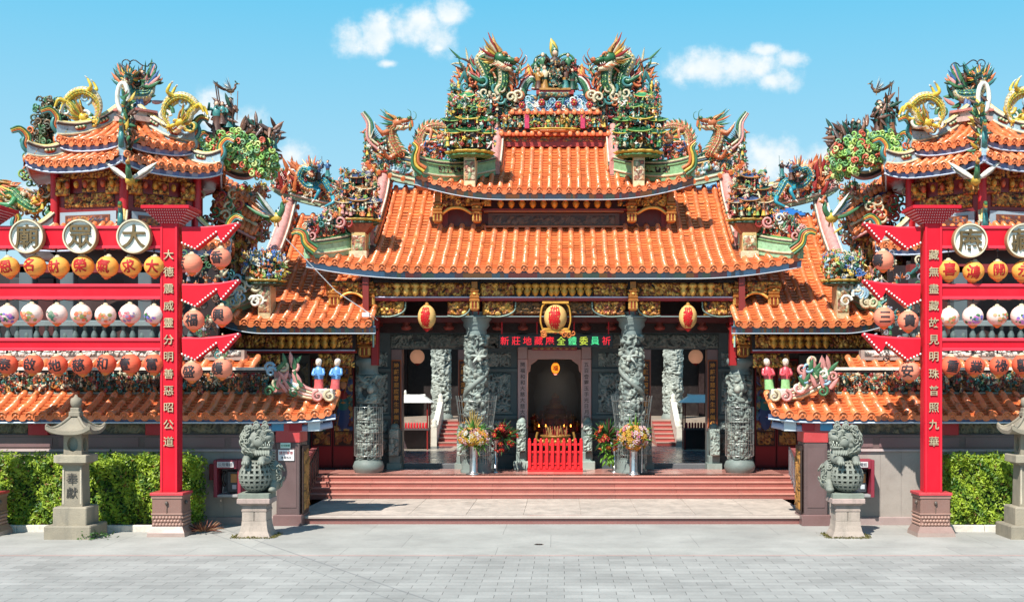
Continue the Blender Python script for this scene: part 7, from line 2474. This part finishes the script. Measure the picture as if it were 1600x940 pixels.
    for k in range(5): blade(mb, o + (.18 + .05 * k, -.29 + .012 * k, 1.21), (0, -.2, 1), .06, .018, s(170, 172, 158), flat=1)
    for k in range(9): blade(mb, o + (.05 + .04 * k, -.3, 1.1), (.1 * (k - 4) * .3, -.3, -1), .14, .025, SCC, bend=(0, -.2, 0))
    blade(mb, o + (.36, -.24, 1.33), (0, -.2, -1), .07, .02, s(190, 194, 180), flat=1); blade(mb, o + (.28, -.28, 1.31), (0, -.2, -1), .07, .02, s(190, 194, 180), flat=1)
    mb.build('mane', M_STONE, lion, mir)
    mb = MB(4)                                               # pierced ball
    bc, br = o + (-.02, -.1, .42), .42
    nu, nv = 18, 9
    def sp(u, v, r): return bc + r * np.stack([np.sin(v) * np.cos(u), np.sin(v) * np.sin(u), -np.cos(v)], -1)
    for i in range(nu):
        for j in range(nv):
            u0, u1 = 2 * PI * i / nu, 2 * PI * (i + 1) / nu
            v0_, v1_ = PI * (.04 + .92 * j / nv), PI * (.04 + .92 * (j + 1) / nv)
            C4 = np.array([(u0, v0_), (u1, v0_), (u1, v1_), (u0, v1_)])
            m_ = C4.mean(0); I4 = m_ + (C4 - m_) * (.56 if 0 < j < nv - 1 else .3)
            A, B, Cn = sp(C4[:, 0], C4[:, 1], br), sp(I4[:, 0], I4[:, 1], br * 1.012), sp(I4[:, 0], I4[:, 1], br * .84)
            V = np.vstack([A, B, Cn])
            f = [(k, (k + 1) % 4, 4 + (k + 1) % 4, 4 + k) for k in range(4)] + [(4 + k, 4 + (k + 1) % 4, 8 + (k + 1) % 4, 8 + k) for k in range(4)]
            mb.add(V, f, s(116, 120, 110), False)
    ell(mb, bc, br * .62, s(60, 66, 62), fine=True)
    mb.build('pierced_ball', M_STONE, lion, mir)

# ------------------------------------------------------------------ stone lanterns
for sx in (-1, 1):
    mir = sx > 0
    x0, y0 = -12.22, -.4
    t = thing('stone_lantern', ('weathered stone lantern at the picture edge past the two plaque archway' if mir else 'weathered stone lantern carved 奉獻 standing before the long hedge'), 'stone lantern', (sx * -x0, y0, 0), 'stone lanterns beside the archways')
    SC = s(132, 122, 104)
    sq_ = lambda v: np.stack([x0 + (v[:, 0] - x0) * .74, y0 + (v[:, 1] - y0) * .74, v[:, 2]], 1)
    mb = MB(1)
    bbox(mb, x0 - .8, x0 + .8, y0 - .8, y0 + .8, 0, .34, SC, .03); bbox(mb, x0 - .58, x0 + .58, y0 - .58, y0 + .58, .34, .80, s(142, 131, 112), .03)
    mb.V = [sq_(v) for v in mb.V]
    mb.build('base', M_WEATH, t, mir)
    mb = MB(2)
    frustum(mb, x0, y0, .80, 1.86, .36, .36, .33, .33, SC)
    for sg in (-1, 1): bbox(mb, x0 + sg * .3 - .03, x0 + sg * .3 + .03, y0 - .372, y0 - .33, .86, 1.8, s(180, 168, 148), .01)
    mb.V = [sq_(v) for v in mb.V]
    sh = mb.build('shaft', M_WEATH, t, mir)
    mb = MB(3)
    for k, ch in enumerate('奉獻'): write(mb, ch, (sx * -x0, y0 - .275, 1.52 - .36 * k), .30, s(34, 30, 26), .012, 0)
    mb.build('inscription', M_WEATH, sh)
    mb = MB(4)
    frustum(mb, x0, y0, 1.86, 1.93, .36, .36, .52, .52, SC); bbox(mb, x0 - .56, x0 + .56, y0 - .56, y0 + .56, 1.93, 2.12, s(150, 140, 120), .02)
    mb.V = [sq_(v) for v in mb.V]
    mb.build('platform', M_WEATH, t, mir)
    mb = MB(5)
    G = [(.31, 2.12), (.31, 2.66)]
    for (ax, ay) in ((0, -1), (1, 0), (-1, 0), (0, 1)):                        # chamber walls with a round opening each
        n = np.array((ax, ay, 0.)); e = np.array((-ay, ax, 0.)) * (1 if True else 1)
        a = np.linspace(0, 2 * PI, 25)[:-1] + PI / 4
        sq = np.stack([np.clip(1.5 * np.cos(a), -1, 1), np.clip(1.5 * np.sin(a), -1, 1)], 1) * (.31, .27)
        ci = np.stack([np.cos(a), np.sin(a)], 1) * .19
        c0 = np.array((x0, y0, 2.39))
        L3 = lambda p, d: c0 + n * d + p[:, :1] * e + p[:, 1:] * np.array((0, 0, 1.))
        grid(mb, np.stack([L3(sq, .31), L3(ci, .31), L3(ci, .16)]), SC, False, closed=True)
    box(mb, x0 - .15, x0 + .15, y0 - .15, y0 + .15, 2.12, 2.66, s(120, 128, 120))
    mb.V = [sq_(v) for v in mb.V]
    mb.build('light_chamber', M_WEATH, t, mir)
    mb = MB(6)
    g = np.linspace(-1, 1, 25); A_, B_ = np.meshgrid(g, g)
    d = np.maximum(abs(A_), abs(B_))
    zz = 2.70 + .50 * (1 - d) ** 1.5 + .16 * (abs(A_ * B_)) ** 3 + .03 * d
    top = np.stack([x0 + A_ * .72 * (1 + .06 * abs(A_ * B_) ** 3), y0 + B_ * .72 * (1 + .06 * abs(A_ * B_) ** 3), zz], -1)
    bot = top.copy(); bot[..., 2] = 2.64 + .14 * abs(A_ * B_) ** 3
    grid(mb, top, SC, True); grid(mb, bot[::-1], SC, False)
    for sl in ((slice(None), 0), (slice(None), -1), (0, slice(None)), (-1, slice(None))):
        grid(mb, np.stack([bot[sl], top[sl]]), SC, False)
    for sg in ((-1, -1), (1, -1), (1, 1), (-1, 1)):
        tube(mb, [(x0 + sg[0] * f * .74, y0 + sg[1] * f * .74, 2.72 + .5 * (1 - f) ** 1.5 + .17 * f ** 6) for f in np.linspace(.2, 1, 8)], .045, SC, 6)
    mb.V = [sq_(v) for v in mb.V]
    mb.build('roof', M_WEATH, t, mir)
    mb = MB(7)
    bbox(mb, x0 - .19, x0 + .19, y0 - .19, y0 + .19, 3.1, 3.22, SC, .02); bbox(mb, x0 - .15, x0 + .15, y0 - .15, y0 + .15, 3.22, 3.32, SC, .02)
    lathe(mb, [(.1, 0), (.17, .05), (.19, .14), (.17, .23), (.07, .27), (.03, .33)], (x0, y0, 3.32), SC, 18)
    mb.V = [sq_(v) for v in mb.V]
    mb.build('finial', M_WEATH, t, mir)


# ------------------------------------------------------------------ hedges and low plants
def leaves(mb, pts, nor, size, cols):
    n = len(pts); r = mb.rng
    t = nrm(np.cross(nor, r.normal(size=(n, 3)))); b = np.cross(nor, t)
    L = (size * r.uniform(.7, 1.35, n))[:, None]; w = L * .42
    V = np.stack([pts - t * L, pts - b * w + nor * L * .15, pts + t * L, pts + b * w + nor * L * .15], 1)
    mb.add(V.reshape(-1, 3), np.arange(n * 4).reshape(-1, 4), cols)


def hedge(mb, x0, x1, y0, y1, z0, z1, n, seed):
    r = mb.rng
    q = r.random((n, 3))
    f = r.choice(3, n, p=(.58, .3, .12))
    depth = r.exponential(.07, n)
    p = np.stack([x0 + (x1 - x0) * q[:, 0], y0 + (y1 - y0) * q[:, 1], z0 + (z1 - z0) * q[:, 2]], 1)
    nor = np.zeros((n, 3))
    bump = .13 * np.sin(p[:, 0] * 3.1 + seed) * np.sin(p[:, 2] * 3.7 + seed) + .07 * np.sin(p[:, 0] * 7.3 + 1) * np.cos(p[:, 2] * 6.1 + p[:, 1] * 5) + .04 * np.sin(p[:, 0] * 17) + r.normal(0, .03, n)
    fr, tp, en = f == 0, f == 1, f == 2
    p[fr, 1] = y0 + depth[fr] - bump[fr]; nor[fr, 1] = -1
    p[tp, 2] = z1 - depth[tp] + bump[tp]; nor[tp, 2] = 1
    side = r.random(n) < .5
    p[en, 0] = np.where(side, x0 + depth, x1 - depth)[en] + bump[en]; nor[en, 0] = np.where(side, -1, 1)[en]
    rn = .16                                                          # round the top edge
    nor = nrm(nor + r.normal(size=(n, 3)) * .75 + (0, -.1, .35))
    cl = .62 + .3 * np.sin(p[:, 0] * 5.1 + seed * 3) * np.sin(p[:, 2] * 6 + 1) + .3 * np.sin(p[:, 0] * 11 + p[:, 2] * 9) + r.normal(0, .25, n)
    cl = np.clip(cl, 0, 1)[:, None]
    young, old = np.array(s(172, 194, 60)), np.array(s(62, 108, 36))
    cols = old + (young - old) * cl
    dead = r.random(n) < .03
    cols[dead] = np.array(s(150, 116, 60)) * r.uniform(.5, 1.1, (dead.sum(), 1))
    leaves(mb, p, nor, .056, cols)
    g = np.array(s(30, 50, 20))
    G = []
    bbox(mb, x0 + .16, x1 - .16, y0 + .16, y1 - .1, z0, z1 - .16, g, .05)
    for k in range(int((x1 - x0) * 5)):
        x = r.uniform(x0, x1)
        tube(mb, [(x, y0 + .15, z0 - .1), (x + r.normal(0, .1), y0 + .1, z0 + .3)], .012, BROWN, 4)


for (x0, x1, lab, seed) in ((-17.2, -9.62, 'long clipped yellow green hedge behind the stone lantern carved 奉獻', 1), (10.62, 17.5, 'clipped yellow green hedge behind the two plaque archway', 2)):
    mb = MB(seed)
    hedge(mb, x0, x1, 1.0, 1.9, .16, 1.9, 26000, seed)
    o = mb.build('hedge', M_LEAF, origin=((x0 + x1) / 2, 1.4, 0))
    tag(o, lab, 'hedge', 'clipped hedges along the walls')
mb = MB(3)
for x0, x1 in ((-19, -10.3), (10.3, 19)):
    k = x0
    while k < x1:
        bbox(mb, k + .006, min(k + 1.2, x1) - .006, .62, .78, 0, .17, s(206, 198, 186), .015); k += 1.2
tag(mb.build('planter_kerb', M_WEATH), kind='structure')
for i, (x, y, n_, lab) in enumerate(((-11.65, -.75, 130, 'small weed growing at the foot of the stone lantern carved 奉獻'),)):
    mb = MB(20 + i)
    p = np.array((x, y, 0)) + np.abs(mb.rng.normal(size=(n_, 3))) * (.2, .2, .09) * np.sign(mb.rng.normal(size=(n_, 3)) * (1, 1, 0) + (0, 0, 1))
    leaves(mb, p, nrm(mb.rng.normal(size=(n_, 3)) + (0, -.3, .8)), .045, np.array(s(70, 110, 46)) * mb.rng.uniform(.6, 1.3, (n_, 1)))
    tag(mb.build('weed', M_LEAF, origin=(x, y, 0)), lab, 'weed')
mb = MB(24)
for k in range(70):
    p0 = np.array((-9.15, .35, 0.02)); a = mb.rng.uniform(0, 6.28)
    blade(mb, p0 + (.18 * math.cos(a), .15 * math.sin(a), .05), (math.cos(a), math.sin(a) * .6, mb.rng.uniform(.1, 1.2)), .38, .022, (s(120, 70, 56), s(150, 110, 80), s(90, 60, 50))[k % 3], bend=(0, 0, -.2))
tag(mb.build('dry_plant', M_LEAF, origin=(-9.15, .35, 0)), 'dry brown plant clump behind the red post pedestal', 'plant')
for sx in (-1, 1):                                            # moss and grass round the lion pedestals
    mb = MB(26 + sx); n_ = 700
    a = mb.rng.uniform(0, 2 * PI, n_); rr_ = .45 / np.maximum(abs(np.cos(a)), abs(np.sin(a))) + np.abs(mb.rng.normal(0, .07, n_))
    p = np.stack([sx * 7.60 + rr_ * np.cos(a), -.25 + rr_ * np.sin(a), np.abs(mb.rng.normal(0, .02, n_))], 1)
    leaves(mb, p, nrm(mb.rng.normal(size=(n_, 3)) + (0, 0, .4)), .03, np.array(s(116, 110, 60)) * mb.rng.uniform(.5, 1.3, (n_, 1)))
    tag(mb.build('moss', M_LEAF, origin=(sx * 7.6, -.25, 0)), 'mossy grass round the foot of the lion pedestal', 'grass', kind='stuff')

# ------------------------------------------------------------------ pay phones and notices
for sx in (-1, 1):
    mir = sx > 0
    xc = X(359, 34.4) if not mir else 8.45
    t = thing('pay_phone', ('red framed pay phone half hidden behind the lion looking left' if mir else 'red framed pay phone on the wall beside the lion looking right'), 'pay phone', (xc, 2.0, .8), 'pay phones on the entrance walls')
    w, y0, y1, z0, z1 = .33, 1.62, 2.23, .82, 1.84
    FR = s(136, 44, 60)
    mb = MB(1)
    for sg in (-1, 1): bbox(mb, xc + sg * w - .045, xc + sg * w + .045, y0, y1, z0, z1, FR, .012)
    bbox(mb, xc - w + .047, xc + w - .047, y0, y1, z1 - .24, z1, FR, .012)
    bbox(mb, xc - w + .047, xc + w - .047, y0 + .05, y1, z0, z0 + .07, s(150, 150, 150), .01)
    box(mb, xc - w + .05, xc + w - .05, y1 - .06, y1 - .01, z0 + .07, z1 - .24, s(120, 124, 124))
    bbox(mb, xc - .27, xc + .19, y0 - .03, y0 - .003, z1 - .2, z1 - .05, s(200, 196, 196), .006)
    mb.build('hood', M_PAINT, t)
    mb = MB(2)
    write(mb, '公用電話', (xc - .04, y0 - .031, z1 - .125), .10, s(90, 90, 100), .003, .01)
    mb.build('lettering', M_PLAST, t)
    mb = MB(3)
    bbox(mb, xc - .1, xc + .24, y1 - .3, y1 - .061, z0 + .12, z0 + .7, s(60, 66, 72), .03)
    bbox(mb, xc + .02, xc + .2, y1 - .32, y1 - .302, z0 + .38, z0 + .62, s(196, 140, 70), .01)
    bbox(mb, xc + .06, xc + .18, y1 - .32, y1 - .302, z0 + .2, z0 + .32, s(190, 200, 206), .01)
    mb.build('telephone', M_PLAST, t)
    mb = MB(4)
    tube(mb, cr([(xc - .16, y1 - .34, z0 + .66), (xc - .19, y1 - .38, z0 + .5), (xc - .16, y1 - .34, z0 + .32)], 8), .035, BLACK, 8)
    for zz in (.32, .66): ell(mb, (xc - .15, y1 - .33, z0 + zz), (.05, .06, .06), BLACK)
    tube(mb, cr([(xc - .16, y1 - .33, z0 + .3), (xc - .2, y1 - .3, z0 + .1), (xc - .05, y1 - .25, z0 + .14)], 12), .012, s(170, 170, 170), 5)
    mb.build('handset', M_PLAST, t)
    mb = MB(5)
    sg = -1
    bbox(mb, xc + sg * .52 - .09, xc + sg * .52 + .09, 2.02, 2.23, 1.26, 1.7, s(140, 36, 48), .02)
    mb.build('side_box', M_PAINT, t)
for (z0, z1, x0, x1, bgc, lines, lab) in ((2.14, 2.29, -7.50, -7.22, s(206, 226, 214), (('安全維護', s(40, 130, 90), 0, .062),), 'small green and white notice at the top of the gate pier'), (1.80, 2.10, -7.56, -7.12, s(236, 232, 232), (('請勿停車', s(150, 24, 30), .06, .098), ('違者拖吊', s(40, 40, 50), -.07, .072)), 'white notice with dark red writing on the gate pier')):
    mb = MB(1); bbox(mb, x0, x1, 1.955, 1.975, z0, z1, bgc, .006)
    t = thing('notice', lab, 'sign', ((x0 + x1) / 2, 1.96, z0))
    mb.build('board', M_PLAST, t)
    mb = MB(2)
    for txt, c, dz, sz in lines: write(mb, txt, ((x0 + x1) / 2, 1.954, (z0 + z1) / 2 + dz), sz, c, .003, .006)
    mb.build('lettering', M_PLAST, t)

# ------------------------------------------------------------------ handrails and gate boards
for sx in (-1, 1):
    t = thing('handrail', ('steel handrail beside the steps near the lion looking left' if sx > 0 else 'steel handrail beside the steps near the lion looking right'), 'handrail', (sx * 7.5, 6, .2), 'handrails flanking the steps')
    mb = MB(1)
    a, b = np.array((sx * 7.72, 8.4, PLAT)), np.array((sx * 7.32, 4.2, .23))
    ST = s(186, 186, 190) if sx > 0 else s(70, 62, 62)
    for k in range(9):
        q_ = a + (b - a) * k / 8
        tube(mb, [q_, q_ + (0, 0, .92)], .022, ST, 6)
    tube(mb, [a + (0, 0, .92), b + (0, 0, .92)], .03, ST, 8); tube(mb, [a + (0, 0, .14), b + (0, 0, .14)], .02, ST, 6)
    mb.build('rail', M_STEEL, t)
    mb = MB(2)
    xi = sx * 6.94
    t = thing('couplet_board', 'tall dark board with gilded carving on the inner face of the ' + ('pier without notices' if sx > 0 else 'pier with two notices'), 'board', (xi, 2.3, .3), 'carved boards on the gate piers')
    bbox(mb, min(xi, xi + sx * -.05), max(xi, xi + sx * -.05), 2.1, 2.85, .32, 2.2, s(52, 36, 30), .01)
    N_ = np.array((-sx, 0, 0.))
    relief(mb, flat_f((xi - sx * .052, 2.15, .4), (0, 1, 0), (0, 0, 1), N_), .65, 1.7, .025, .8, .18, ('leaf', 'spiral'), [s(170, 120, 60)], s(50, 30, 24), 3, 2)
    mb.build('board', M_WOOD, t)
    mb = MB(3)
    prism(mb, [(3.0, 0), (9, 0), (9, 1.75), (8.4, 1.7), (4.2, .95), (3.0, .9)], 0, .2, s(150, 66, 66), axes=((0, 1, 0), (0, 0, 1), (1, 0, 0)), origin=(sx * 7.95 - .1, 0, 0))
    tag(mb.build('side_wall', M_GRAN, origin=(sx * 7.95, 5, 0)), 'sloping red granite wall beside the steps, next to the ' + ('lion looking left' if sx > 0 else 'lion looking right'), 'wall', 'sloping walls beside the steps')
mb = MB(31)
for k in range(2):
    tube(mb, [P(446, 372, 39), P(525, 455, 39.8), P(578, 490, 40.2)] if k == 0 else [P(578, 490, 40.2), P(590, 500, 40.6)], .016, s(200, 200, 200), 4)
c = P(572, 492, 40.1); bbox(mb, c[0] - .12, c[0] + .12, c[1] - .1, c[1] + .1, c[2] - .06, c[2] + .08, s(226, 224, 220), .02)
tag(mb.build('cable', M_PLAST, origin=tuple(c)), 'grey cable and white junction box lying on the side roof tiles', 'cable')

# ------------------------------------------------------------------ incense smoke in the central doorway, drain cover in the paving
m = bpy.data.materials.new('smoke'); m.use_nodes = True
m.node_tree.nodes.clear(); N = NT(m.node_tree)
pv = N.n('ShaderNodeVolumePrincipled'); pv.inputs['Color'].default_value = (.62, .72, .85, 1); pv.inputs['Density'].default_value = .3; pv.inputs['Anisotropy'].default_value = .2
N.l(pv.outputs[0], N.n('ShaderNodeOutputMaterial').inputs['Volume'])
mb = MB(1); lathe(mb, [(.3, 0), (.75, .5), (.85, 1.4), (.7, 2.2), (.3, 2.6)], (.05, 13.8, 2.0), WHITE, 20, 1.0, 1.3)
tag(mb.build('incense_smoke', m, origin=(.05, 13.8, 2.0)), kind='stuff')
mb = MB(2)
c = P(842, 846, 30.6)
lathe(mb, [(.0, .004), (.10, .006), (.11, .003), (.12, .001)], (c[0], -1.9, 0), s(120, 120, 116), 20)
for k in range(-3, 4): box(mb, c[0] - .08, c[0] + .08, -1.9 + .025 * k - .005, -1.9 + .025 * k + .005, .006, .011, s(90, 90, 88))
tag(mb.build('drain_cover', M_STEEL, origin=(c[0], -1.9, 0)), 'small round metal drain cover in the paving before the steps', 'drain cover')
